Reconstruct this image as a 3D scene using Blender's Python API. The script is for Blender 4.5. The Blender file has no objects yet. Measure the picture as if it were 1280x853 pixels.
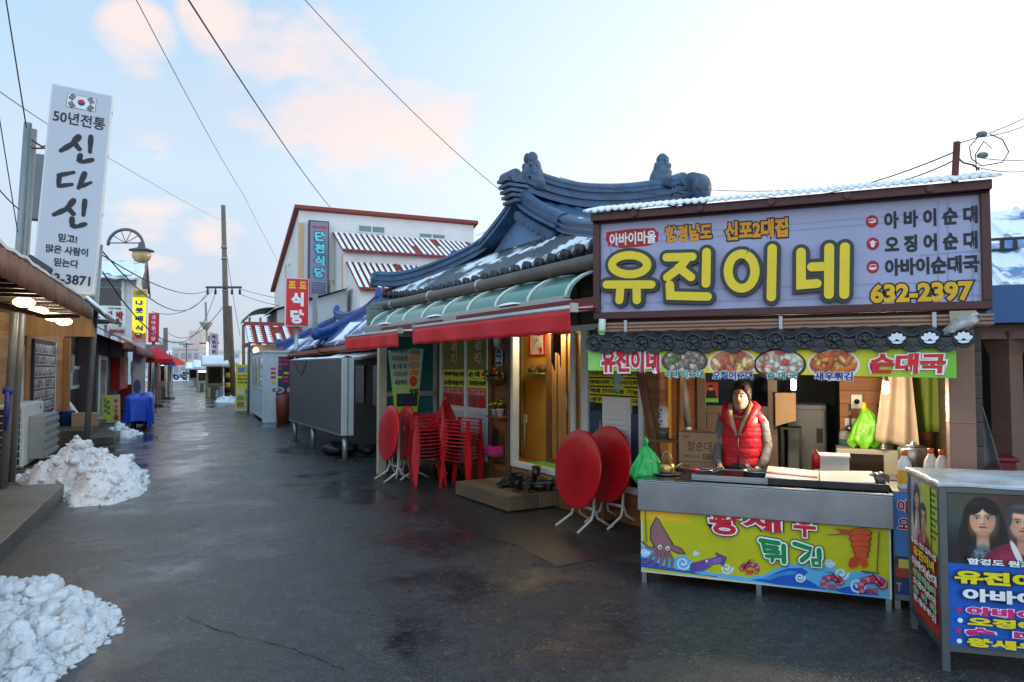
import bpy, bmesh, math, random
from mathutils import Vector, Matrix, noise as mnoise
R = math.radians
random.seed(7)
scn = bpy.context.scene
COL = scn.collection

# ------------------------------------------------------------------ camera
FPX, CX, CY, HORIZ, CAMZ = 900.0, 640.0, 426.5, 460.0, 1.65
PITCH = math.atan((HORIZ - CY) / FPX)
cd = bpy.data.cameras.new('camera'); cam = bpy.data.objects.new('camera', cd); COL.objects.link(cam)
cam.location = (0, 0, CAMZ); cam.rotation_euler = (R(90) + PITCH, 0, 0)
cd.sensor_width = 36; cd.lens = FPX / 1280 * 36; cd.clip_end = 3000; cd.clip_start = 0.05
scn.camera = cam

# ------------------------------------------------------------------ sky
SUN_EL, SUN_AZ = 9.0, 62.0        # azimuth measured to the right of the view axis
wd = bpy.data.worlds.new('World'); scn.world = wd; wd.use_nodes = True
nt = wd.node_tree; nt.nodes.clear()
def wn(t, **k):
    n = nt.nodes.new(t)
    for a, b in k.items(): setattr(n, a, b)
    return n
L = nt.links.new
out = wn('ShaderNodeOutputWorld'); bg = wn('ShaderNodeBackground'); L(bg.outputs[0], out.inputs[0])
sky = wn('ShaderNodeTexSky', sky_type='NISHITA'); sky.sun_disc = False
sky.sun_elevation = R(SUN_EL); sky.sun_rotation = R(SUN_AZ); sky.air_density = 1.0; sky.dust_density = 1.5; sky.ozone_density = 2.0
tc = wn('ShaderNodeTexCoord'); sep = wn('ShaderNodeSeparateXYZ'); L(tc.outputs['Generated'], sep.inputs[0])
def math_(op, a, b=None, c=None):
    n = wn('ShaderNodeMath', operation=op)
    for i, v in enumerate((a, b, c)):
        if v is None: continue
        if isinstance(v, (int, float)): n.inputs[i].default_value = v
        else: L(v, n.inputs[i])
    return n.outputs[0]
def ramp_(fac, stops):
    n = wn('ShaderNodeValToRGB'); cr = n.color_ramp
    while len(cr.elements) < len(stops): cr.elements.new(0.5)
    for e, (p, c) in zip(cr.elements, stops): e.position = p; e.color = (c[0], c[1], c[2], 1)
    L(fac, n.inputs[0]); return n.outputs[0]
def mix_(fac, a, b, mode='MIX'):
    n = wn('ShaderNodeMix', data_type='RGBA', blend_type=mode)
    for s, v in ((n.inputs[0], fac), (n.inputs[6], a), (n.inputs[7], b)):
        if isinstance(v, (int, float)): s.default_value = v
        elif isinstance(v, tuple): s.default_value = (*v, 1)
        else: L(v, s)
    return n.outputs[2]
# thin high overcast: colour by height, brighter towards the low sun on the right
elev = math_('MULTIPLY_ADD', sep.outputs[2], 1.0, 0.0)
hz = ramp_(elev, [(0.0, (5.0, 5.2, 6.2)), (0.10, (5.6, 6.3, 7.5)), (0.25, (5.8, 7.2, 8.6)), (0.45, (4.1, 6.3, 8.4)), (0.7, (3.4, 5.8, 8.4)), (1.0, (5.5, 8.2, 10.8))])
sx = math_('MULTIPLY', sep.outputs[0], math.sin(R(50))); sy = math_('MULTIPLY', sep.outputs[1], math.cos(R(50)))
toward = math_('ADD', sx, sy)
glow = ramp_(math_('MULTIPLY_ADD', toward, 0.5, 0.5), [(0.0, (0, 0, 0)), (0.66, (0, 0, 0)), (0.84, (0.5, 0.5, 0.5)), (0.96, (1, 1, 1))])
base = mix_(glow, hz, (10.6, 10.9, 11.0))
# pink lit clouds and pale gaps
mp = wn('ShaderNodeMapping'); L(tc.outputs['Generated'], mp.inputs[0]); mp.inputs['Scale'].default_value = (1.0, 1.0, 2.2); mp.inputs['Location'].default_value = (0.35, 0.2, 0.05)
nz = wn('ShaderNodeTexNoise'); nz.inputs['Scale'].default_value = 4.5; nz.inputs['Detail'].default_value = 9; nz.inputs['Roughness'].default_value = 0.58; L(mp.outputs[0], nz.inputs[0])
blob = None
for px, py, rad in ((375, 110, .12), (440, 140, .13), (520, 175, .12), (165, 42, .05), (265, 15, .05), (190, 265, .10), (250, 300, .09)):
    d_ = Vector(((px - CX) / FPX, 1, (HORIZ - py) / FPX)).normalized(); v = wn('ShaderNodeVectorMath', operation='DISTANCE'); L(tc.outputs['Generated'], v.inputs[0]); v.inputs[1].default_value = d_
    q = math_('MAXIMUM', math_('SUBTRACT', 1.0, math_('DIVIDE', v.outputs['Value'], rad)), 0.0); blob = q if blob is None else math_('MAXIMUM', blob, q)
cm = ramp_(math_('MULTIPLY_ADD', math_('SUBTRACT', nz.outputs[0], 0.5), 4.2, math_('MULTIPLY', blob, 0.74)), [(0.0, (0, 0, 0)), (0.30, (0, 0, 0)), (0.62, (0.5,) * 3), (1.0, (0.85,) * 3)])
cmask = math_('MULTIPLY', cm, ramp_(blob, [(0, (0.08,) * 3), (0.25, (1, 1, 1))]))
cl = mix_(cmask, base, (9.8, 7.7, 6.9))
nz2 = wn('ShaderNodeTexNoise'); nz2.inputs['Scale'].default_value = 2.1; nz2.inputs['Detail'].default_value = 5; L(mp.outputs[0], nz2.inputs[0])
gm = ramp_(nz2.outputs[0], [(0.0, (0, 0, 0)), (0.52, (0, 0, 0)), (0.72, (0.55,) * 3)])
lowm = ramp_(elev, [(0.0, (1, 1, 1)), (0.32, (0.9,) * 3), (0.5, (0, 0, 0))])
cl2 = mix_(math_('MULTIPLY', math_('MULTIPLY', gm, lowm), math_('SUBTRACT', 1.0, math_('MULTIPLY', glow, 0.95))), cl, (6.0, 6.3, 7.6))
# sky behind the viewer is brightened, added fill light for the facades
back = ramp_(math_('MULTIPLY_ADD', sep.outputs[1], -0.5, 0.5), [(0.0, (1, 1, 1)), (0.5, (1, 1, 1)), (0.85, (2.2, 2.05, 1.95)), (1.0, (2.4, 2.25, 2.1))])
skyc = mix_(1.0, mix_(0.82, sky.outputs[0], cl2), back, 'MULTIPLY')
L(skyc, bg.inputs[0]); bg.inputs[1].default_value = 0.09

sd = bpy.data.lights.new('sun', 'SUN'); sun = bpy.data.objects.new('sun', sd); COL.objects.link(sun)
sd.energy = 0.7; sd.angle = R(14); sd.color = (1.0, 0.9, 0.8)
sdir = Vector((math.sin(R(SUN_AZ)) * math.cos(R(SUN_EL)), math.cos(R(SUN_AZ)) * math.cos(R(SUN_EL)), math.sin(R(SUN_EL))))
sun.rotation_euler = (-sdir).to_track_quat('-Z', 'Y').to_euler()

vs = scn.view_settings; vs.view_transform = 'Standard'; vs.look = 'None'; vs.gamma = 1; vs.use_curve_mapping = False
vs.exposure = 0.58
scn.cycles.max_bounces = 6; scn.cycles.use_denoising = True
scn.cycles.sample_clamp_indirect = 6

# ------------------------------------------------------------------ geometry of the view: pixel <-> place
def ray(px, py):
    u = (px - CX) / FPX; v = (CY - py) / FPX
    return Vector((u, math.cos(PITCH) - v * math.sin(PITCH), math.sin(PITCH) + v * math.cos(PITCH)))
def P(px, py, Y):
    d = ray(px, py); d = d * (Y / d.y); return Vector((d.x, d.y, d.z + CAMZ))
def G(px, py, z=0.0):
    d = ray(px, py); t = (z - CAMZ) / d.z; return Vector((d.x * t, d.y * t, z))
DS = Vector((-.41, .912, 0)).normalized(); NR = Vector((DS.y, -DS.x, 0)); S0 = Vector((-4.3, 6.1, 0))
def ST(s, r, z=0.0): return S0 + DS * s + NR * r + Vector((0, 0, z))
def s_at(px, r):          # distance along the street of the picture column px on the line r
    u = (px - CX) / FPX; o = S0 + NR * r
    return (u * o.y - o.x) / (DS.x - u * DS.y)
class F:
    def __init__(s, o, deg):
        s.o = Vector(o); s.a = R(deg); s.x = Vector((math.cos(s.a), math.sin(s.a), 0)); s.y = Vector((-s.x.y, s.x.x, 0))
    def w(s, x, y, z=0): return s.o + s.x * x + s.y * y + Vector((0, 0, z))
    def hit(s, px, py, yo=0.0):     # picture point on the plane local y = yo -> local (x, z)
        d = ray(px, py); c = Vector((0, 0, CAMZ)); o = s.o + s.y * yo
        t = (o - c).dot(s.y) / d.dot(s.y); p = c + d * t
        return (p - s.o).dot(s.x), p.z - s.o.z
W = F((0, 9.8, 0), -60)          # main restaurant front
T = F((1.0, 5.62, 0), -22.8)     # street stall front
DEG_L, DEG_R, DEG_P = 114.2, -65.8, 24.2

# ------------------------------------------------------------------ materials
def lin(c):
    c = c / 255.0
    return c / 12.92 if c <= 0.04045 else ((c + 0.055) / 1.055) ** 2.4
MC = {}
def M(name, rgb, rough=0.6, metal=0.0, var=0.18, vs_=6.0, bump=0.0, bs=40.0, dirt=None, dirt_amt=0.0, alpha=None, trans=0.0, emit=0.0, sss=0.0, spec=0.5):
    if name in MC: return MC[name]
    m = bpy.data.materials.new(name); m.use_nodes = True; n = m.node_tree.nodes; l = m.node_tree.links
    b = n['Principled BSDF']; c = tuple(lin(v) for v in rgb)
    b.inputs['Roughness'].default_value = rough; b.inputs['Metallic'].default_value = metal
    b.inputs['Specular IOR Level'].default_value = spec
    tcn = n.new('ShaderNodeTexCoord')
    if var > 0:
        nn = n.new('ShaderNodeTexNoise'); nn.inputs['Scale'].default_value = vs_; nn.inputs['Detail'].default_value = 6; nn.inputs['Roughness'].default_value = 0.65
        l.new(tcn.outputs['Object'], nn.inputs[0])
        r = n.new('ShaderNodeValToRGB'); r.color_ramp.elements[0].position = 0.3; r.color_ramp.elements[1].position = 0.7
        r.color_ramp.elements[0].color = (*[v * (1 - var) for v in c], 1); r.color_ramp.elements[1].color = (*[min(1, v * (1 + var * 0.6)) for v in c], 1)
        l.new(nn.outputs[0], r.inputs[0]); colout = r.outputs[0]
        if dirt:
            n2 = n.new('ShaderNodeTexNoise'); n2.inputs['Scale'].default_value = vs_ * 0.6; n2.inputs['Detail'].default_value = 9; n2.inputs['Roughness'].default_value = 0.75
            mpn = n.new('ShaderNodeMapping'); mpn.inputs['Location'].default_value = (3.1, 1.7, 5.2); l.new(tcn.outputs['Object'], mpn.inputs[0]); l.new(mpn.outputs[0], n2.inputs[0])
            r2 = n.new('ShaderNodeValToRGB'); r2.color_ramp.elements[0].position = 0.48; r2.color_ramp.elements[1].position = 0.72
            r2.color_ramp.elements[0].color = (0, 0, 0, 1); r2.color_ramp.elements[1].color = (dirt_amt,) * 3 + (1,)
            l.new(n2.outputs[0], r2.inputs[0])
            mx = n.new('ShaderNodeMix'); mx.data_type = 'RGBA'; l.new(r2.outputs[0], mx.inputs[0]); l.new(colout, mx.inputs[6]); mx.inputs[7].default_value = (*[lin(v) for v in dirt], 1)
            colout = mx.outputs[2]
        l.new(colout, b.inputs['Base Color'])
        mr = n.new('ShaderNodeMapRange'); mr.inputs[3].default_value = max(0, rough - 0.12); mr.inputs[4].default_value = min(1, rough + 0.12); l.new(nn.outputs[0], mr.inputs[0]); l.new(mr.outputs[0], b.inputs['Roughness'])
    else:
        b.inputs['Base Color'].default_value = (*c, 1)
    if bump > 0:
        nb = n.new('ShaderNodeTexNoise'); nb.inputs['Scale'].default_value = bs; nb.inputs['Detail'].default_value = 5; l.new(tcn.outputs['Object'], nb.inputs[0])
        bm_ = n.new('ShaderNodeBump'); bm_.inputs['Strength'].default_value = bump; bm_.inputs['Distance'].default_value = 0.02; l.new(nb.outputs[0], bm_.inputs['Height']); l.new(bm_.outputs[0], b.inputs['Normal'])
    if alpha is not None: b.inputs['Alpha'].default_value = alpha
    if trans: b.inputs['Transmission Weight'].default_value = trans
    if sss: b.inputs['Subsurface Weight'].default_value = sss; b.inputs['Subsurface Radius'].default_value = (0.04, 0.05, 0.06); b.inputs['Subsurface Scale'].default_value = 0.5
    if emit:
        b.inputs['Emission Color'].default_value = (*c, 1); b.inputs['Emission Strength'].default_value = emit
    MC[name] = m; return m
def PRT(rgb): return M('print_%d_%d_%d' % rgb, rgb, 0.5, var=0.13, vs_=4.0, spec=0.35)
def WOOD(name, c1, c2, plank=0.12, axis='Z', rough=0.55, grain='X', bump=0.35):
    """boards stacked along axis, grain running along the other one"""
    if name in MC: return MC[name]
    m = bpy.data.materials.new(name); m.use_nodes = True; n = m.node_tree.nodes; l = m.node_tree.links; b = n['Principled BSDF']
    tcn = n.new('ShaderNodeTexCoord'); se = n.new('ShaderNodeSeparateXYZ'); l.new(tcn.outputs['Object'], se.inputs[0])
    d = n.new('ShaderNodeMath'); d.operation = 'DIVIDE'; l.new(se.outputs[axis], d.inputs[0]); d.inputs[1].default_value = plank
    fl = n.new('ShaderNodeMath'); fl.operation = 'FLOOR'; l.new(d.outputs[0], fl.inputs[0])
    fr = n.new('ShaderNodeMath'); fr.operation = 'FRACT'; l.new(d.outputs[0], fr.inputs[0])
    wn_ = n.new('ShaderNodeTexWhiteNoise'); wn_.noise_dimensions = '1D'; l.new(fl.outputs[0], wn_.inputs['W'])
    mp_ = n.new('ShaderNodeMapping'); sc = {'X': (1.2, 14, 14), 'Z': (14, 14, 1.2), 'Y': (14, 1.2, 14)}[grain]; mp_.inputs['Scale'].default_value = sc
    ad = n.new('ShaderNodeVectorMath'); ad.operation = 'ADD'; l.new(tcn.outputs['Object'], ad.inputs[0]); l.new(wn_.outputs['Color'], ad.inputs[1]); l.new(ad.outputs[0], mp_.inputs[0])
    no = n.new('ShaderNodeTexNoise'); no.inputs['Scale'].default_value = 1.6; no.inputs['Detail'].default_value = 8; no.inputs['Roughness'].default_value = 0.7; l.new(mp_.outputs[0], no.inputs[0])
    sm = n.new('ShaderNodeMath'); sm.operation = 'MULTIPLY_ADD'; l.new(wn_.outputs['Value'], sm.inputs[0]); sm.inputs[1].default_value = 0.35; 
    sb = n.new('ShaderNodeMath'); sb.operation = 'MULTIPLY_ADD'; l.new(no.outputs[0], sb.inputs[0]); sb.inputs[1].default_value = 0.9; sb.inputs[2].default_value = -0.1; l.new(sb.outputs[0], sm.inputs[2])
    r = n.new('ShaderNodeValToRGB'); r.color_ramp.elements[0].position = 0.2; r.color_ramp.elements[1].position = 0.85
    r.color_ramp.elements[0].color = (*[lin(v) for v in c1], 1); r.color_ramp.elements[1].color = (*[lin(v) for v in c2], 1); l.new(sm.outputs[0], r.inputs[0])
    l.new(r.outputs[0], b.inputs['Base Color']); b.inputs['Roughness'].default_value = rough
    pg = n.new('ShaderNodeMath'); pg.operation = 'PINGPONG'; l.new(fr.outputs[0], pg.inputs[0]); pg.inputs[1].default_value = 0.5
    gr = n.new('ShaderNodeMapRange'); l.new(pg.outputs[0], gr.inputs[0]); gr.inputs[1].default_value = 0.0; gr.inputs[2].default_value = 0.06
    hs = n.new('ShaderNodeMath'); hs.operation = 'MULTIPLY_ADD'; l.new(no.outputs[0], hs.inputs[0]); hs.inputs[1].default_value = 0.15; l.new(gr.outputs[0], hs.inputs[2])
    bm_ = n.new('ShaderNodeBump'); bm_.inputs['Strength'].default_value = bump; bm_.inputs['Distance'].default_value = 0.02; l.new(hs.outputs[0], bm_.inputs['Height']); l.new(bm_.outputs[0], b.inputs['Normal'])
    MC[name] = m; return m
def SNOWY(name, rgb, amt=0.5, scale=2.5, rough=0.6, stretch=(1, 1, 1), var=0.3, seed=0.0):
    """painted or tiled surface with patches of lying snow"""
    if name in MC: return MC[name]
    m = M(name, rgb, rough, var=var, vs_=7.0, bump=0.15, bs=25); n = m.node_tree.nodes; l = m.node_tree.links; b = n['Principled BSDF']
    src = b.inputs['Base Color'].links[0].from_socket
    tcn = n.new('ShaderNodeTexCoord'); mp_ = n.new('ShaderNodeMapping'); mp_.inputs['Scale'].default_value = stretch; mp_.inputs['Location'].default_value = (seed, seed * 1.3, seed * .7); l.new(tcn.outputs['Object'], mp_.inputs[0])
    no = n.new('ShaderNodeTexNoise'); no.inputs['Scale'].default_value = scale; no.inputs['Detail'].default_value = 7; no.inputs['Roughness'].default_value = 0.6; l.new(mp_.outputs[0], no.inputs[0])
    r = n.new('ShaderNodeValToRGB'); p = 0.5 - (amt - 0.5) * 0.5; r.color_ramp.elements[0].position = p - 0.02; r.color_ramp.elements[1].position = p + 0.03; l.new(no.outputs[0], r.inputs[0])
    mx = n.new('ShaderNodeMix'); mx.data_type = 'RGBA'; l.new(r.outputs[0], mx.inputs[0]); l.new(src, mx.inputs[6]); mx.inputs[7].default_value = (0.80, 0.83, 0.88, 1); l.new(mx.outputs[2], b.inputs['Base Color'])
    return m
def FOOD(name, cols, scale=16):
    if name in MC: return MC[name]
    m = bpy.data.materials.new(name); m.use_nodes = True; n = m.node_tree.nodes; l = m.node_tree.links; b = n['Principled BSDF']
    tcn = n.new('ShaderNodeTexCoord')
    no = n.new('ShaderNodeTexNoise'); no.inputs['Scale'].default_value = scale * 0.6; no.inputs['Detail'].default_value = 3
    l.new(tcn.outputs['Object'], no.inputs[0])
    vo = n.new('ShaderNodeTexVoronoi'); vo.inputs['Scale'].default_value = scale
    mv = n.new('ShaderNodeMix'); mv.data_type = 'RGBA'; mv.inputs[0].default_value = 0.25; l.new(tcn.outputs['Object'], mv.inputs[6]); l.new(no.outputs['Color'], mv.inputs[7]); l.new(mv.outputs[2], vo.inputs[0])
    bw = n.new('ShaderNodeSeparateColor'); l.new(vo.outputs['Color'], bw.inputs[0])
    r = n.new('ShaderNodeValToRGB'); cr = r.color_ramp
    while len(cr.elements) < len(cols): cr.elements.new(0.5)
    for i, (e, c) in enumerate(zip(cr.elements, cols)): e.position = i / (len(cols) - 1); e.color = (*[lin(v) for v in c], 1)
    l.new(bw.outputs[0], r.inputs[0])
    mx = n.new('ShaderNodeMix'); mx.data_type = 'RGBA'; mx.blend_type = 'MULTIPLY'; mx.inputs[0].default_value = 0.35; l.new(r.outputs[0], mx.inputs[6])
    r2 = n.new('ShaderNodeValToRGB'); r2.color_ramp.elements[0].position = 0.0; r2.color_ramp.elements[0].color = (1, 1, 1, 1); r2.color_ramp.elements[1].position = 0.7; r2.color_ramp.elements[1].color = (0.15, 0.1, 0.08, 1)
    l.new(vo.outputs['Distance'], r2.inputs[0]); l.new(r2.outputs[0], mx.inputs[7]); l.new(mx.outputs[2], b.inputs['Base Color']); b.inputs['Roughness'].default_value = 0.5
    MC[name] = m; return m
def GLASS(name, tint=(200, 215, 210), alpha=0.25, rough=0.05):
    if name in MC: return MC[name]
    m = bpy.data.materials.new(name); m.use_nodes = True; n = m.node_tree.nodes; l = m.node_tree.links; n.clear()
    o = n.new('ShaderNodeOutputMaterial'); t = n.new('ShaderNodeBsdfTransparent'); g = n.new('ShaderNodeBsdfPrincipled'); mx = n.new('ShaderNodeMixShader')
    t.inputs[0].default_value = (*[lin(v) for v in tint], 1); g.inputs['Base Color'].default_value = (*[lin(v) * 0.25 for v in tint], 1); g.inputs['Roughness'].default_value = rough
    fr = n.new('ShaderNodeFresnel'); fr.inputs[0].default_value = 1.45; ad = n.new('ShaderNodeMath'); ad.operation = 'ADD'; ad.use_clamp = True; l.new(fr.outputs[0], ad.inputs[0]); ad.inputs[1].default_value = alpha
    l.new(ad.outputs[0], mx.inputs[0]); l.new(t.outputs[0], mx.inputs[1]); l.new(g.outputs[0], mx.inputs[2]); l.new(mx.outputs[0], o.inputs[0])
    MC[name] = m; return m

# ------------------------------------------------------------------ objects
def link(name, data, parent=None):
    o = bpy.data.objects.new(name, data); COL.objects.link(o)
    if parent is not None: o.parent = parent
    return o
def tag(o, label=None, cat=None, group=None, kind=None):
    if label: o['label'] = label
    if cat: o['category'] = cat
    if group: o['group'] = group
    if kind: o['kind'] = kind
    return o
def thing(name, label, cat, loc=(0, 0, 0), rz=0.0, group=None, tilt=None):
    o = link(name, None); o.empty_display_size = 0.1; o.location = loc
    o.rotation_euler = (R(tilt[0]), R(tilt[1]), R(rz)) if tilt else (0, 0, R(rz))
    return tag(o, label, cat, group)
def copy_tree(o, parent=None):
    c = o.copy(); COL.objects.link(c)
    if parent is not None: c.parent = parent
    for ch in list(o.children): copy_tree(ch, c)
    return c

class MB:
    """collects shapes into ONE mesh; .m is the current material slot"""
    def __init__(s): s.v = []; s.f = []; s.fm = []; s.sm = []; s.m = 0; s.smooth = False
    def add(s, verts, faces, smooth=None):
        k = len(s.v); s.v += [tuple(v) for v in verts]
        for f in faces: s.f.append(tuple(k + i for i in f)); s.fm.append(s.m); s.sm.append(s.smooth if smooth is None else smooth)
        return s
    def box(s, c, d, rot=None):
        hx, hy, hz = d[0] / 2, d[1] / 2, d[2] / 2
        vs_ = [Vector((x, y, z)) for z in (-hz, hz) for y in (-hy, hy) for x in (-hx, hx)]
        if rot is not None: vs_ = [rot @ v for v in vs_]
        c = Vector(c)
        return s.add([v + c for v in vs_], [(0, 2, 3, 1), (4, 5, 7, 6), (0, 1, 5, 4), (2, 6, 7, 3), (0, 4, 6, 2), (1, 3, 7, 5)])
    def b(s, x0, x1, y0, y1, z0, z1): return s.box(((x0 + x1) / 2, (y0 + y1) / 2, (z0 + z1) / 2), (x1 - x0, y1 - y0, z1 - z0))
    def tube(s, pts, r, n=8, cap=True, smooth=True):
        pts = [Vector(p) for p in pts]; rs = r if isinstance(r, (list, tuple)) else [r] * len(pts)
        vs_ = []; up = None
        for i, p in enumerate(pts):
            t = (pts[min(i + 1, len(pts) - 1)] - pts[max(i - 1, 0)]).normalized()
            if up is None:
                up = Vector((0, 0, 1)) if abs(t.z) < 0.9 else Vector((1, 0, 0))
            a = t.cross(up).normalized(); up = a.cross(t).normalized()
            for k in range(n):
                th = 2 * math.pi * k / n; vs_.append(p + (a * math.cos(th) + up * math.sin(th)) * rs[i])
        fs = [(i * n + k, i * n + (k + 1) % n, (i + 1) * n + (k + 1) % n, (i + 1) * n + k) for i in range(len(pts) - 1) for k in range(n)]
        s.add(vs_, fs, smooth)
        if cap:
            j = len(s.v) - len(vs_)
            s.f.append(tuple(j + k for k in reversed(range(n)))); s.fm.append(s.m); s.sm.append(False)
            j += (len(pts) - 1) * n
            s.f.append(tuple(j + k for k in range(n))); s.fm.append(s.m); s.sm.append(False)
        return s
    def lathe(s, prof, c=(0, 0, 0), n=24, axis='Z', smooth=True, arc=1.0, cap=True):
        vs_ = []; c = Vector(c)
        for (r, z) in prof:
            for k in range(n):
                th = 2 * math.pi * arc * k / n; x, y = r * math.cos(th), r * math.sin(th)
                vs_.append(c + (Vector((x, y, z)) if axis == 'Z' else Vector((x, z, y)) if axis == 'Y' else Vector((z, x, y))))
        fs = [(i * n + k, i * n + (k + 1) % n, (i + 1) * n + (k + 1) % n, (i + 1) * n + k) for i in range(len(prof) - 1) for k in range(n)]
        s.add(vs_, fs, smooth)
        if cap:
            j = len(s.v) - len(vs_)
            s.f.append(tuple(j + k for k in reversed(range(n)))); s.fm.append(s.m); s.sm.append(False)
            j += (len(prof) - 1) * n
            s.f.append(tuple(j + k for k in range(n))); s.fm.append(s.m); s.sm.append(False)
        return s
    def prism(s, pts, y0, y1):          # outline in x,z extruded along y
        n = len(pts); vs_ = [(p[0], y0, p[1]) for p in pts] + [(p[0], y1, p[1]) for p in pts]
        return s.add(vs_, [tuple(range(n)), tuple(reversed(range(n, 2 * n)))] + [(i, i + n, (i + 1) % n + n, (i + 1) % n) for i in range(n)])
    def prismz(s, pts, z0, z1):
        n = len(pts); vs_ = [(p[0], p[1], z0) for p in pts] + [(p[0], p[1], z1) for p in pts]
        return s.add(vs_, [tuple(reversed(range(n))), tuple(range(n, 2 * n))] + [(i, (i + 1) % n, (i + 1) % n + n, i + n) for i in range(n)])
    def prismx(s, pts, x0, x1):         # outline in y,z extruded along x
        n = len(pts); vs_ = [(x0, p[0], p[1]) for p in pts] + [(x1, p[0], p[1]) for p in pts]
        return s.add(vs_, [tuple(range(n)), tuple(reversed(range(n, 2 * n)))] + [(i, i + n, (i + 1) % n + n, (i + 1) % n) for i in range(n)])
    def grid(s, fn, nu, nv, thick=0.0, smooth=True):
        pts = [Vector(fn(i / nu, j / nv)) for j in range(nv + 1) for i in range(nu + 1)]
        q = [(j * (nu + 1) + i, j * (nu + 1) + i + 1, (j + 1) * (nu + 1) + i + 1, (j + 1) * (nu + 1) + i) for j in range(nv) for i in range(nu)]
        if not thick: return s.add(pts, q, smooth)
        nn = [Vector() for _ in pts]
        for f in q:
            a = (pts[f[2]] - pts[f[0]]).cross(pts[f[3]] - pts[f[1]])
            for i in f: nn[i] += a
        bk = [p - v.normalized() * thick if v.length > 1e-12 else p for p, v in zip(pts, nn)]; N = len(pts)
        s.add(pts + bk, q + [tuple(N + i for i in reversed(f)) for f in q], smooth)
        ring = [i for i in range(nu + 1)] + [j * (nu + 1) + nu for j in range(1, nv + 1)] + [nv * (nu + 1) + i for i in range(nu - 1, -1, -1)] + [j * (nu + 1) for j in range(nv - 1, 0, -1)]
        k = len(s.v) - 2 * N
        for a, b_ in zip(ring, ring[1:] + ring[:1]): s.f.append((k + b_, k + a, k + a + N, k + b_ + N)); s.fm.append(s.m); s.sm.append(False)
        return s
    def sphere(s, c, r, n=12, sc=(1, 1, 1)):
        prof = [(max(1e-4, math.sin(math.pi * i / n)) * r, -math.cos(math.pi * i / n) * r) for i in range(n + 1)]
        k = len(s.v); s.lathe(prof, (0, 0, 0), n * 2, cap=False)
        for i in range(k, len(s.v)): v = s.v[i]; s.v[i] = (v[0] * sc[0] + c[0], v[1] * sc[1] + c[1], v[2] * sc[2] + c[2])
        return s
    def flat(s, pts, y):                # 2D polygon (x,z) facing -y
        a = sum(pts[i][0] * pts[(i + 1) % len(pts)][1] - pts[(i + 1) % len(pts)][0] * pts[i][1] for i in range(len(pts)))
        if a < 0: pts = list(reversed(pts))
        return s.add([(p[0], y, p[1]) for p in pts], [tuple(range(len(pts)))])
    def xf(s, m, k=0):
        for i in range(k, len(s.v)): s.v[i] = tuple(m @ Vector(s.v[i]))
        return s
    def build(s, name, mats, parent=None, bevel=0.0, seg=2):
        me = bpy.data.meshes.new(name); me.from_pydata(s.v, [], s.f)
        if not isinstance(mats, (list, tuple)): mats = [mats]
        for m in mats: me.materials.append(m)
        me.polygons.foreach_set('material_index', s.fm); me.polygons.foreach_set('use_smooth', s.sm); me.update()
        o = link(name, me, parent)
        if bevel:
            bv = o.modifiers.new('bevel', 'BEVEL'); bv.width = bevel; bv.segments = seg; bv.limit_method = 'ANGLE'; bv.angle_limit = R(40)
        return o

def arc(cx, cz, rx, rz, a0=0, a1=360, n=28):
    full = abs(a1 - a0) >= 360
    return [(cx + rx * math.cos(R(a0 + (a1 - a0) * i / (n if full else n - 1))), cz + rz * math.sin(R(a0 + (a1 - a0) * i / (n if full else n - 1)))) for i in range(n)]
def ribbon(pts, w, n=7):
    """outline of a brush stroke with round ends; w may vary along it"""
    pts = [Vector((p[0], p[1])) for p in pts]; ws = w if isinstance(w, (list, tuple)) else [w] * len(pts)
    l_, r_ = [], []
    for i, p in enumerate(pts):
        t = (pts[min(i + 1, len(pts) - 1)] - pts[max(i - 1, 0)]).normalized(); nn = Vector((-t.y, t.x))
        l_.append(p + nn * ws[i] / 2); r_.append(p - nn * ws[i] / 2)
    t0 = (pts[1] - pts[0]).normalized(); t1 = (pts[-1] - pts[-2]).normalized()
    a1 = math.atan2(t1.y, t1.x); a0 = math.atan2(t0.y, t0.x)
    c1 = [pts[-1] + Vector((math.cos(a1 + math.pi / 2 - math.pi * k / n), math.sin(a1 + math.pi / 2 - math.pi * k / n))) * ws[-1] / 2 for k in range(1, n)]
    c0 = [pts[0] + Vector((math.cos(a0 - math.pi / 2 - math.pi * k / n), math.sin(a0 - math.pi / 2 - math.pi * k / n))) * ws[0] / 2 for k in range(1, n)]
    return [tuple(p) for p in l_ + c1 + list(reversed(r_)) + c0]

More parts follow.
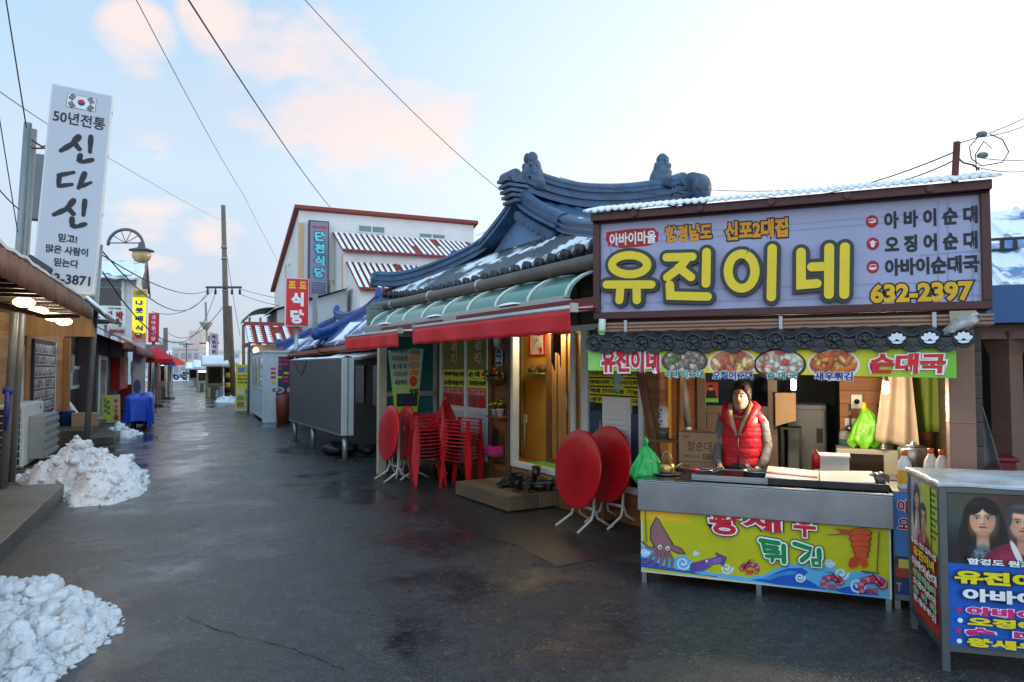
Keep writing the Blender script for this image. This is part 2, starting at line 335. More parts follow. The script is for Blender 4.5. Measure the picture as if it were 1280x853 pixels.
class ART(MB):
    """flat printed picture: layers laid one over the other towards the viewer (-y)"""
    def __init__(s, y=-0.002, step=0.0005):
        super().__init__(); s.mats = []; s.y = y; s.step = step
    def col(s, c):
        m = PRT(c) if isinstance(c, tuple) else c
        if m not in s.mats: s.mats.append(m)
        s.m = s.mats.index(m)
    def p(s, pts, c): s.col(c); s.y -= s.step; s.flat(pts, s.y); return s
    def r(s, x0, z0, x1, z1, c): return s.p([(x0, z0), (x1, z0), (x1, z1), (x0, z1)], c)
    def e(s, cx, cz, rx, rz, c, n=28): return s.p(arc(cx, cz, rx, rz, n=n), c)
    def st(s, pts, w, c):
        s.col(c); s.y -= s.step
        pts = [Vector((q[0], q[1])) for q in pts]; ws = w if isinstance(w, (list, tuple)) else [w] * len(pts)
        L_, R_ = [], []
        for i, q in enumerate(pts):
            t = (pts[min(i + 1, len(pts) - 1)] - pts[max(i - 1, 0)]); t = t.normalized() if t.length > 1e-9 else Vector((1, 0)); nn = Vector((-t.y, t.x))
            L_.append(q + nn * ws[i] / 2); R_.append(q - nn * ws[i] / 2)
        n = len(pts)
        s.add([(q.x, s.y, q.y) for q in L_ + R_], [(i, n + i, n + i + 1, i + 1) for i in range(n - 1)])
        for q, w_ in ((pts[0], ws[0]), (pts[-1], ws[-1])):
            if w_ > 0.004: s.y -= s.step * 0.3; s.flat(arc(q.x, q.y, w_ / 2, w_ / 2, n=10), s.y)
        return s
    def done(s, parent, name='printed_picture'): return s.build(name, s.mats, parent)

TXC = {}
def glyphs(body, bold, res=3):
    k = (body, bold)
    if k in TXC: return TXC[k]
    c = bpy.data.curves.new('t', 'FONT'); c.body = body; c.offset = bold; c.resolution_u = res; c.align_x = 'LEFT'
    o = bpy.data.objects.new('t', c); COL.objects.link(o)
    bpy.context.view_layer.update(); dg = bpy.context.evaluated_depsgraph_get()
    me = bpy.data.meshes.new_from_object(o.evaluated_get(dg))
    vs_ = [(v.co.x, v.co.y) for v in me.vertices]; fs = [tuple(p.vertices) for p in me.polygons]
    bpy.data.objects.remove(o); bpy.data.curves.remove(c); bpy.data.meshes.remove(me)
    TXC[k] = (vs_, fs); return TXC[k]
def text(parent, body, cx, cz, w, h, col, y=-0.003, bold=0.02, outl=None, outw=0.05, shear=0.0, out2=None, out2w=0.1, name='lettering', depth=0.0, gap=0.0006):
    """writing fitted into a w x h box centred on (cx, cz) of the parent's front; outlined in outl, then out2"""
    vs0, fs0 = glyphs(body, bold)
    if not vs0: return None
    x0 = min(v[0] for v in vs0); x1 = max(v[0] for v in vs0); y0 = min(v[1] for v in vs0); y1 = max(v[1] for v in vs0)
    sx_ = w / (x1 - x0); sy_ = h / (y1 - y0); mats = []; mb = MB()
    lay = [(bold, col, y)]
    if outl: lay.append((bold + outw, outl, y + gap))
    if out2: lay.append((bold + outw + out2w, out2, y + 2 * gap))
    for bd, c, yy in lay:
        vv, ff = glyphs(body, bd); m = PRT(c) if isinstance(c, tuple) else c
        mats.append(m); mb.m = len(mats) - 1
        q = []
        for v in vv:
            X = (v[0] - (x0 + x1) / 2) * sx_; Z = (v[1] - (y0 + y1) / 2) * sy_
            q.append((cx + X + shear * Z, yy, cz + Z))
        mb.add(q, ff)
    return mb.build(name, mats, parent)
def vtext(parent, body, cx, ztop, cw, ch, gapz, col, **k):
    for i, c in enumerate(body):
        if c != ' ': text(parent, c, cx, ztop - i * (ch + gapz) - ch / 2, cw, ch, col, **k)
def lamp(parent, loc, energy, color, size=0.05, name='lamp_light'):
    d = bpy.data.lights.new(name, 'POINT'); d.energy = energy; d.color = color; d.shadow_soft_size = size
    o = bpy.data.objects.new(name, d); COL.objects.link(o); o.parent = parent; o.location = loc; return o

# ---- printed photographs: soft pictures painted into a fine mesh's colours
import numpy as np
def photo_mat():
    if 'printed_photo' in MC: return MC['printed_photo']
    m = bpy.data.materials.new('printed_photo'); m.use_nodes = True; n = m.node_tree.nodes; at = n.new('ShaderNodeAttribute'); at.attribute_name = 'Col'; m.node_tree.links.new(at.outputs[0], n['Principled BSDF'].inputs['Base Color']); n['Principled BSDF'].inputs['Roughness'].default_value = .42; MC['printed_photo'] = m; return m
class SOFT:
    def __init__(s, X, Z, bg): s.X = X; s.Z = Z; s.I = np.ones(X.shape + (3,)) * np.array(bg, float)
    def e(s, cx, cz, rx, rz, c, soft=.12, a=1.0, rot=0):
        dx, dz = s.X - cx, s.Z - cz; q, w = math.cos(R(rot)), math.sin(R(rot)); u, v = (dx * q + dz * w) / rx, (dz * q - dx * w) / rz
        m = (np.clip((1 - np.sqrt(u * u + v * v)) / soft + .5, 0, 1) * a)[..., None]; s.I = s.I * (1 - m) + np.array(c, float) * m
def painted(parent, X, Z, I, y, name, close=False):
    h, w = X.shape; vs_ = np.stack([X, np.full(X.shape, y), Z], -1).reshape(-1, 3); wn_ = w if close else w - 1
    fs = [(j * w + i, j * w + (i + 1) % w, (j + 1) * w + (i + 1) % w, (j + 1) * w + i) for j in range(h - 1) for i in range(wn_)]
    me = bpy.data.meshes.new(name); me.from_pydata(vs_.tolist(), [], fs); c = np.clip(I.reshape(-1, 3) / 255, 0, 1); c = np.where(c <= .04045, c / 12.92, ((c + .055) / 1.055) ** 2.4)
    at = me.color_attributes.new('Col', 'FLOAT_COLOR', 'POINT'); at.data.foreach_set('color', np.concatenate([c, np.ones((len(c), 1))], 1).ravel().astype(np.float32)); me.materials.append(photo_mat()); return link(name, me, parent)
def face(S, cx, cz, s, hair, skin, cloth, long_=True, collar=None):
    k = lambda f: tuple(min(255, v * f) for v in skin)
    def e(x, z, rx, rz, c, soft=.15, a=1, rot=0): S.e(cx + x * s, cz + z * s, rx * s, rz * s, c, soft, a, rot)
    if long_: e(0, .05, .60, .74, hair, .1); e(0, -.75, .72, .85, hair, .2)
    else: e(0, .13, .50, .56, hair, .12)
    e(0, -1.6, 1.3, .98, cloth, .08); e(.5, -1.7, .6, .9, tuple(v * .6 for v in cloth), .9, .6); e(-.45, -1.3, .4, .3, tuple(min(255, v * 1.5 + 12) for v in cloth), .9, .5)
    e(0, -.62, .2, .42, k(.72), .3); e(0, -.85, .2, .22, k(.85), .4)
    if collar: e(-.2, -1.05, .09, .5, collar, .2, 1, 22); e(.2, -1.05, .09, .5, collar, .2, 1, -22)
    if long_: e(-.55, -.7, .21, .8, hair, .35, 1, -5); e(.56, -.7, .22, .85, hair, .35, 1, 5)
    e(0, -.02, .39, .53, skin, .1); e(.28, -.05, .2, .5, k(.72), .9, .6); e(-.3, -.2, .14, .35, k(.8), .9, .5); e(0, -.47, .24, .1, k(.7), .8, .6); e(-.06, .27, .22, .15, k(1.14), .9, .7)
    for g in (-1, 1):
        e(.21 * g, -.12, .13, .1, (k(1)[0], k(.84)[1], k(.82)[2]), .9, .5); e(.17 * g, .07, .13, .075, k(.66), .8, .65); e(.17 * g, .045, .085, .03, (222, 212, 206), .3); e(.17 * g, .046, .036, .034, (30, 22, 20), .4); e(.17 * g, .072, .095, .014, (40, 28, 26), .5, .9); e(.175 * g, .155, .12, .02, (58, 44, 40), .6, .85)
    e(.045, -.06, .04, .13, k(.74), .9, .6); e(-.005, -.05, .025, .13, k(1.15), .9, .6); e(0, -.15, .085, .025, k(.55), .8, .7); e(0, -.26, .135, .042, (168, 70, 72), .3); e(0, -.252, .13, .009, (96, 36, 40), .6); e(0, -.285, .07, .015, (206, 120, 118), .8, .7); e(0, -.34, .1, .02, k(.78), .9, .6)
    if long_: e(-.24, .40, .31, .2, hair, .2, 1, 38); e(.24, .42, .31, .2, hair, .2, 1, -38); e(-.2, .58, .2, .08, tuple(v * 2.2 + 18 for v in hair), .9, .4, 20)
    else: e(0, .50, .42, .17, hair, .25); e(-.42, .2, .10, .3, hair, .4); e(.42, .2, .10, .3, hair, .4); e(-.1, .58, .2, .07, tuple(min(255, v * 1.5) for v in hair), .9, .6)
def dish(parent, cx, cz, rx, rz, cols, y, seed, el_=2.2, n=70):
    rg = random.Random(seed); r_, t_ = np.meshgrid(np.linspace(.001, 1, 26), np.linspace(0, 2 * np.pi, 64, endpoint=False), indexing='ij'); X = cx + rx * r_ * np.cos(t_); Z = cz + rz * r_ * np.sin(t_); S = SOFT(X, Z, cols[0])
    for _ in range(n):
        a, q = rg.random() * 6.28, math.sqrt(rg.random()) * .9; x, z = cx + rx * q * math.cos(a), cz + rz * q * math.sin(a); c = rg.choice(cols); w = rz * rg.uniform(.12, .22); ro = rg.uniform(0, 180)
        S.e(x, z - w * .3, w * el_ * 1.1, w * 1.2, tuple(v * .35 for v in c), .6, .7, ro); S.e(x, z, w * el_, w, c, .3, 1, ro); S.e(x - w * .2, z + w * .3, w * el_ * .5, w * .3, tuple(min(255, v * 1.3 + 20) for v in c), .9, .7, ro)
    return painted(parent, X[::-1], Z[::-1], S.I[::-1], y, 'dish_photo', True)
# ================================================================== GROUND
def ground_mat():
    m = bpy.data.materials.new('wet_asphalt'); m.use_nodes = True; n = m.node_tree.nodes; l = m.node_tree.links; b = n['Principled BSDF']
    tcn = n.new('ShaderNodeTexCoord')
    def noise(sc, det, ro=0.6, st=None, loc=(0, 0, 0)):
        mp_ = n.new('ShaderNodeMapping'); l.new(tcn.outputs['Object'], mp_.inputs[0]); mp_.inputs['Location'].default_value = loc
        if st: mp_.inputs['Scale'].default_value = st
        mp_.inputs['Rotation'].default_value = (0, 0, R(-24))
        x = n.new('ShaderNodeTexNoise'); x.inputs['Scale'].default_value = sc; x.inputs['Detail'].default_value = det; x.inputs['Roughness'].default_value = ro; l.new(mp_.outputs[0], x.inputs[0]); return x.outputs[0]
    def rp(f, st):
        r = n.new('ShaderNodeValToRGB'); cr = r.color_ramp
        while len(cr.elements) < len(st): cr.elements.new(0.5)
        for e, (p, v) in zip(cr.elements, st): e.position = p; e.color = (v, v, v, 1) if not isinstance(v, tuple) else (*v, 1)
        l.new(f, r.inputs[0]); return r.outputs[0]
    big = noise(0.22, 6, 0.6, (1.6, 0.7, 1)); mid = noise(1.1, 7, 0.65, None, (4, 2, 0)); fine = noise(60, 4, 0.75)
    chip = n.new('ShaderNodeTexVoronoi'); chip.inputs['Scale'].default_value = 105; l.new(tcn.outputs['Object'], chip.inputs[0])
    # wet film: smooth where water stands, coarse where it only stays damp
    wet = n.new('ShaderNodeMath'); wet.operation = 'MULTIPLY_ADD'; l.new(mid, wet.inputs[0]); wet.inputs[1].default_value = 0.45
    w2 = n.new('ShaderNodeMath'); w2.operation = 'MULTIPLY'; l.new(big, w2.inputs[0]); w2.inputs[1].default_value = 0.65; l.new(w2.outputs[0], wet.inputs[2])
    rough = rp(wet.outputs[0], [(0.40, 0.42), (0.50, 0.33), (0.57, 0.22), (0.62, 0.08), (0.66, 0.03)])
    l.new(rough, b.inputs['Roughness'])
    c1 = rp(wet.outputs[0], [(0.36, (0.056, 0.057, 0.059)), (0.55, (0.040, 0.041, 0.043)), (0.68, (0.022, 0.022, 0.024))])
    sc__ = n.new('ShaderNodeSeparateColor'); l.new(chip.outputs['Color'], sc__.inputs[0])
    sp = rp(sc__.outputs[0], [(0.0, 0.45), (0.6, 0.9), (0.86, 1.2), (1.0, 2.2)])
    mx = n.new('ShaderNodeMix'); mx.data_type = 'RGBA'; mx.blend_type = 'MULTIPLY'; mx.inputs[0].default_value = 1; l.new(c1, mx.inputs[6]); l.new(sp, mx.inputs[7])
    mot = rp(noise(9, 8, 0.8, None, (7, 1, 0)), [(0.32, 0.5), (0.5, 1.0), (0.68, 1.7)])
    mx2 = n.new('ShaderNodeMix'); mx2.data_type = 'RGBA'; mx2.blend_type = 'MULTIPLY'; mx2.inputs[0].default_value = 1; l.new(mx.outputs[2], mx2.inputs[6]); l.new(mot, mx2.inputs[7])
    l.new(mx2.outputs[2], b.inputs['Base Color'])
    b.inputs['Specular IOR Level'].default_value = 0.5; b.inputs['IOR'].default_value = 1.45
    amt = rp(wet.outputs[0], [(0.52, 1.0), (0.61, 0.25), (0.66, 0.02)])
    hgt = n.new('ShaderNodeMath'); hgt.operation = 'MULTIPLY_ADD'; l.new(chip.outputs['Distance'], hgt.inputs[0]); hgt.inputs[1].default_value = 0.7; l.new(fine, hgt.inputs[2])
    hg2 = n.new('ShaderNodeMath'); hg2.operation = 'MULTIPLY'; l.new(hgt.outputs[0], hg2.inputs[0]); l.new(amt, hg2.inputs[1])
    soft = noise(3.5, 4, 0.6, None, (1, 5, 0))
    hg3 = n.new('ShaderNodeMath'); hg3.operation = 'MULTIPLY_ADD'; l.new(soft, hg3.inputs[0]); hg3.inputs[1].default_value = 0.25; l.new(hg2.outputs[0], hg3.inputs[2])
    bm_ = n.new('ShaderNodeBump'); bm_.inputs['Strength'].default_value = 0.8; bm_.inputs['Distance'].default_value = 0.006; l.new(hg3.outputs[0], bm_.inputs['Height']); l.new(bm_.outputs[0], b.inputs['Normal'])
    return m
mb = MB(); mb.add([(-600, -60, 0), (600, -60, 0), (600, 900, 0), (-600, 900, 0)], [(0, 1, 2, 3)])
tag(mb.build('ground', ground_mat()), kind='structure')

CONC = M('wet_concrete', (104, 102, 98), 0.5, var=0.35, vs_=1.6, bump=0.25, bs=30, dirt=(60, 58, 54), dirt_amt=0.7)
CONC_D = M('dark_damp_concrete', (66, 63, 60), 0.45, var=0.35, vs_=1.8, bump=0.25, bs=35, dirt=(38, 36, 34), dirt_amt=0.7)
SNOW = M('old_snow', (232, 236, 242), 0.75, var=0.10, vs_=3.0, bump=0.7, bs=45, dirt=(150, 148, 146), dirt_amt=0.55, sss=0.08)
SNOW_C = M('clean_snow', (232, 237, 245), 0.8, var=0.05, vs_=2.0, bump=0.25, bs=18)
# raised pavement on the left: worn edge
mb = MB(); pts = []
random.seed(3)
for i in range(26):
    s = -5.5 + i * (9.0 / 25); p = ST(s, random.uniform(-.006, .008)); pts.append((p.x, p.y))
for s, r in ((3.55, -.3), (3.5, -1.2), (3.4, -3.0), (-5.5, -4.5)):
    p = ST(s, r); pts.append((p.x, p.y))
mb.prismz(pts, -0.05, 0.17)
tag(mb.build('pavement', CONC, bevel=0.015), kind='structure')
# concrete apron along the restaurant, a little above the road
mb = MB(); pts = []
for i in range(24):
    x = -2.3 + i * 0.25; p = W.w(x, -1.55 + 0.05 * math.sin(i * .7) + .02 * math.sin(i * 2.3)); pts.append((p.x, p.y))
for x, y in ((3.4, -.6), (3.2, .1), (-2.6, .1), (-2.6, -1.3)):
    p = W.w(x, y); pts.append((p.x, p.y))
mb.prismz(pts, -0.03, 0.006)
tag(mb.build('concrete_apron', M('apron_concrete', (44, 45, 46), .36, var=.3, vs_=1.5, bump=.25, bs=40, dirt=(36, 36, 36), dirt_amt=.7)), kind='structure')
# hairline cracks in the road
mb = MB(); CR = M('crack_filling', (16, 16, 17), 0.7, var=0.2)
for path in ([(232, 772), (300, 797), (350, 806), (400, 826), (440, 840)], [(215, 665), (240, 660), (258, 652)]):
    q = []
    for (a, b_), (c, d) in zip(path, path[1:]):
        for k in range(6):
            t = k / 6; q.append(G(a + (c - a) * t + random.uniform(-4, 4), b_ + (d - b_) * t + random.uniform(-1.5, 1.5)))
    for i in range(len(q) - 1):
        t = (q[i + 1] - q[i]).normalized(); nn = Vector((-t.y, t.x, 0)); w0 = random.uniform(.001, .005); w1 = random.uniform(.001, .005)
        mb.add([q[i] - nn * w0 + Vector((0, 0, .004)), q[i] + nn * w0 + Vector((0, 0, .004)), q[i + 1] + nn * w1 + Vector((0, 0, .004)), q[i + 1] - nn * w1 + Vector((0, 0, .004))], [(0, 1, 2, 3)])
tag(mb.build('road_cracks', CR), kind='structure')

# ================================================================== MAIN RESTAURANT (hanok roof)
BLUE = SNOWY('blue_glazed_tile', (56, 84, 114), 0.33, 1.6, 0.35, (1, 1, 1), 0.5, 2.0)
BLUE_R = M('blue_painted_ridge_tile', (46, 84, 120), 0.45, var=0.5, vs_=5, bump=0.25, bs=20, dirt=(58, 58, 60), dirt_amt=0.85)
BLUE_P = M('blue_painted_plaster', (104, 140, 180), 0.6, var=0.2, vs_=3, bump=0.2, bs=18, dirt=(70, 96, 130), dirt_amt=0.6)
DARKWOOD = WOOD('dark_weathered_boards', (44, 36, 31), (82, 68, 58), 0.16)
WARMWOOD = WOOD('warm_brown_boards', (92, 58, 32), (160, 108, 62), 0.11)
POSTWOOD = WOOD('brown_post_timber', (84, 54, 34), (138, 94, 60), 0.4, 'X', 0.55, 'Z', 0.15)
WHITEF = M('white_window_profile', (218, 220, 214), 0.35, var=0.06, vs_=4, dirt=(150, 146, 136), dirt_amt=0.4)
ALU = M('aluminium_profile', (172, 174, 172), 0.35, 0.7, var=0.12, vs_=5)
STEEL = M('brushed_stainless_steel', (150, 152, 156), 0.3, 0.85, var=0.15, vs_=3, dirt=(96, 96, 98), dirt_amt=0.4)
BLACKM = M('black_rubber', (26, 26, 27), 0.5, var=0.2)
TEALG = GLASS('teal_glass', (60, 150, 150), 0.55); TEALG.node_tree.nodes['Principled BSDF'].inputs['Base Color'].default_value = (.03, .20, .20, 1)
CLEAR = GLASS('clear_glass', (232, 240, 236), 0.04)

def sweep(mb, path, prof):
    """closed outline (lateral, up) carried along a path"""
    path = [Vector(p) for p in path]; n = len(prof); vs_ = []
    for i, p in enumerate(path):
        t = path[min(i + 1, len(path) - 1)] - path[max(i - 1, 0)]; h = Vector((t.x, t.y, 0)).normalized(); lat = Vector((h.y, -h.x, 0)); up = lat.cross(t.normalized())
        if up.z < 0: up = -up
        for a, b_ in prof: vs_.append(p + lat * a + up * b_)
    fs = [(i * n + k, i * n + (k + 1) % n, (i + 1) * n + (k + 1) % n, (i + 1) * n + k) for i in range(len(path) - 1) for k in range(n)]
    fs += [tuple(reversed(range(n))), tuple((len(path) - 1) * n + k for k in range(n))]
    mb.add(vs_, fs, False)
def ridge(mb, path, w=0.11, h=0.26, layers=4):
    lh = h / (layers + 1.6)
    for k in range(layers):
        ww = w * (1.25 if k % 2 == 0 else 0.95) * (1 - 0.05 * k)
        z0 = k * lh - .001 * k
        sweep(mb, path, [(-ww, z0), (ww, z0), (ww, z0 + lh), (-ww, z0 + lh)])
    z0 = layers * lh; r = w * 1.05
    sweep(mb, path, [(r * math.cos(R(a)), z0 + 1.6 * lh * math.sin(R(a))) for a in range(0, 181, 20)])

b1 = thing('restaurant_building', 'low restaurant with blue tiled hip and gable roof and wooden front', 'building', W.o, -60)
gx = -0.6
SKT = SNOWY('grey_eave_tile', (70, 76, 82), .42, 1.3, .5, (1, 1, 1), .4, 5.0)
def zf(u): return 4.2 - 1.42 * u ** 0.7
def hwid(sg): return 2.7 if sg < 0 else 4.1
def slope(sgn, y_front=True):
    def fn(u, v):
        d = u; k_ = .39 if sgn < 0 else .26; x = gx + sgn * hwid(sgn) * d
        yf = 0.6 if d < k_ else 0.6 - 1.2 * (d - k_) / (1 - k_)
        yb = 4.3 + 0.8 * d; y = yf + (yb - yf) * v
        z = zf(d) + 0.14 * d * (abs(2 * v - 1) ** 3) + 0.035 * abs(math.sin(math.pi * (y) / 0.26))
        return (x, y, z)
    return fn
def skirt(u, v):
    xl_ = -2.7 + 1.65 * v; xr_ = 4.1 - 3.05 * v; x = gx + xl_ + (xr_ - xl_) * u; y = -0.6 + 1.22 * v
    z = 2.78 + 0.70 * v ** 0.85 + 0.14 * (1 - v) * abs(2 * u - 1) ** 3 + 0.035 * abs(math.sin(math.pi * x / 0.26))
    return (x, y, z)
mb = MB(); mb.grid(slope(-1), 16, 120, 0.06); mb.grid(slope(1), 16, 120, 0.06); mb.m = 1; mb.grid(skirt, 180, 12, 0.06); mb.m = 0
def skirt_b(u, v):
    x, y, z = skirt(u, v); return (x, 5.0 - (y + .6) * .55, z)
mb.grid(skirt_b, 60, 6, 0.06)
roof = mb.build('roof', [BLUE, SKT], b1)
mb = MB(); mb.prism([(gx - 1.02, 3.5), (gx + 1.02, 3.5), (gx, 4.12)], 0.60, 0.72); mb.build('gable', BLUE_P, b1)
mb = MB(); pth = [(gx, .5 + 3.3 * i / 16, 4.08 + .14 * max(0, 1 - i / 6) ** 2 + .50 * (i / 16) ** 2.6) for i in range(17)]; ridge(mb, pth, .15, .42, 5)
mb.build('roof_ridge', BLUE_R, b1)
for sg in (-1, 1):
    mb = MB(); pth = [(gx + sg * (0.02 + 1.12 * t), .50 - .03 * t, 4.08 - .58 * t ** .8) for t in [i / 8 for i in range(9)]]; ridge(mb, pth, .10, .22, 3)
    for k in range(7 if sg > 0 else 0):
        t = .12 + k * .125; x = gx + sg * 1.12 * t; z = 4.04 - .58 * t ** .8
        mb.tube([(x - sg * .06, .72, z - .03), (x - sg * .06, .38, z - .07)], .075, 10)
    mb.build('rake_ridge', BLUE_R, b1)
    mb = MB(); pth = [(gx + sg * (1.05 + (hwid(sg) - .98) * t), .55 - 1.28 * t, 3.54 - .74 * t ** .8 + (.26 if sg < 0 else -.1) * t ** 4) for t in [i / 12 for i in range(13)]]; ridge(mb, pth, .11, .26 if sg < 0 else .2, 4)
    e = pth[-1]; mb.lathe([(.0, -.03), (.13, -.03), (.13, .04), (.09, .06), (.0, .06)], (e[0] + sg * .02, e[1] - .05, e[2] + .1), 16, 'Y'); mb.build('hip_ridge', BLUE_R, b1)
# ridge-end ornaments: curled finials over a stack of tile ends
ORN = M('weathered_roof_ornament', (74, 96, 120), 0.55, var=0.5, vs_=7, bump=0.4, bs=22, dirt=(60, 58, 56), dirt_amt=0.9)
for yy, zz, fl in ((.74, 4.38, -1), (3.2, 4.74, 1)):
    mb = MB()
    for k in range(5): mb.box((gx, yy + fl * (.28 + .03 * k), zz - .30 + k * .075), (.36 - .02 * k, .34, .045))
    mb.tube([(gx - .17, yy + fl * .42, zz + .06), (gx + .17, yy + fl * .42, zz + .06)], .10, 12)
    mb.tube([(gx, yy, zz - .1), (gx, yy + fl * .02, zz + .1), (gx, yy + fl * .04, zz + .26), (gx, yy - fl * .02, zz + .36)], [.2, .18, .14, .08], 10)
    for a, b_, rr in ((-.08, .16, .085), (.08, .16, .085), (-.075, .28, .075), (.075, .28, .075), (0, .39, .11), (0, .22, .13), (-.1, .05, .1), (.1, .05, .1)):
        mb.sphere((gx + a, yy + fl * .05, zz + b_), rr, 8, (1, .8, 1))
        mb.lathe([(.0, -.03), (rr * .7, -.03), (rr * .7, .02), (rr * .35, .035), (0, .035)], (gx + a, yy + fl * .12, zz + b_), 12, 'Y')
    mb.build('ridge_ornament', ORN, b1)
# big round end tile at the far end of the ridge
mb = MB(); mb.lathe([(.0, -.1), (.30, -.1), (.30, .1), (.24, .13), (.20, .10), (.1, .13), (0, .13)], (gx + .12, 3.86, 4.66), 26, 'Y'); mb.build('round_end_tile', ORN, b1)
# eave tile edge, gutter, walls under the eave
mb = MB()
for i in range(26):
    x = -3.2 + i * .26; z = 2.76 + 0.14 * abs((x - gx) / (2.7 if x < gx else 4.1)) ** 3
    mb.lathe([(0, -.03), (.07, -.03), (.07, .03), (0, .03)], (x, -.66, z + .02), 10, 'Y')
mb.build('eave_end_tiles', M('dark_tile_edge', (40, 44, 50), .5, var=.3), b1)
mb = MB(); mb.tube([(-3.35, -.80, 2.70), (-2, -.80, 2.665), (0, -.8, 2.655), (3.3, -.8, 2.67)], .075, 12)
mb.m = 1
for x in (-2.4, -.9, .6): mb.lathe([(.0, -.02), (.083, -.02), (.083, .02), (0, .02)], (x, -.80, 2.665), 14, 'X')
mb.build('gutter', [M('grey_brown_gutter', (92, 86, 82), .5, var=.25, vs_=4, dirt=(60, 54, 50), dirt_amt=.5), ALU], b1)
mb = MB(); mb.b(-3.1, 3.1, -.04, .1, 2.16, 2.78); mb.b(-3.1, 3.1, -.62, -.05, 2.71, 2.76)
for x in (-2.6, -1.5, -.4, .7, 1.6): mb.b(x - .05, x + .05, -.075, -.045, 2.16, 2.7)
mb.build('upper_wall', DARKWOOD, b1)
# openings along the front (local x)
xA = W.hit(551, 520)[0]; xB = W.hit(613, 520)[0]; xC = W.hit(640, 520)[0]; xD = W.hit(806, 520)[0]
mb = MB()
mb.b(-2.75, xA, 0, .12, 0, 2.155)
mb.b(xB, xC, 0, .12, 0, 2.155)
mb.b(xA, xB, 0, .12, 0, .3)
mb.b(xC, xD, 0, .12, 0, .33)
mb.b(xD, 2.95, 0, .12, 0, 2.155)
mb.build('wall', WARMWOOD, b1)
for x in (xB + .06, xC - .06, -2.6, xA - .07):
    mb = MB(); mb.b(x - .05, x + .05, -.05, -.004, 0.02, 2.15); mb.build('wall_post', POSTWOOD, b1, bevel=.006)
# side wall and rear so the building is closed
mb = MB(); mb.b(-2.75, -2.63, .122, 4.4, 0, 2.75); mb.b(2.0, 2.1, 3.2, 4.4, 0, 2.75); mb.b(-2.75, 2.1, 4.402, 4.5, 0, 2.75); mb.build('side_wall', DARKWOOD, b1)
# room seen through the open door
ROOM = M('ochre_wallpaper', (204, 160, 62), .7, var=.15, vs_=3, bump=.1)
mb = MB(); mb.b(-.9, 2.6, .56, .62, .3, 2.3); mb.b(-.90, -.84, .13, .555, .3, 2.3); mb.b(-.9, 2.6, .13, .62, 2.3, 2.35)
mb.b(2.6, 2.66, .13, .62, .3, 2.3); mb.build('room_wall', ROOM, b1)
mb = MB(); mb.b(-.83, 2.59, .0, .555, .30, .35); mb.build('room_floor', WOOD('room_floor_boards', (120, 74, 40), (176, 118, 70), .1, 'Y'), b1)
f0, f1 = W.hit(690, 500, .5)[0], W.hit(735, 500, .5)[0]
mb = MB(); n = 7
for k in range(n):
    x0 = f0 + (f1 - f0) * k / n; x1 = f0 + (f1 - f0) * (k + 1) / n; mb.b(x0 + .006, x1 - .006, .49 + .02 * (k % 2), .52 + .02 * (k % 2), .42, 2.1)
mb.build('folding_door', M('tan_folding_door', (170, 128, 74), .45, var=.2, vs_=4), b1, bevel=.008)
mb = MB(); mb.b(f0 - .09, f0, .46, .555, .35, 2.2); mb.b(f1, f1 + .1, .46, .555, .35, 2.2); mb.b(f0, f1, .455, .555, 2.1, 2.2); mb.b(f0, f1, .455, .555, .351, .42); mb.build('inner_door_frame', POSTWOOD, b1)
mb = MB(); mb.lathe([(.0, 0), (.17, 0), (.19, -.03), (.16, -.07), (0, -.085)], (.45, .30, 2.298), 24); cl_ = mb.build('ceiling_light', M('lit_opal_shade', (255, 236, 190), .4, var=0, emit=3.0), b1)
lamp(b1, (.45, .30, 2.12), 17, (1.0, .82, .52), .12)
# frames: window unit (left) and door unit (right)
def frame(mb, x0, x1, z0, z1, t=.06, y0=-.03, y1=.07, mull=()):
    mb.b(x0, x0 + t, y0, y1, z0, z1); mb.b(x1 - t, x1, y0, y1, z0, z1); mb.b(x0 + t, x1 - t, y0, y1, z1 - t, z1); mb.b(x0 + t, x1 - t, y0, y1, z0, z0 + t)
    for x in mull: mb.b(x - t / 2, x + t / 2, y0 + .003, y1 - .003, z0 + t, z1 - t)
xm = W.hit(583, 480)[0]
mb = MB(); frame(mb, xA, xB, .3, 2.15, .07, mull=(xm,)); mb.b(xA + .07, xm - .035, -.01, .05, .98, 1.06); mb.b(xm + .035, xB - .07, -.01, .05, .98, 1.06)
mb.b(xA + .15, xA + .17, -.055, -.03, 1.2, 1.55)
wf = mb.build('window_frame', WHITEF, b1, bevel=.006)
mb = MB(); mb.b(xA + .07, xm - .035, .0, .04, .37, .98); mb.b(xm + .035, xB - .07, .0, .04, .37, .98); mb.build('lower_panel', M('white_door_panel', (196, 200, 204), .45, var=.1, vs_=3, dirt=(150, 148, 144), dirt_amt=.4), wf)
mb = MB(); mb.b(xA + .07, xB - .07, .015, .025, 1.06, 2.08); mb.build('pane', GLASS('shop_glass', (222, 226, 214), .06), wf)
mb = MB(); mb.b(xA - .02, xB + .02, .5, .54, .35, 2.12); mb.build('curtain', M('olive_curtain', (112, 108, 50), .8, var=.3, vs_=3), b1)
xs, xe = W.hit(714, 500)[0], W.hit(734, 500)[0]
mb = MB(); frame(mb, xC, xD, .33, 2.15, .07, mull=(xe,)); mb.build('door_frame', WHITEF, b1, bevel=.006)
mb = MB(); xg1 = xD - .07
for x0, x1, yy in ((xs - .075, xs + .015, .035), (xe - .13, xe - .04, .0)):
    mb.b(x0, x1, yy, yy + .03, .4, 2.08)
slide = mb.build('sliding_door', WHITEF, b1, bevel=.005)
mb = MB(); mb.tube([(xs - .03, -.03, 1.1), (xs - .03, -.05, 1.14), (xs - .03, -.05, 1.3), (xs - .03, -.03, 1.34)], .012, 8); mb.build('handle', STEEL, slide)
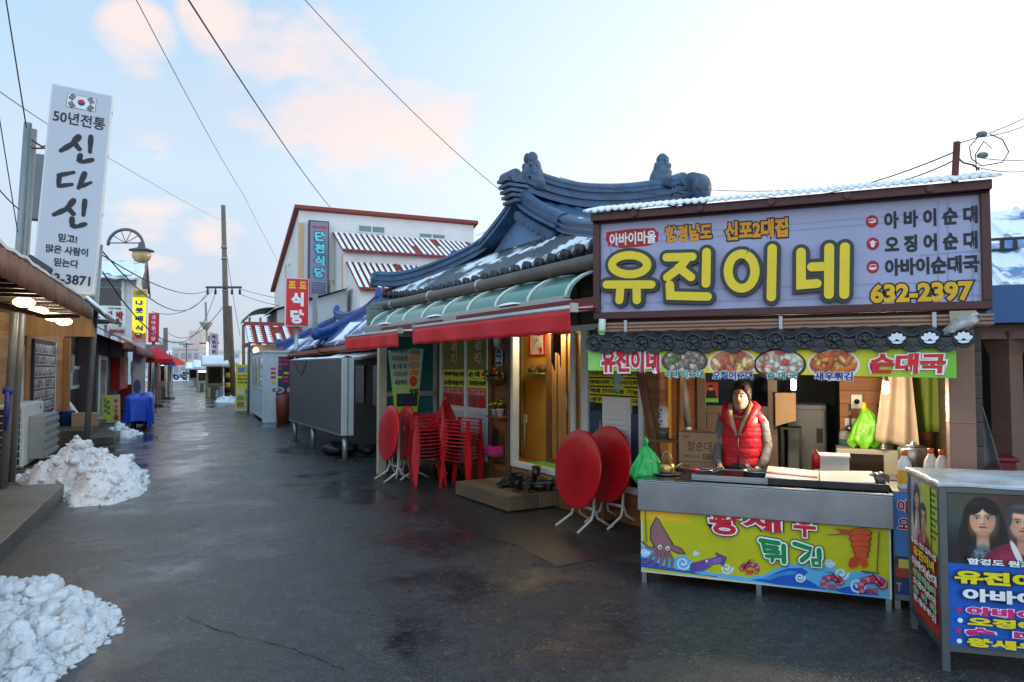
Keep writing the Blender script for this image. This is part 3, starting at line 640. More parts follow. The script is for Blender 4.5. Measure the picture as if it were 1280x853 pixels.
mb = MB(); mb.b(xe + .035, xg1, .012, .022, .4, 2.08); mb.build('pane', GLASS('door_side_glass', (190, 205, 190), .1), slide)
# green barrel canopy on its rail
b2 = thing('barrel_canopy', 'green translucent barrel canopy with white ribs along the restaurant eave', 'canopy', W.w(0, 0), -60)
GREENP = GLASS('green_polycarbonate', (170, 214, 198), .5, .18); GREENP.node_tree.nodes['Principled BSDF'].inputs['Base Color'].default_value = (0.09, 0.22, 0.17, 1)
x0c = W.hit(465, 400, -1.05)[0]; x1c = 2.95
def cprof(t, off=0.0): a = R(90 * t); return (-.42 - (.66 + off) * math.sin(a), 2.30 + (.32 + off) * math.cos(a))
mb = MB(); mb.grid(lambda u, v: (x0c + (x1c - x0c) * u, *cprof(v)), 40, 10); mb.build('canopy_sheet', GREENP, b2)
for i in range(9):
    x = x0c + .06 + i * (x1c - x0c - .12) / 8; mb = MB(); mb.tube([(x, *cprof(t / 8, .008)) for t in range(9)], .018, 6); mb.build('rib', WHITEF, b2)
mb = MB(); mb.b(x0c - .05, x1c, -1.16, -1.06, 2.20, 2.30); mb.b(x0c - .03, x1c, -1.13, -1.08, 2.30, 2.325); mb.build('front_rail', ALU, b2, bevel=.008)
mb = MB(); mb.prismx([(-.36, 2.3), (-1.10, 2.3), (-1.10, 2.62), (-.36, 2.64)], x0c - .06, x0c - .045); mb.b(x0c - .07, x0c - .03, -1.12, -1.06, 2.3, 2.64); mb.b(x0c - .07, x0c - .03, -1.06, -.4, 2.62, 2.66); mb.build('end_panel', M('grey_green_end_panel', (110, 130, 124), .4, var=.15), b2)
for k in range(9):
    mb = MB(); x = x0c + .1 + k * .62 + random.uniform(-.1, .1); l_ = random.uniform(.3, .6)
    if k % 3 != 1: continue
    mb.grid(lambda u, v: (x + l_ * u, -1.20 + .10 * v, 2.305 + .03 * math.sin(math.pi * u) ** .4 * math.sin(math.pi * v) ** .5), 12, 5); mb.build('snow_on_rail', SNOW_C, b2)
# awnings
REDA = M('red_awning_fabric', (206, 22, 38), .65, var=.16, vs_=4, bump=.1, bs=30, dirt=(120, 14, 26), dirt_amt=.4)
def awning(label, px0, px1, yq):
    YP = -1.72; xa, za = W.hit(px0, yq[0], YP); xb, zb = W.hit(px1, yq[1], YP)
    t = thing('awning', label, 'awning', W.w(xa, 0), -60, 'red awnings over the restaurant front'); wdt = xb - xa; zt = (za + zb) / 2
    mb = MB(); mb.grid(lambda u, v: (wdt * u, YP + (.58) * v, zt + .10 * v - .03 * math.sin(math.pi * v)), 24, 8, .004); mb.build('fabric', REDA, t)
    mb = MB(); mb.tube([(0, YP, zt), (wdt, YP, zt)], .026, 10); mb.b(-.03, .0, YP - .03, YP + .03, zt - .035, zt + .035); mb.b(wdt, wdt + .03, YP - .03, YP + .03, zt - .035, zt + .035); mb.build('front_bar', ALU, t)
    mb = MB(); mb.grid(lambda u, v: (wdt * u, YP - .028 - .014 * math.sin(u * 23) * v, zt - .02 - (.175 + .006 * math.sin(u * 60)) * v), 60, 5, .003); mb.build('valance', REDA, t)
    mb = MB(); mb.b(0, wdt, -1.20, -1.14, zt + .06, zt + .15); mb.build('cassette', M('maroon_cassette', (96, 26, 30), .5, var=.2), t)
    for x in (.15, wdt - .15):
        mb = MB(); mb.tube([(x, -1.16, zt + .05), (x + .3 * (1 if x < wdt / 2 else -1), -1.45, zt + .02), (x, YP + .02, zt)], .02, 8); mb.build('arm', WHITEF, t)
    return t
awning('longer bright red retracted awning with plain valance beside the big shop sign', 519, 716, (411, 383))
awning('shorter dusty red awning at the left end of the green canopy', 434, 500, (422, 413))
# side screen of teal glass on a post, facing down the street
SC = F(tuple(G(477, 593)), 30)
t = thing('glass_screen', 'teal glass side screen on a pale metal post at the restaurant corner', 'screen', SC.o, 30)
mb = MB(); mb.b(-.07, .06, -.05, .05, 0, 2.22); mb.build('post', M('pale_beige_post', (178, 172, 150), .5, var=.15, vs_=3, dirt=(130, 122, 100), dirt_amt=.5), t, bevel=.006)
mb = MB(); mb.b(.06, .92, -.03, .03, 1.20, 1.28); mb.b(.86, .92, -.03, .03, .1, 2.2); mb.b(.06, .86, -.03, .03, .1, .16); mb.b(.06, .86, -.03, .03, 2.14, 2.2); mb.build('screen_frame', ALU, t, bevel=.004)
mb = MB(); mb.b(.06, .86, -.004, .004, .16, 2.14); mb.build('pane', TEALG, t)
# ================================================================== STREET STALL
def pxb(fr, x0, y0, x1, y1, yo=0.0):
    xm_, ym_ = (x0 + x1) / 2, (y0 + y1) / 2
    a = fr.hit(x0, ym_, yo); b_ = fr.hit(x1, ym_, yo); c = fr.hit(xm_, y0, yo); d = fr.hit(xm_, y1, yo)
    return (a[0] + b_[0]) / 2, (c[1] + d[1]) / 2, b_[0] - a[0], c[1] - d[1]
class SUB(F):           # frame whose origin is a thing's base, so hits come out in the thing's own coordinates
    def __init__(s, o, deg): super().__init__(o, deg)
MAROON = M('maroon_painted_steel', (74, 26, 26), .45, var=.2, vs_=3, dirt=(46, 20, 20), dirt_amt=.5)
BEAM = M('brown_beam_profile', (150, 112, 92), .5, var=.15, vs_=3, dirt=(104, 76, 62), dirt_amt=.5)
PILLAR = M('pinkish_brown_pillar', (138, 100, 84), .55, var=.15, vs_=2, dirt=(98, 70, 58), dirt_amt=.5)
BLKTILE = M('black_roof_tile', (34, 38, 42), .38, var=.35, vs_=9, bump=.3, bs=30, dirt=(66, 68, 68), dirt_amt=.4)
# ---- structure of the stall
SX0 = T.hit(748, 420, 0)[0]; SX1 = T.hit(1238, 400, 0)[0]
st = thing('food_stall', 'open front food stall with brown beam and pillars and black tiled eave', 'stall', T.o, -22.8)
mb = MB(); px_r = T.hit(1201, 520, .02)[0]; mb.b(px_r - .075, px_r + .075, -.05, .10, 0, 1.98); mb.b(px_r - .078, px_r + .078, -.053, .103, 1.28, 1.30); mb.build('pillar', PILLAR, st, bevel=.008)
mb = MB(); zb = T.hit(1000, 412, -.1)[1]; zt = T.hit(1000, 398, -.1)[1]; xb0 = T.hit(757, 407, -.1)[0]; xb1 = T.hit(1242, 406, -.1)[0]
for k in range(3):
    h = (zt - zb) / 3; mb.b(xb0, xb1, -.13, 0.0, zb + k * h + .006, zb + (k + 1) * h - .003)
mb.b(xb0 + .01, xb1 - .01, -.115, -.01, zb, zt)
beam = mb.build('beam', BEAM, st, bevel=.005)
for px in (782, 976, 1168):
    x = T.hit(px, 407, -.14)[0]; mb = MB(); mb.b(x - .012, x + .012, -.145, -.125, zb - .01, zt + .015); mb.build('bracket', STEEL, beam)
x = T.hit(1204, 405, -.14)[0]; mb = MB(); mb.b(x - .075, x + .075, -.139, -.131, zb + .01, zt + .02); mb.build('cover_plate', M('beige_cover_plate', (168, 152, 130), .5, var=.15), beam)
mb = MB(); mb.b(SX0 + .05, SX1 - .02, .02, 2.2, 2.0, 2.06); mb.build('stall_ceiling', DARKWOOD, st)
mb = MB(); mb.b(px_r + .1, px_r + .14, .1, 2.2, 0, 2.0); mb.build('side_wall', DARKWOOD, st)
# wooden posts on the left
mb = MB(); a = P(806, 470, 6.9); b_ = P(822, 592, 6.9)
def tl(p): d = p - T.o; return Vector((d.dot(T.x), d.dot(T.y), d.z))
mb.tube([tl(P(800, 462, 6.9)), tl(P(824, 585, 6.9))], .045, 6, smooth=False); mb.build('leaning_post', POSTWOOD, st)
mb = MB(); mb.tube([tl(P(851, 460, 7.0)), tl(P(849, 600, 7.0))], .035, 4, smooth=False); mb.build('post', POSTWOOD, st)
mb = MB(); mb.box(tl(P(838, 551, 6.85)), (.42, .14, .03)); mb.build('shelf', POSTWOOD, st)
# eave of black tiles
YE = -.30; ex0 = T.hit(742, 425, YE)[0]; ex1 = T.hit(1204, 428, YE)[0]; ez = (T.hit(742, 425, YE)[1] + T.hit(1204, 428, YE)[1]) / 2
NT = 14; dx = (ex1 - ex0) / (NT - 1)
mb = MB(); mb.grid(lambda u, v: (ex0 - .06 + (ex1 - ex0 + .12) * u, YE + .04 + .26 * v, ez + .015 + .11 * v + .03 * abs(math.cos(math.pi * (u * (ex1 - ex0 + .12) - .06) / dx))), 140, 6, .03)
eave = mb.build('tiled_eave', BLKTILE, st)
WHITEP = PRT((226, 230, 236))
for i in range(NT):
    x = ex0 + i * dx; mb = MB(); r_ = .062
    mb.lathe([(0, .05), (r_, .05), (r_, -.01), (r_ * .82, -.016), (r_ * .78, -.008), (r_ * .3, -.008), (r_ * .25, -.016), (0, -.018)], (x, YE, ez), 22, 'Y')
    for k in range(6): mb.sphere((x + r_ * .52 * math.cos(k * 1.047), YE - .008, ez + r_ * .52 * math.sin(k * 1.047)), .011, 5, (1, .6, 1))
    ob = mb.build('round_end_tile', BLKTILE, eave)
    if i >= NT - 3:
        A = ART(y=YE - .018); z = ez - .012
        for a in (25, 58, 90, 122, 155): A.p([(x + (p[0] * math.cos(R(a - 90)) - p[1] * math.sin(R(a - 90))), z + (p[0] * math.sin(R(a - 90)) + p[1] * math.cos(R(a - 90)))) for p in arc(0, .032, .013, .022, n=12)], (228, 232, 240))
        A.p(arc(x, z - .004, .034, .016, 180, 360, 12), (228, 232, 240)); A.done(ob, 'lotus_emblem')
for i in range(NT - 1):
    x = ex0 + (i + .5) * dx; w = dx * .5 - .005
    out_ = [(x - w, ez + .035)] + [(x - w + 2 * w * k / 12, ez - .022 - .062 * math.sin(math.pi * k / 12) ** .8) for k in range(13)] + [(x + w, ez + .035)] + [(x + w - 2 * w * k / 8, ez + .035 - .03 * math.sin(math.pi * k / 8)) for k in range(1, 8)]
    mb = MB(); mb.prism(out_, YE - .004, YE + .03)
    for k in (-.4, 0, .4): mb.tube([(x + w * k - .02, YE - .006, ez - .03), (x + w * k, YE - .006, ez - .05 + .02 * abs(k)), (x + w * k + .022, YE - .006, ez - .032)], .006, 5)
    mb.build('drip_tile', BLKTILE, eave, bevel=.004)

# ---- back of the stall: board wall, door, dark store room, counter things
YB = 2.2
def bx_(px, y=YB): return T.hit(px, 520, y)[0]
bw = thing('stall_back_wall', 'warm lit wooden back wall of the stall with sliding door and store room', 'wall', T.w(0, YB), -22.8)
xs_ = [bx_(p) for p in (812, 872, 972, 1050, 1112, 1196)]
STW = WOOD('orange_lit_boards', (112, 66, 34), (176, 112, 60), .13)
mb = MB(); mb.b(xs_[0], xs_[1], 0, .1, 0, 2.0); mb.b(xs_[3], px_r + .1, 0, .1, 0, 2.0); mb.b(xs_[1], xs_[3], 0, .1, 1.85, 2.0); mb.build('wall', STW, bw)
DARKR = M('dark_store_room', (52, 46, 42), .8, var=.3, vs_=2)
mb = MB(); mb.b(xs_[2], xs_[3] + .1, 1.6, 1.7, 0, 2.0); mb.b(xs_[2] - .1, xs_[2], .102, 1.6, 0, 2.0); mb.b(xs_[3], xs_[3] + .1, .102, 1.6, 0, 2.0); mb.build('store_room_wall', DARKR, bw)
BRD = M('brown_grey_door_profile', (122, 104, 92), .45, var=.15, vs_=3)
mb = MB(); frame(mb, xs_[1], xs_[2], .04, 1.85, .09, -.04, .04); mb.b(xs_[1] + .09, xs_[2] - .09, -.03, .03, 1.18, 1.26)
n = 5
for k in range(n):
    x0 = xs_[1] + .09 + (xs_[2] - xs_[1] - .18) * k / n; x1 = xs_[1] + .09 + (xs_[2] - xs_[1] - .18) * (k + 1) / n; mb.b(x0 + .004, x1 - .004, -.015, .015, .13, 1.18)
d_ = mb.build('door', BRD, bw, bevel=.004)
mb = MB(); mb.b(xs_[1] + .09, xs_[2] - .09, -.005, .005, 1.26, 1.76); mb.build('pane', GLASS('dark_door_glass', (60, 70, 82), .3), d_)
fr2 = SUB(T.w(0, YB), -22.8)
A = ART(y=-.012); cx, cz, w, h = pxb(fr2, 880, 478, 898, 503)
A.r(cx - w / 2, cz - h / 2, cx + w / 2, cz + h / 2, (176, 60, 50)); A.p([(cx - w * .4, cz - h * .3), (cx + w * .4, cz - h * .3), (cx + w * .25, cz + h * .1), (cx - w * .25, cz + h * .1)], (36, 34, 38)); A.e(cx, cz + h * .2, w * .16, h * .13, (196, 146, 116)); A.p(arc(cx, cz + h * .24, w * .18, h * .12, 0, 180, 12), (26, 22, 22)); A.r(cx - w * .5, cz - h * .5, cx + w * .5, cz - h * .3, (120, 190, 70))
t = thing('poster', 'small poster of a man in black with a green strip on the stall door', 'poster', T.w(0, YB), -22.8); A.done(t)
# ---- ceiling lamps (two lit compact tubes)
for k, (px, py, lb) in enumerate(((992, 481, 'lit compact bulb hanging in the dark doorway of the stall'), (1107, 485, 'lit compact bulb hanging in front of the wooden wall by the apron'))):
    x, z = T.hit(px, py, .9)
    t = thing('hanging_bulb', lb, 'light bulb', T.w(x, .9, 2.0), -22.8, 'bulbs hanging in the stall')
    mb = MB(); mb.tube([(0, 0, 0), (0, 0, z - 2.0 + .09)], .005, 6); mb.build('cord', BLACKM, t)
    mb = MB(); mb.lathe([(0, .09), (.02, .09), (.022, .05), (.02, .045), (0, .045)], (0, 0, z - 2.0), 14); mb.build('socket', WHITEF, t)
    mb = MB(); mb.lathe([(0, .045), (.019, .045), (.022, .03), (.022, -.035), (.016, -.045), (0, -.047)], (0, 0, z - 2.0), 14); mb.build('tube', M('lit_bulb', (255, 244, 214), .4, var=0, emit=14.0), t)
    lamp(t, (0, 0, z - 2.0 - .12), 22, (1.0, .80, .52), .05)

# ---- big shop sign
YS = -.02
sg = SUB(T.w(0, YS), -22.8)
x0, zb0 = sg.hit(744, 397); x1, zb1 = sg.hit(1239, 391); z0 = (zb0 + zb1) / 2; z1 = (sg.hit(743, 282)[1] + sg.hit(1239, 238)[1]) / 2
sn = thing('shop_sign', 'large lilac shop sign with yellow letters and brown frame above the food stall', 'sign', T.w((x0 + x1) / 2, YS, z0), -22.8)
off = ((x0 + x1) / 2, z0)
def sx_(px, py, yo=0.0): a = sg.hit(px, py, yo); return (a[0] - off[0], a[1] - off[1])
def sbox(x0, y0, x1, y1, yo=0.0):
    c = pxb(sg, x0, y0, x1, y1, yo); return c[0] - off[0], c[1] - off[1], c[2], c[3]
hw = (x1 - x0) / 2; H = z1 - z0
mb = MB(); mb.b(-hw, hw, .01, .22, .0, H); mb.build('box', MAROON, sn)
mb = MB(); f_ = .055
mb.b(-hw, hw, -.06, .008, 0, f_); mb.b(-hw, hw, -.06, .008, H - .012, H); mb.b(-hw, -hw + f_, -.06, .008, f_, H - .012); mb.b(hw - f_, hw, -.06, .008, f_, H - .012); mb.build('frame', MAROON, sn, bevel=.005)
LIL = M('lilac_sign_face', (160, 163, 194), .35, var=.10, vs_=1.5, dirt=(140, 142, 176), dirt_amt=.4)
mb = MB(); mb.b(-hw + f_, hw - f_, -.022, .006, f_, H - .012); mb.build('face', LIL, sn)
A = ART(y=-.0225, step=.0001)
GR = (146, 150, 186)
for px0, py0, px1, py1 in ((755, 300, 1226, 262), (755, 308, 1226, 270), (755, 366, 1226, 352), (755, 380, 1226, 370), (1172, 254, 1172, 386), (1184, 254, 1184, 386), (1150, 320, 1226, 314), (1150, 332, 1226, 328), (765, 300, 765, 385), (773, 300, 773, 385), (1215, 254, 1215, 386)):
    A.st([sx_(px0, py0), sx_(px1, py1)], .012, GR)
A.done(sn, 'lattice_print')
YEL = M('yellow_letter_face', (236, 204, 22), .4, var=.08, vs_=4); DKG = M('dark_green_grey_letter_edge', (40, 50, 52), .45, var=.15)
def Z(p): return sx_(740 + p[0] / 2.51, 230 + p[1] / 2.51, -.05)
def ell(cx, cy, rx, ry, a0=-70, a1=290, n=30): return [(cx + rx * math.cos(R(a0 + (a1 - a0) * i / (n - 1))), cy + ry * math.sin(R(a0 + (a1 - a0) * i / (n - 1)))) for i in range(n)]
GLY = [
    [ell(120, 255, 55, 30), [(48, 317), (188, 317)], [(92, 318), (88, 366)], [(142, 318), (143, 366)]],
    [[(236, 232), (316, 230)], [(300, 234), (276, 266), (238, 294)], [(274, 264), (312, 294)], [(361, 216), (359, 314)], [(246, 318), (248, 352), (364, 355)]],
    [ell(470, 275, 42, 54), [(566, 204), (563, 356)]],
    [[(656, 216), (656, 318), (705, 314)], [(690, 262), (738, 260)], [(744, 202), (743, 348)], [(793, 200), (791, 348)]],
]
sc_ = 1 / 2.51 * 5.3 / 900
for g in GLY:
    mb = MB(); k = 0
    for st_ in g:
        q = [Z(p) for p in st_]; rb = [q[0]]
        for part, wd_, ya, yb in ((0, 50 * sc_, -.062, -.026), (1, 27 * sc_, -.072, -.060)):
            mb.m = part
            # dense centreline ribbons, each stroke a hair apart from the next
            qq = [Vector(p) for p in q]; L_, R_ = [], []
            for i, p in enumerate(qq):
                a = (qq[i] - qq[i - 1]).normalized() if i else None; b_ = (qq[i + 1] - qq[i]).normalized() if i < len(qq) - 1 else None
                tt = (a + b_).normalized() if a is not None and b_ is not None else (a if b_ is None else b_)
                kk = 1 / max(.5, tt.dot(a if a is not None else b_)); nn = Vector((-tt.y, tt.x)) * wd_ / 2 * kk
                L_.append(p + nn); R_.append(p - nn)
            e = k * .0007; n_ = len(qq)
            fr_ = [(p.x, ya - e, p.y) for p in L_ + R_]; bk_ = [(p.x, yb, p.y) for p in L_ + R_]
            fs = [(i, n_ + i, n_ + i + 1, i + 1) for i in range(n_ - 1)] + [(2 * n_ + i, i, i + 1, 2 * n_ + i + 1) for i in range(n_ - 1)] + [(n_ + i, 3 * n_ + i, 3 * n_ + i + 1, n_ + i + 1) for i in range(n_ - 1)]
            mb.add(fr_ + bk_, fs)
            for p in (() if (qq[0] - qq[-1]).length < .004 else (qq[0], qq[-1])):
                k += .35; mb.prism(list(reversed(arc(p.x, p.y, wd_ / 2, wd_ / 2, n=20)))[::-1], ya - e - .0002, yb)
        k += 1
    mb.build('letter', [DKG, YEL], sn)
def stext(body, x0, y0, x1, y1, col, **k):
    c = sbox(x0, y0, x1, y1, -.024); k.setdefault('y', -.0255); return text(sn, body, c[0], c[1], c[2], c[3], col, **k)
A = ART(y=-.0225); A.p([sx_(*p) for p in [(759, 291), (790, 287), (818, 286), (824, 292), (823, 303), (812, 308), (780, 311), (762, 309), (758, 300)]], (176, 30, 34)); A.done(sn, 'red_badge')
stext('아바이마을', 762, 290, 820, 306, (240, 238, 236), y=-.026, bold=.03)
stext('함경남도', 832, 281, 890, 302, (226, 150, 30), bold=.05, outl=(28, 26, 30), outw=.07, y=-.027)
stext('신포2대집', 906, 275, 985, 299, (226, 150, 30), bold=.05, outl=(28, 26, 30), outw=.07, y=-.027)
BK = (38, 38, 46)
stext('아 바 이 순 대', 1105, 261, 1222, 283, BK, bold=.045, shear=0)
stext('오 징 어 순 대', 1106, 292, 1222, 314, BK, bold=.045)
stext('아바이순대국', 1106, 321, 1224, 343, BK, bold=.045)
stext('632-2397', 1088, 353, 1217, 378, (230, 178, 28), bold=.045, outl=(30, 28, 30), outw=.06, y=-.027)
for px, py in ((1090, 277), (1091, 305), (1091, 334)):
    c = sbox(px - 8, py - 8, px + 8, py + 8, -.024); A = ART(y=-.0228); A.e(c[0], c[1], c[2] / 2, c[3] / 2, (170, 30, 38))
    A.p(arc(c[0], c[1] + .002, .026, .014, 200, 380, 12) if py == 277 else arc(c[0], c[1], .014, .026, 0, 360, 12) if py == 305 else arc(c[0], c[1], .026, .022, 180, 360, 12), (236, 220, 220))
    A.st([(c[0] - .02, c[1] + .012), (c[0] + .005, c[1] + .018), (c[0] + .022, c[1] + .01)], .006, (236, 220, 220)); A.done(sn, 'round_icon')
# corrugated snow-covered little roof over the sign
mb = MB(); mb.grid(lambda u, v: (-hw - .05 + (2 * hw + .1) * u, -.17 + .52 * v, H + .075 + .14 * v + .008 * math.sin(u * (2 * hw + .1) * 2 * math.pi / .055) + .006 * mnoise.noise((u * 40, v * 3, 0))), 420, 3, .012)
mb.build('sign_roof', SNOWY('snowy_corrugated_sheet', (150, 154, 160), .86, 3.0, .6, (1, 1, 1), .2, 1.0), sn)
mb = MB(); mb.b(-hw, hw, -.12, .1, H + .001, H + .06)
for k in range(5): x = -hw + .35 + k * (2 * hw - .7) / 4; mb.tube([(x, -.14, H + .03), (x, .05, H + .03)], .026, 8)
mb.build('roof_support', MAROON, sn)

# ---- banner below the eave
YN = -.265
bn = SUB(T.w(0, YN), -22.8)
bp0 = bn.hit(735, 448); bp1 = bn.hit(1195, 440); bq0 = bn.hit(735, 463); bq1 = bn.hit(1195, 473); bztop = ez - .025
t = thing('menu_banner', 'long yellow green menu banner with dish photos under the black tiled eave', 'banner', T.w(0, YN), -22.8)
zb_l, zb_r = bq0[1], bq1[1]
A = ART(y=0, step=.0005); xl, xr = bp0[0], bp1[0]
def grad(n=24):
    stops = [(0, (150, 214, 110)), (.22, (176, 214, 60)), (.38, (240, 216, 40)), (.62, (240, 220, 40)), (.8, (206, 214, 50)), (1, (120, 190, 70))]
    for i in range(n):
        u = (i + .5) / n
        for (a, ca), (b_, cb) in zip(stops, stops[1:]):
            if a <= u <= b_: q = (u - a) / (b_ - a); c = tuple(int((ca[j] + (cb[j] - ca[j]) * q) // 6 * 6) for j in range(3))
        xa, xb = xl + (xr - xl) * i / n, xl + (xr - xl) * (i + 1) / n; A.col(c)
        za, zc = zb_l + (zb_r - zb_l) * i / n, zb_l + (zb_r - zb_l) * (i + 1) / n
        A.add([(xa, -.0003, za), (xb, -.0003, zc), (xb, -.0003, bztop), (xa, -.0003, bztop)], [(0, 1, 2, 3)])
grad(); A.y = -.001
FD = [[(120, 100, 90), (170, 146, 128), (140, 120, 108), (84, 130, 60), (196, 176, 160)], [(206, 130, 76), (232, 180, 100), (190, 84, 60), (240, 206, 140), (216, 120, 90)], [(226, 210, 186), (206, 160, 136), (206, 70, 50), (240, 230, 214), (170, 150, 130)], [(214, 104, 34), (236, 146, 56), (196, 80, 30), (244, 180, 90)]]
for (px, py, rx, ry), fm, ring in zip(((856, 452, 29, 17), (916, 455, 31, 19), (975, 456, 33, 20), (1042, 456, 33, 20)), FD, ((90, 80, 72), (238, 236, 228), (60, 56, 54), (238, 236, 228))):
    c = pxb(bn, px - rx, py - ry, px + rx, py + ry); A.e(c[0], c[1], c[2] / 2, c[3] / 2, ring); dish(t, c[0], c[1] + .004, c[2] * .45, c[3] * .43, fm, -.009, int(px), (1.2, 2.2, 1.3, 3.4)[int((px - 850) / 62)])
A.done(t, 'printed_cloth')
def btext(body, x0, y0, x1, y1, col, **k): c = pxb(bn, x0, y0, x1, y1); k.setdefault('y', -.012); return text(t, body, c[0], c[1], c[2], c[3], col, **k)
btext('유진이네', 752, 437, 825, 466, (206, 40, 56), bold=.05, outl=(244, 240, 236), outw=.06)
btext('아바이순대', 832, 463, 880, 473, (30, 130, 120), bold=.04, outl=(236, 240, 226), outw=.05)
btext('오징어순대', 891, 464, 941, 475, (40, 50, 140), bold=.04, outl=(236, 240, 226), outw=.05)
btext('순 대 국', 959, 465, 996, 475, (30, 130, 120), bold=.04, outl=(236, 240, 226), outw=.05)
btext('새우튀김', 1018, 465, 1066, 476, (40, 50, 140), bold=.04, outl=(236, 240, 226), outw=.05)
btext('순대국', 1087, 442, 1182, 467, (214, 44, 48), bold=.05, outl=(246, 240, 236), outw=.06, shear=.1)
# small rolled banner end and plastic bag at the beam's ends
t = thing('rolled_banner', 'small rolled white and green printed cloth tied at the left end of the brown beam', 'cloth', T.w(T.hit(751, 408, -.18)[0], -.17, T.hit(751, 420, -.18)[1]), -22.8)
mb = MB(); mb.tube([(0, 0, -.02), (.005, 0, .05), (.01, 0, .13)], [.022, .03, .026], 10); mb.m = 1; mb.tube([(.0025, 0, .02), (.004, 0, .045)], [.029, .031], 10); mb.build('roll', [PRT((216, 222, 206)), PRT((120, 190, 90))], t)
t = thing('plastic_bag', 'crumpled translucent plastic bag stuffed above the last lotus end tile', 'bag', T.w(ex1 - .02, YE + .05, ez + .05), -22.8)
mb = MB(); mb.grid(lambda u, v: ((.10 + .05 * mnoise.noise((u * 5, v * 5, 1))) * math.cos(6.283 * u) * math.sin(math.pi * v) + .02, .07 * math.sin(6.283 * u) * math.sin(math.pi * v), .035 - .045 * math.cos(math.pi * v) + .03 * mnoise.noise((u * 7, v * 7, 4)) + .05 * math.cos(6.283 * u) * math.sin(math.pi * v)), 24, 14); mb.build('bag', M('crumpled_clear_plastic', (190, 186, 180), .3, var=.4, vs_=20, alpha=.85), t)

# ---- serving counter
CW = T.hit(1114, 700, 0)[0]; CT = .79
ct = thing('serving_counter', 'stainless steel serving counter with yellow seafood picture panel on its front', 'counter', T.o, -22.8)
mb = MB(); mb.b(-.02, CW + .02, -.04, -.01, .555, CT - .012); mb.b(-.02, CW + .02, -.046, .02, CT - .012, CT); mb.build('apron', STEEL, ct, bevel=.006)
mb = MB(); mb.b(-.01, CW + .01, .021, .60, CT - .035, CT - .006); mb.b(-.01, CW + .01, .58, .60, CT - .004, CT + .02); mb.build('top', M('dark_steel_top', (84, 82, 80), .25, .8, var=.25, vs_=4), ct, bevel=.004)
mb = MB(); mb.b(0, .03, .0, .58, .10, CT - .036); mb.b(CW - .03, CW, .0, .58, .10, CT - .036); mb.b(.031, CW - .031, .55, .58, .1, CT - .036); mb.build('side_panel', STEEL, ct)
for x in (.02, CW / 2, CW - .02):
    for y in (.0, .55):
        mb = MB(); mb.b(x - .018, x + .018, y, y + .036, 0, .10); mb.build('leg', STEEL, ct)
mb = MB(); mb.b(0, CW, -.008, .0, .08, .556); pn = mb.build('front_panel', M('panel_edge', (206, 206, 196), .5), ct)
cf = SUB(T.o, -22.8)
def C(p, yo=-.01): return cf.hit(790 + p[0] / 3.765, 620 + p[1] / 3.765, yo)
A = ART(y=-.0085, step=.0001); A.r(.012, .092, CW - .012, .555, (196, 194, 26))
def poly(pts, c): A.p([C(p) for p in pts], c)
def strk(pts, w, c): A.st([C(p) for p in pts], [q / 3.765 * 5.3 / 900 for q in w] if isinstance(w, (list, tuple)) else w / 3.765 * 5.3 / 900, c)
def el(cx, cy, rx, ry, c, a=0): poly([(cx + rx * math.cos(R(k)) * math.cos(R(a)) - ry * math.sin(R(k)) * math.sin(R(a)), cy + rx * math.cos(R(k)) * math.sin(R(a)) + ry * math.sin(R(k)) * math.cos(R(a))) for k in range(0, 360, 15)], c)
# sunburst
poly([(40, 62), (170, 78), (300, 88), (250, 100), (290, 132), (210, 118), (150, 120), (60, 110), (40, 120)], (236, 190, 40))
# waves
W1, W2, W3, W4 = (96, 180, 226), (30, 90, 190), (170, 220, 240), (226, 240, 248)
poly([(42, 232), (75, 246), (110, 262), (140, 290), (180, 300), (215, 286), (250, 282), (300, 320), (350, 358), (410, 368), (470, 372), (540, 385), (620, 372), (680, 340), (740, 320), (800, 318), (850, 335), (900, 322), (950, 340), (1000, 372), (1040, 360), (1100, 356), (1160, 372), (1205, 400), (1210, 486), (1000, 462), (700, 424), (400, 384), (42, 336)], W1)
poly([(42, 290), (90, 296), (140, 330), (200, 345), (260, 352), (330, 372), (400, 378), (400, 384), (42, 336)], W2)
poly([(560, 396), (620, 388), (690, 356), (740, 340), (800, 340), (830, 360), (800, 384), (840, 402), (900, 440), (700, 420)], W2)
poly([(900, 430), (960, 440), (1040, 420), (1100, 430), (1170, 470), (1000, 460)], W2)
poly([(600, 392), (680, 366), (740, 352), (780, 356), (760, 372), (700, 376), (650, 396)], (60, 140, 214))
for cx, cy, r_ in ((60, 265, 20), (240, 316, 36), (445, 340, 30), (790, 384, 24), (985, 366, 34), (1060, 420, 40), (930, 316, 22), (300, 270, 12)):
    strk([(cx + r_ * (1 - k / 14) * math.cos(k * .75), cy + r_ * (1 - k / 14) * math.sin(k * .75)) for k in range(13)], 9, W4); strk([(cx + 4 + r_ * (1 - k / 14) * math.cos(k * .75 + .4), cy + r_ * (1 - k / 14) * math.sin(k * .75 + .4)) for k in range(10)], 5, W3)
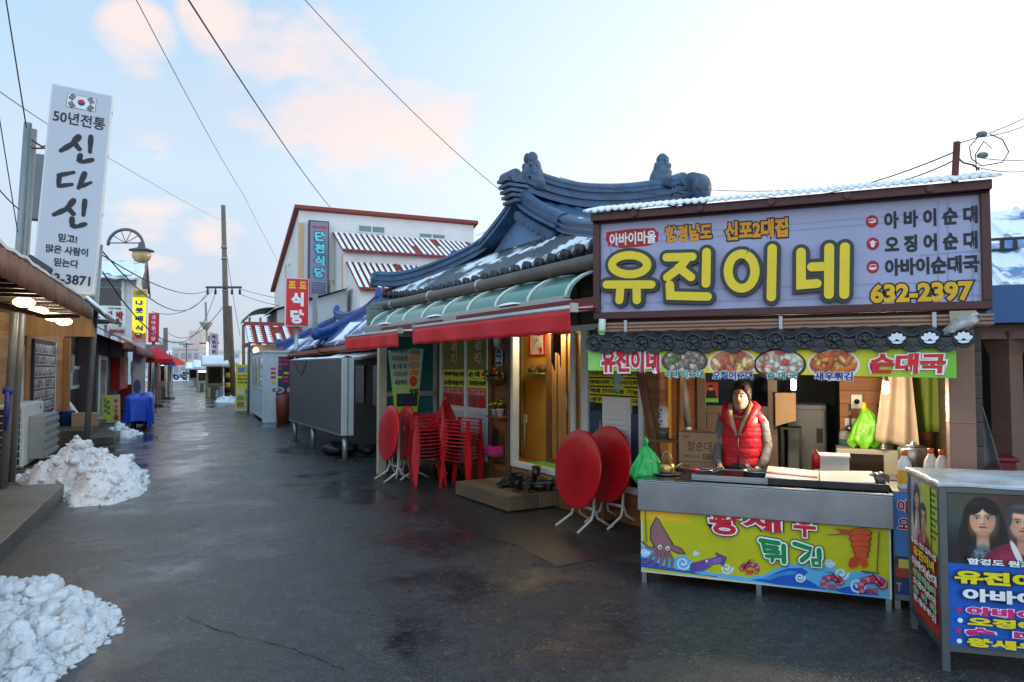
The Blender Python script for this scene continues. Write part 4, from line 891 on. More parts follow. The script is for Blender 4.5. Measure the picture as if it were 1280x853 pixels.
# brown squid on the left
SQ, SQD = (150, 102, 108), (92, 58, 66)
poly([(112, 98), (86, 150), (84, 205), (104, 246), (170, 252), (196, 226), (150, 150), (128, 110)], SQD); poly([(114, 106), (92, 152), (90, 203), (110, 240), (166, 246), (188, 226), (146, 152), (127, 116)], SQ)
poly([(186, 226), (232, 244), (256, 276), (212, 272), (184, 256)], SQD); poly([(190, 232), (228, 248), (246, 270), (212, 266), (188, 252)], SQ)
el(150, 246, 42, 26, SQ); el(132, 240, 9, 10, (240, 240, 236)); el(168, 246, 9, 10, (240, 240, 236)); el(133, 242, 4, 5, (20, 20, 20)); el(168, 248, 4, 5, (20, 20, 20))
for q in ([(120, 262), (90, 286), (70, 312), (44, 316)], [(132, 268), (112, 302), (92, 330), (70, 326)], [(146, 270), (140, 306), (128, 340)], [(160, 270), (166, 310), (160, 344)], [(172, 266), (192, 300), (186, 338), (206, 346)], [(112, 252), (74, 240), (52, 216), (40, 222)]):
    strk(q, [17, 15, 11, 6][:len(q)], SQD); strk(q, [12, 10, 7, 4][:len(q)], SQ)
# purple squid
PU, PUD = (122, 84, 168), (66, 44, 104)
poly([(392, 264), (446, 288), (430, 334), (410, 312)], PUD); poly([(397, 270), (440, 290), (428, 328), (412, 308)], PU); poly([(354, 298), (420, 280), (430, 314), (362, 328)], PUD); poly([(358, 301), (418, 285), (426, 311), (364, 324)], (140, 102, 186))
for k in range(6): strk([(366, 300 + k * 6), (330, 308 + k * 8), (274, 320 + k * 7)], [12, 10, 5], PUD); strk([(366, 300 + k * 6), (330, 308 + k * 8), (278, 319 + k * 7)], [8, 6, 3], PU)
el(362, 312, 20, 18, PU); el(352, 306, 5, 6, (240, 240, 240))
# prawns
def prawn(cx, cy, s, fl=1):
    n = 9; PK, PKD = (196, 60, 92), (96, 20, 44)
    for k in range(n):
        a = R(200 + k * 24); x = cx + fl * s * .8 * math.cos(a); y = cy + s * .55 * math.sin(a); el(x, y, s * (.40 - .025 * k), s * (.36 - .022 * k), PKD); el(x, y - s * .03, s * (.34 - .022 * k), s * (.30 - .02 * k), PK if k % 2 else (226, 120, 140))
    strk([(cx - fl * s * .7, cy - s * .1), (cx - fl * s * .1, cy - s * .85), (cx + fl * s * .9, cy - s * .6)], [6, 4, 2], PKD); strk([(cx - fl * s * .7, cy - s * .2), (cx, cy - s * 1.05), (cx + fl * s * .6, cy - s * 1.0)], [6, 4, 2], PKD)
    for k in range(4): strk([(cx + fl * s * (.1 + .2 * k - .4), cy + s * .1), (cx + fl * s * (.2 * k - .4), cy + s * .55)], [7, 3], (214, 40, 50))
prawn(556, 346, 44, 1); prawn(940, 412, 52, -1); prawn(1128, 428, 66, -1)
# big red prawn at the right, head hidden by the apron
for k, (y, rx) in enumerate(((172, 58), (200, 54), (228, 48), (254, 42), (276, 34))): el(1076 + (k - 2) * 2, y, rx, 22, (140, 40, 20)); el(1075 + (k - 2) * 2, y - 2, rx - 5, 18, (214, 84, 40))
poly([(1050, 284), (1072, 290), (1062, 330), (1026, 338), (1018, 326), (1024, 292)], (200, 60, 34)); poly([(1076, 290), (1100, 280), (1112, 326), (1084, 338), (1070, 310)], (214, 70, 36))
strk([(920, 182), (980, 178), (1020, 160)], [3, 5, 7], (150, 50, 30)); poly([(954, 150), (1040, 160), (1030, 186), (990, 176)], (190, 70, 44))
for x0_, x1_ in ((64, 70), (1162, 1152)): strk([(x0_, 66 if x0_ < 100 else 170), (x1_, 214 if x0_ < 100 else 352)], 6, (120, 104, 60))
strk([(1080, 352), (1160, 362)], 6, (80, 70, 50))
A.done(pn)
def ctext(body, x0, y0, x1, y1, col, **k):
    a = (790 + x0 / 3.765, 620 + y0 / 3.765, 790 + x1 / 3.765, 620 + y1 / 3.765); c = pxb(cf, *a, -.02); return text(pn, body, c[0], c[1], c[2], c[3], col, **k)
def ct1(body, *a, **k): return ctext(body, *a, **k)
for ch, q in (('왕', (362, 52, 512, 182)), ('새', (520, 66, 700, 166)), ('우', (760, 80, 866, 194))): ct1(ch, *q, (206, 30, 44), bold=.035, outl=(246, 240, 240), outw=.045, out2=(30, 24, 30), out2w=.03, y=-.031)
A = ART(y=-.030, step=.0001)
for wdt_, c_ in ((44, (24, 50, 36)), (36, (240, 246, 240)), (21, (20, 136, 70))):
    for q in ([(606, 206), (690, 220)], [(616, 208), (626, 258), (688, 262)], [(624, 234), (682, 242)], [(634, 280), (700, 282)], [(664, 284), (660, 302)], [(714, 232), (716, 308)], [(766, 222), (842, 246), (828, 276), (800, 300)], [(880, 252), (882, 288)], [(852, 298), (854, 324), (884, 326), (883, 300), (854, 298)]):
        w_ = wdt_ * (.8 if q[0][0] in (852, 664, 634) else 1); strk(q, [w_] * len(q), c_)
A.done(pn, 'lettering')
# ================================================================== THINGS ON AND BEHIND THE COUNTER
KRAFT = M('kraft_cardboard', (166, 132, 100), .75, var=.12, vs_=5)
PLW = M('white_plastic', (222, 222, 218), .4, var=.06, vs_=4, dirt=(180, 176, 166), dirt_amt=.3)
PINKR = M('pink_plastic', (220, 60, 140), .4, var=.1)
def on_top(px, py, z=CT): p = G(px, py, z); d = p - T.o; return d.dot(T.x), d.dot(T.y)
# griddle
x0, y0 = on_top(868, 597); x1, _ = on_top(1010, 601)
t = thing('griddle', 'long black griddle in a steel tray on the left half of the counter', 'griddle', T.w(x0, .08, CT), -22.8)
mb = MB(); wd_ = .62; mb.b(0, wd_, 0, .4, 0, .012); mb.b(0, wd_, 0, .015, .012, .045); mb.b(0, wd_, .385, .4, .012, .045); mb.b(0, .015, .015, .385, .012, .045); mb.b(wd_ - .015, wd_, .015, .385, .012, .045); mb.build('tray', STEEL, t, bevel=.003)
mb = MB(); mb.b(.02, wd_ - .02, .02, .38, .0125, .040); mb.build('plate', M('black_iron_plate', (24, 23, 22), .3, .4, var=.3, vs_=6), t)
t = thing('spatula', 'steel spatula with red handle lying on the black griddle', 'spatula', T.w(x0 + .02, .22, CT + .045), -5)
mb = MB(); mb.box((.16, 0, .02), (.09, .075, .004), Matrix.Rotation(R(-20), 3, 'Y')); mb.tube([(.12, 0, .012), (.03, 0, .01), (-.1, 0, .03)], .005, 6); mb.build('blade', STEEL, t)
mb = MB(); mb.tube([(.02, 0, .012), (-.1, 0, .032)], .011, 8); mb.build('handle', M('red_plastic_handle', (196, 40, 40), .4, var=.1), t)
# kettle
x, y = on_top(836, 588, CT + .02)
t = thing('kettle', 'small brass coloured kettle on a steel tray beside the green bag', 'kettle', T.w(x, .33, CT), -22.8)
BRASS = M('worn_brass_aluminium', (186, 158, 92), .3, .85, var=.25, vs_=8)
mb = MB(); mb.lathe([(0, .012), (.062, .012), (.070, .03), (.066, .07), (.05, .095), (.02, .11), (.012, .125), (0, .128)], (0, 0, 0), 22); mb.build('pot', BRASS, t)
mb = MB(); mb.tube([(.06, 0, .05), (.1, 0, .075), (.115, 0, .1)], [.016, .011, .008], 8); mb.build('spout', BRASS, t)
mb = MB(); mb.tube([(-.05 + .1 * k / 8, 0, .10 + .085 * math.sin(math.pi * k / 8)) for k in range(9)], .006, 6); mb.build('handle', STEEL, t)
t = thing('steel_dish', 'flat round steel dish under the brass kettle', 'dish', T.w(x, .33, CT), -22.8); mb = MB(); mb.lathe([(0, .001), (.10, .001), (.115, .011), (.11, .011), (.095, .006), (0, .006)], (0, 0, 0), 24); mb.build('dish', STEEL, t)
# steel bowl with tongs
x, y = on_top(948, 596)
t = thing('steel_bowl', 'round stainless steel bowl with tongs in front of the woman', 'bowl', T.w(x, .26, CT), -22.8)
mb = MB(); mb.lathe([(0, .003), (.07, .003), (.095, .02), (.10, .075), (.108, .078), (.097, .068), (.09, .03), (0, .025)], (0, 0, 0), 26); mb.build('bowl', STEEL, t)
mb = MB(); mb.tube([(-.02, 0, .04), (-.11, .04, .15)], .005, 6); mb.tube([(0, .02, .04), (-.10, .05, .155)], .005, 6); mb.build('tongs', STEEL, t)
# foam lids / boards
for k, (px0, px1, lb, tl_) in enumerate(((958, 1024, 'white folded board with red stripe lying left over the counter fryer', 3), (1024, 1092, 'plain white folded board lying right over the counter fryer', -3))):
    xa = T.hit(px0, 590, .3)[0]; xb = T.hit(px1, 590, .3)[0]
    t = thing('folded_board', lb, 'board', T.w((xa + xb) / 2, .26, CT + .055), -22.8, 'white boards over the fryer')
    mb = MB(); mb.box((0, 0, .006), (xb - xa - .006, .34, .012), Matrix.Rotation(R(tl_), 3, 'Y') @ Matrix.Rotation(R(6), 3, 'X')); mb.build('board', M('white_card', (214, 208, 206), .6, var=.06, vs_=4), t, bevel=.002)
    if k == 0:
        mb = MB(); mb.box((0, -.05, .0075), (xb - xa - .02, .03, .0122), Matrix.Rotation(R(tl_), 3, 'Y') @ Matrix.Rotation(R(6), 3, 'X')); mb.build('red_stripe', PRT((206, 84, 84)), t)
xa = T.hit(962, 590, .3)[0]; xb = T.hit(1108, 590, .3)[0]
t = thing('fryer', 'low black deep fryer sunk in the right half of the counter', 'fryer', T.w((xa + xb) / 2, .26, CT), -22.8)
mb = MB(); h = (xb - xa) / 2; mb.b(-h, h, -.19, -.17, 0, .05); mb.b(-h, h, .17, .19, 0, .05); mb.b(-h, -h + .02, -.17, .17, 0, .05); mb.b(h - .02, h, -.17, .17, 0, .05); mb.b(-.01, .01, -.17, .17, 0, .045); mb.build('tank', M('dark_fryer_steel', (58, 56, 54), .3, .7, var=.25), t, bevel=.003)
mb = MB(); mb.b(-h + .02, -.011, -.17, .17, .004, .02); mb.b(.011, h - .02, -.17, .17, .004, .02); mb.build('oil', M('dark_oil', (36, 28, 18), .08, var=.1), t)
x, y = on_top(1101, 602); t = thing('tied_bag', 'small dark tied plastic bag at the right end of the counter', 'bag', T.w(x - .03, .3, CT), -22.8); mb = MB(); mb.sphere((0, 0, .05), .07, 10, (1, .8, .75)); mb.v = [tuple(Vector(v) * (1 + .18 * mnoise.noise(Vector(v) * 28))) for v in mb.v]; mb.build('bag', M('grey_film_bag', (92, 90, 92), .3, var=.4, vs_=18), t)
# green bag hanging on the left corner
def bagmesh(h, w, seed, pointed=True):
    mb = MB()
    def fn(u, v):
        r_ = max(.012, w * min(1, .55 + 3 * v) * (1 - v) ** .62)
        a = 6.2832 * u; r_ *= 1 + .35 * mnoise.noise((math.cos(a) * 2.2 + seed, math.sin(a) * 2.2, v * 2.5)) + .10 * math.cos(9 * a + 4 * v + seed) + .06 * math.cos(17 * a)
        return (r_ * math.cos(a) + .25 * w * v * math.sin(3 * v), .6 * r_ * math.sin(a), h * v + .02 * math.cos(5 * a + seed) * (1 - v))
    mb.grid(lambda u, v: fn(0 if u >= .9999 else u, v), 40, 18); return mb
GRN = M('bright_green_film', (40, 190, 90), .3, var=.3, vs_=9, bump=.5, bs=16, trans=0.0, sss=.2); LIME = M('lime_green_film', (120, 200, 50), .35, var=.35, vs_=9, bump=.5, bs=16, sss=.2)
t = thing('plastic_bag', 'bright green plastic bag hanging full at the left end of the counter', 'bag', tuple(P(806, 602, 5.95)), -22.8); bagmesh(.30, .15, 2).build('bag', GRN, t)
mb = MB(); mb.tube([(.0, 0, .29), (.02, 0, .33), (.0, 0, .36)], [.02, .014, .018], 8); mb.build('knot', GRN, t)
# two cartons
for k, (z, lb) in enumerate(((.55, 'lower brown carton with black print behind the counter'), (.812, 'upper brown carton with black print stacked behind the counter'))):
    x = T.hit(876, 560, 1.0)[0]
    t = thing('carton', lb, 'carton', T.w(x - .005 * k, 1.02, z), -19 - 3 * k, 'cartons stacked behind the counter')
    mb = MB(); mb.b(-.19, .19, 0, .28, 0, .26); mb.build('box', KRAFT, t, bevel=.004)
    mb = MB(); mb.b(-.19, .19, .12, .16, .2601, .2615); mb.build('tape', M('brown_tape', (176, 146, 104), .3, var=.05), t)
    text(t, '찰순대', -.01, .14, .21, .085, (40, 34, 30), y=-.002, bold=.0); text(t, '식품 1kg x 10', -.08, .05, .14, .022, (50, 42, 36), y=-.002); text(t, '신선', -.13, .225, .06, .022, (50, 42, 36), y=-.002)
    A = ART(y=-.001); A.r(.02, .028, .17, .072, (60, 50, 44)); A.r(.026, .034, .164, .066, (160, 128, 98)); A.done(t, 'stamp'); text(t, '냉장보관', .095, .05, .11, .024, (50, 42, 36), y=-.0035)
t = thing('crate', 'red plastic crate under the two brown cartons', 'crate', T.w(T.hit(876, 560, 1.0)[0], 1.0, .0), -20)
mb = MB(); mb.b(-.21, .21, 0, .02, 0, .549); mb.b(-.21, .21, .29, .31, 0, .549); mb.b(-.21, -.19, .02, .29, 0, .549); mb.b(.19, .21, .02, .29, 0, .549); mb.b(-.19, .19, .02, .29, .52, .548); mb.build('crate', M('dull_red_crate', (120, 44, 40), .5, var=.2), t)
# paper cups in a holder on the shelf
p = P(830, 552, 6.85)
t = thing('paper_cups', 'tall stack of white paper cups in a clear holder on the wooden shelf', 'paper cups', tuple(p), -22.8)
mb = MB(); mb.lathe([(0, 0), (.045, 0), (.05, .12), (0, .12)], (.0, 0, .012), 20); mb.build('holder', M('smoky_plastic_holder', (90, 90, 90), .2, var=.2), t)
mb = MB(); 
for k in range(15): mb.lathe([(0, .0), (.042, .0), (.047, .012), (0, .012)], (.004 * math.sin(k), 0, .133 + k * .0135), 18)
mb.m = 1
for k in range(5): mb.box((-.03 + .012 * math.sin(k * 2), -.045, .16 + k * .035), (.02, .004, .02))
mb.build('cups', [PLW, PRT((70, 90, 130))], t)
# hanging duct / umbrella, strip of green wall bits
t = thing('folded_umbrella', 'closed grey umbrella hanging by the wooden boards of the stall', 'umbrella', tuple(P(849, 468, 7.2)), -22.8)
mb = MB(); mb.tube([(0, 0, .05), (.05, 0, -.25), (.085, 0, -.52)], [.05, .05, .03], 10); mb.build('canopy', M('grey_nylon', (120, 120, 124), .5, var=.25, vs_=14), t); mb = MB(); mb.tube([(.085, 0, -.52), (.088, 0, -.60)], [.03, .026], 10); mb.build('handle', PLW, t)
# fridge and stool in the store room, chopping board
t = thing('fridge', 'grey kitchen fridge standing in the dark room behind the bulb', 'fridge', T.w(bx_(1008, 2.9), 2.9, 0), -22.8)
mb = MB(); mb.b(-.2, .2, 0, .5, 0, 1.25); mb.b(-.19, .19, -.03, -.002, .05, 1.2); mb.build('body', M('grey_fridge', (136, 136, 138), .4, var=.1), t, bevel=.01); mb = MB(); mb.b(.1, .16, -.05, -.032, .85, 1.0); mb.build('handle', BLACKM, t)
t = thing('hanging_board', 'pale chopping board hanging by a hook in the doorway', 'board', T.w(T.hit(969, 500, 2.0)[0], 2.0, T.hit(969, 533, 2.0)[1]), -22.8)
mb = MB(); mb.prism([(0, 0), (.0, .33), (.19, .33), (.19, .06)], -.015, .015); mb.build('board', M('pale_board', (186, 150, 112), .6, var=.2), t, bevel=.004); mb = MB(); mb.tube([(.16, 0, .32), (.165, 0, .40), (.15, 0, .42)], .006, 6); mb.build('hook', STEEL, t)
t = thing('stand', 'dark metal stand below the hanging chopping board', 'stand', T.w(T.hit(978, 560, 1.95)[0], 1.95, 0), -22.8)
mb = MB(); 
for x, y in ((0, 0), (.16, 0), (0, .2), (.16, .2)): mb.b(x - .012, x + .012, y - .012, y + .012, 0, 1.05)
mb.b(-.012, .172, -.012, .212, 1.05, 1.07); mb.b(-.01, .17, -.01, .21, .4, .42); mb.build('stand', BLACKM, t)
t = thing('lime_bag', 'lime green shopping bag standing full against the orange boards', 'bag', T.w(bx_(1080, 1.75), 1.75, .93), -22.8); bagmesh(.36, .17, 5).build('bag', LIME, t)
mb = MB(); mb.sphere((0, 0, .37), .025, 6, (1, 1, 1.6)); mb.build('knot', M('yellow_tie', (214, 200, 50), .4, var=.1), t)
t = thing('microwave', 'old grey microwave oven below the lime green bag', 'microwave', T.w(bx_(1084, 1.7), 1.62, .70), -22.8)
mb = MB(); mb.b(-.26, .26, 0, .32, 0, .22); mb.build('body', M('beige_grey_casing', (158, 154, 142), .45, var=.1), t, bevel=.008); mb = MB(); mb.b(-.22, .12, -.006, -.001, .03, .18); mb.build('door', M('dark_oven_glass', (40, 34, 30), .15, var=.1), t)
t = thing('shelf_unit', 'brown wooden shelf unit carrying the grey microwave', 'shelf', T.w(bx_(1084, 1.7), 1.62, 0), -22.8); mb = MB(); mb.b(-.32, .32, 0, .34, .66, .699); mb.b(-.32, -.28, 0, .34, 0, .659); mb.b(.28, .32, 0, .34, 0, .659); mb.b(-.279, .279, 0, .34, .2, .23); mb.build('unit', POSTWOOD, t)
t = thing('wall_switch', 'white wall timer switch box on the orange boards', 'switch', T.w(bx_(1071, 2.19), YB - .001, T.hit(1071, 502, 2.19)[1]), -22.8)
mb = MB(); mb.b(-.05, .05, -.05, -.001, -.07, .07); mb.build('box', PLW, t, bevel=.006); mb = MB(); mb.lathe([(0, -.001), (.025, -.001), (.025, .008), (0, .008)], (0, -.058, 0), 16, 'Y'); mb.build('dial', BLACKM, t)
# apron hanging in front of the boards, green cloth panel to the right
t = thing('apron', 'long pale grey apron hanging from the ceiling beside the lit bulb', 'apron', T.w(T.hit(1124, 500, 1.5)[0], 1.5, 2.0), -22.8)
zb_ = T.hit(1124, 560, 1.5)[1] - 2.0
mb = MB(); mb.grid(lambda u, v: ((-.05 + .11 * u) * (1 + 0 * v) + (u - .62) * .23 * v ** .8 , .03 * math.sin(u * 14 + 2 * v) * (.4 + .6 * v), (zb_ + .05 * (1 - u)) * v), 40, 24, .003); mb.build('cloth', M('pale_grey_apron_cloth', (164, 146, 130), .7, var=.15, vs_=5, bump=.2, bs=14), t)
t = thing('hanging_cloth', 'olive green curtain cloth hanging to the right of the pale apron', 'curtain', T.w(T.hit(1159, 500, 1.7)[0], 1.7, 2.0), -22.8)
zb_ = T.hit(1159, 540, 1.7)[1] - 2.0; hwc = .14
mb = MB(); mb.grid(lambda u, v: (-hwc + 2 * hwc * u, .012 * math.sin(u * 20 + v), zb_ * v), 30, 10, .003); mb.build('cloth', M('olive_green_cloth', (104, 124, 40), .7, var=.2, vs_=4), t)
t = thing('pump_bottle', 'clear plastic bottle with blue cap hung upside down by the boards', 'bottle', T.w(bx_(1056, 2.0), 2.0, T.hit(1056, 570, 2.0)[1]), -22.8)
mb = MB(); mb.lathe([(0, .0), (.02, .0), (.05, .05), (.055, .2), (.05, .23), (0, .24)], (0, 0, 0), 16); mb.build('bottle', M('cloudy_plastic', (180, 186, 186), .2, var=.2, alpha=.7), t); mb = MB(); mb.lathe([(0, -.04), (.02, -.04), (.02, 0), (0, 0)], (0, 0, 0), 12); mb.build('cap', PRT((40, 90, 160)), t); mb = MB(); mb.lathe([(0, .08), (.057, .08), (.057, .16), (0, .16)], (0, 0, 0), 16); mb.build('label', PRT((60, 110, 120)), t)
# ---- blue board cabinet with the three vinegar bottles
xL = T.hit(1117, 690, .05)[0]
t = thing('side_cabinet', 'low side cabinet with blue printed front between the counter and the photo box', 'cabinet', T.w(xL, .05, 0), -22.8)
mb = MB(); mb.b(0, .46, .012, .5, .06, .80); mb.build('body', M('grey_cabinet', (110, 112, 116), .5, var=.15), t, bevel=.004)
for x in (.02, .44):
    for y in (.03, .47): mb = MB(); mb.b(x - .018, x + .018, y - .018, y + .018, 0, .06); mb.build('leg', STEEL, t)
A = ART(y=.012); A.r(.005, .1, .455, .79, (84, 130, 196)); A.r(.005, .2, .455, .36, (60, 70, 84)); A.r(.01, .22, .09, .3, (170, 70, 60)); A.r(.03, .28, .12, .34, (210, 200, 80)); A.r(.1, .21, .2, .29, (206, 196, 190)); A.r(.005, .1, .455, .2, (44, 70, 120)); A.done(t)
text(t, '아바이', .14, .70, .22, .09, (190, 40, 50), y=.008, bold=.04, outl=(236, 236, 240), outw=.05); text(t, '오징어', .14, .58, .22, .09, (190, 40, 50), y=.008, bold=.04, outl=(236, 236, 240), outw=.05); text(t, 'T', .03, .15, .03, .06, (206, 150, 40), y=.008, bold=.03)
for k, (px, py) in enumerate(((1131, 599), (1164, 594), (1178, 596))):
    xx, yy = T.hit(px, py, (.2, .40, .34)[k])[0], (.2, .40, .34)[k]
    t = thing('vinegar_bottle', ['white plastic bottle with orange cap standing apart at the counter end', 'white plastic bottle with orange cap at the back left of the pair', 'white plastic bottle with orange cap in front right of the pair'][k], 'bottle', T.w(xx, yy, .80), -22.8 + 30 * k, 'orange capped bottles by the photo box')
    mb = MB(); mb.lathe([(0, 0), (.042, 0), (.046, .012), (.046, .16), (.04, .19), (.02, .225), (.017, .24), (0, .24)], (0, 0, 0), 22); mb.build('bottle', PLW, t)
    mb = MB(); mb.lathe([(0, .235), (.021, .235), (.021, .27), (0, .272)], (0, 0, 0), 16); mb.build('cap', M('orange_cap', (226, 96, 40), .4, var=.05), t)
    mb = MB(); mb.lathe([(.0468, .04), (.0468, .135)], (0, 0, 0), 22, cap=False); mb.m = 1; mb.lathe([(.0472, .06), (.0472, .11)], (0, 0, 0), 12, arc=.4, cap=False); mb.build('label', [PRT((226, 170, 50)), PRT((120, 90, 60))], t)

# ---- photo box standing in the right foreground
BF = SUB(tuple(G(1182, 838)), -16)
pb = thing('photo_box', 'metal framed signboard box with large portraits and blue menu at the right edge', 'sign board', BF.o, -16)
BW, BD, BZ0, BZ1 = 1.15, .66, .13, 1.0
FRM = M('grey_aluminium_frame', (98, 103, 105), .4, .6, var=.15, vs_=5)
for nm, (x, y) in (('leg', (0, 0)), ('leg', (BW, 0)), ('leg', (0, BD)), ('leg', (BW, BD))):
    mb = MB(); mb.b(x - .02, x + .02, y - .02, y + .02, 0, BZ1); mb.build(nm, FRM, pb, bevel=.003)
mb = MB()
for z in (BZ0 - .02, BZ1 - .03):
    mb.b(.02, BW - .02, -.018, .012, z, z + .03); mb.b(-.018, .012, .02, BD - .02, z, z + .03); mb.b(BW - .012, BW + .018, .02, BD - .02, z, z + .03); mb.b(.02, BW - .02, BD - .012, BD + .018, z, z + .03)
mb.build('frame', FRM, pb)
mb = MB(); mb.grid(lambda u, v: (-.03 + (BW + .06) * u, -.03 + (BD + .06) * v, BZ1 + .012 + .02 * math.sin(math.pi * u) * math.sin(math.pi * v) + .012 * mnoise.noise((u * 4, v * 4, 3))), 30, 16, .012); mb.build('top_cover', M('clear_vinyl_over_white_board', (196, 198, 200), .3, var=.3, vs_=3, dirt=(120, 116, 110), dirt_amt=.5), pb)
mb = MB(); mb.b(.02, BW - .02, -.004, .006, BZ0, BZ1 - .03); mb.build('front_board', M('board_back', (120, 120, 120), .5), pb)
mb = MB(); mb.b(-.004, .006, .02, BD - .02, BZ0, BZ1 - .03); mb.build('side_board', M('board_back2', (120, 120, 120), .5), pb)
pf = BF
def B(px, py): return pf.hit(px, py, -.006)
# front: portrait field above, blue menu below
A = ART(y=-.0045, step=.00015); zt, zs, zb_ = BZ1 - .032, B(1230, 706)[1], BZ0 + .012
A.r(.022, zs, BW - .022, zt, (34, 32, 34))
PX, PZ = np.meshgrid(np.linspace(.024, BW - .024, 300), np.linspace(zs, zt - .002, 120)); S = SOFT(PX, PZ, (30, 27, 28)); S.e(.10, zt - .06, .22, .16, (56, 78, 76), .9); S.e(.36, zt - .02, .3, .14, (110, 66, 40), .95, .7); S.e(.6, zs + .25, .35, .2, (60, 40, 36), .95)
c = B(1228, 650); face(S, c[0], c[1], .155, (22, 17, 17), (236, 176, 142), (26, 24, 27)); S.e(c[0], c[1] - .235, .055, .10, (96, 112, 122), .3); c2 = B(1276, 655)
for k in range(40): S.e(c[0] + random.uniform(-.05, .05), c[1] - random.uniform(.16, .32), .006, .006, random.choice(((150, 160, 170), (50, 60, 70))), .6, .7)
face(S, c2[0] + .01, c2[1], .155, (66, 62, 64), (222, 166, 134), (120, 30, 58), False, (226, 224, 222)); face(S, .86, c2[1] + .01, .15, (30, 26, 26), (210, 164, 140), (54, 70, 62)); painted(pb, PX, PZ, S.I, -.0075, 'portrait_photo')
A.r(.022, zb_, BW - .022, zs, (30, 96, 190)); A.done(pb, 'printed_front')
def bt(body, px0, py0, px1, py1, col, **k):
    a = pxb(BF, px0, py0, px1, py1, -.03); return text(pb, body, a[0], a[1], a[2], a[3], col, y=-.034, **k)
def bl(body, x0, zc, w, h, col, **k): return text(pb, body, x0 + w / 2, zc, w, h, col, y=-.034, **k)
def bz(py): return BF.hit(1220, py, -.03)[1]
def bx0(px, py): return BF.hit(px, py, -.03)[0]
bl('함경도 원조 할머니집', bx0(1209, 700), bz(702), .55, .034, (236, 236, 232), bold=.04, outl=(40, 36, 40), outw=.06)
bl('유진이네', bx0(1193, 722), bz(722), .53, .072, (232, 216, 30), bold=.06, outl=(30, 30, 40), outw=.06)
bl('아바이순대', bx0(1203, 745), bz(744), .62, .07, (236, 238, 240), bold=.05, outl=(24, 40, 80), outw=.06)
for i, (s_, px, py, col, ol) in enumerate((('아바이순대', 1208, 764, (208, 40, 116), (240, 226, 236)), ('오징어순대', 1209, 777, (232, 214, 30), (30, 40, 70)), ('순  대  국', 1207, 790, (208, 40, 116), (240, 226, 236)), ('왕새우튀김', 1208, 803, (232, 214, 30), (30, 40, 70)))):
    bl(s_, bx0(px, py), bz(py), .58, .048, col, bold=.06, outl=ol, outw=.05)
    A = ART(y=-.034); A.e(bx0(px - 9, py), bz(py), .013, .013, (200, 40, 80) if i % 2 == 0 else (230, 236, 240)); A.done(pb, 'bullet')
# left side board: built in its own turned part
# left side board faces -x: shapes drawn in a turned frame and then turned into place
TURN = Matrix.Translation((-.0045, BD - .02, 0)) @ Matrix.Rotation(R(-90), 4, 'Z')
LW = BD - .04
def turned(o):
    o.data.transform(TURN); return o
A = ART(y=-.0002, step=.00015); za, zm = BZ1 - .032, BZ0 + .46
A.r(0, zm, LW, za, (176, 196, 60)); A.r(0, zm, LW * .36, za, (120, 140, 170)); A.r(0, BZ0 + .012, LW, zm, (190, 50, 34))
for k in range(8): A.r(LW * (.45 + .04 * (k % 3)), za - .05 - .035 * k, LW * (.9 - .05 * (k % 2)), za - .035 - .035 * k, (70, 90, 60))
PX, PZ = np.meshgrid(np.linspace(.002, LW * .72, 110), np.linspace(zm, za - .002, 110)); S = SOFT(PX, PZ, (176, 196, 60)); S.e(.0, za, LW * .4, .5, (126, 146, 176), .25); face(S, LW * .25, za - .12, .12, (26, 22, 24), (214, 168, 142), (196, 178, 170)); face(S, LW * .48, za - .215, .135, (54, 50, 52), (204, 158, 132), (150, 56, 88), False); turned(painted(pb, PX, PZ, S.I, -.006, 'portrait_photo'))
A.r(0, BZ0 + .012, LW, zm, (190, 50, 34)); turned(A.done(pb, 'printed_side'))
for s_, zc, h, col, ol, w in (('함경도 원조 할머니집', zm - .005, .035, (236, 236, 232), (40, 36, 40), .86), ('유진이네', zm - .065, .062, (236, 200, 40), (60, 20, 20), .72), ('아바이순대', zm - .135, .058, (240, 238, 232), (60, 20, 20), .86), ('아바이순대', zm - .2, .042, (60, 190, 120), (240, 236, 226), .78), ('오징어순대', zm - .25, .042, (240, 236, 226), (90, 20, 20), .78), ('순  대  국', zm - .30, .042, (60, 190, 120), (240, 236, 226), .78), ('왕새우튀김', zm - .35, .042, (240, 236, 226), (90, 20, 20), .78)):
    turned(text(pb, s_, LW * .52, zc, LW * w, h, col, y=-.018, bold=.05, outl=ol, outw=.05))

# ================================================================== PERSON
def loft(mb, rings, n=20):
    """rings: (centre, half width x, half depth y); horizontal ovals joined into a skin"""
    vs_ = []
    for c, rx, ry in rings:
        for k in range(n):
            a = 2 * math.pi * k / n; vs_.append((c[0] + rx * math.cos(a), c[1] + ry * math.sin(a), c[2]))
    fs = [(i * n + k, i * n + (k + 1) % n, (i + 1) * n + (k + 1) % n, (i + 1) * n + k) for i in range(len(rings) - 1) for k in range(n)] + [tuple(reversed(range(n))), tuple((len(rings) - 1) * n + k for k in range(n))]
    mb.add(vs_, fs, True)
SKIN = M('skin', (206, 158, 132), .5, var=.06, vs_=8, sss=.15)
pt = thing('person', 'woman in a red quilted vest over a grey jumper standing behind the counter', 'person', T.w(T.hit(927, 540, 1.0)[0], 1.0, 0), -30); pt.scale = (.97,) * 3
mb = MB()
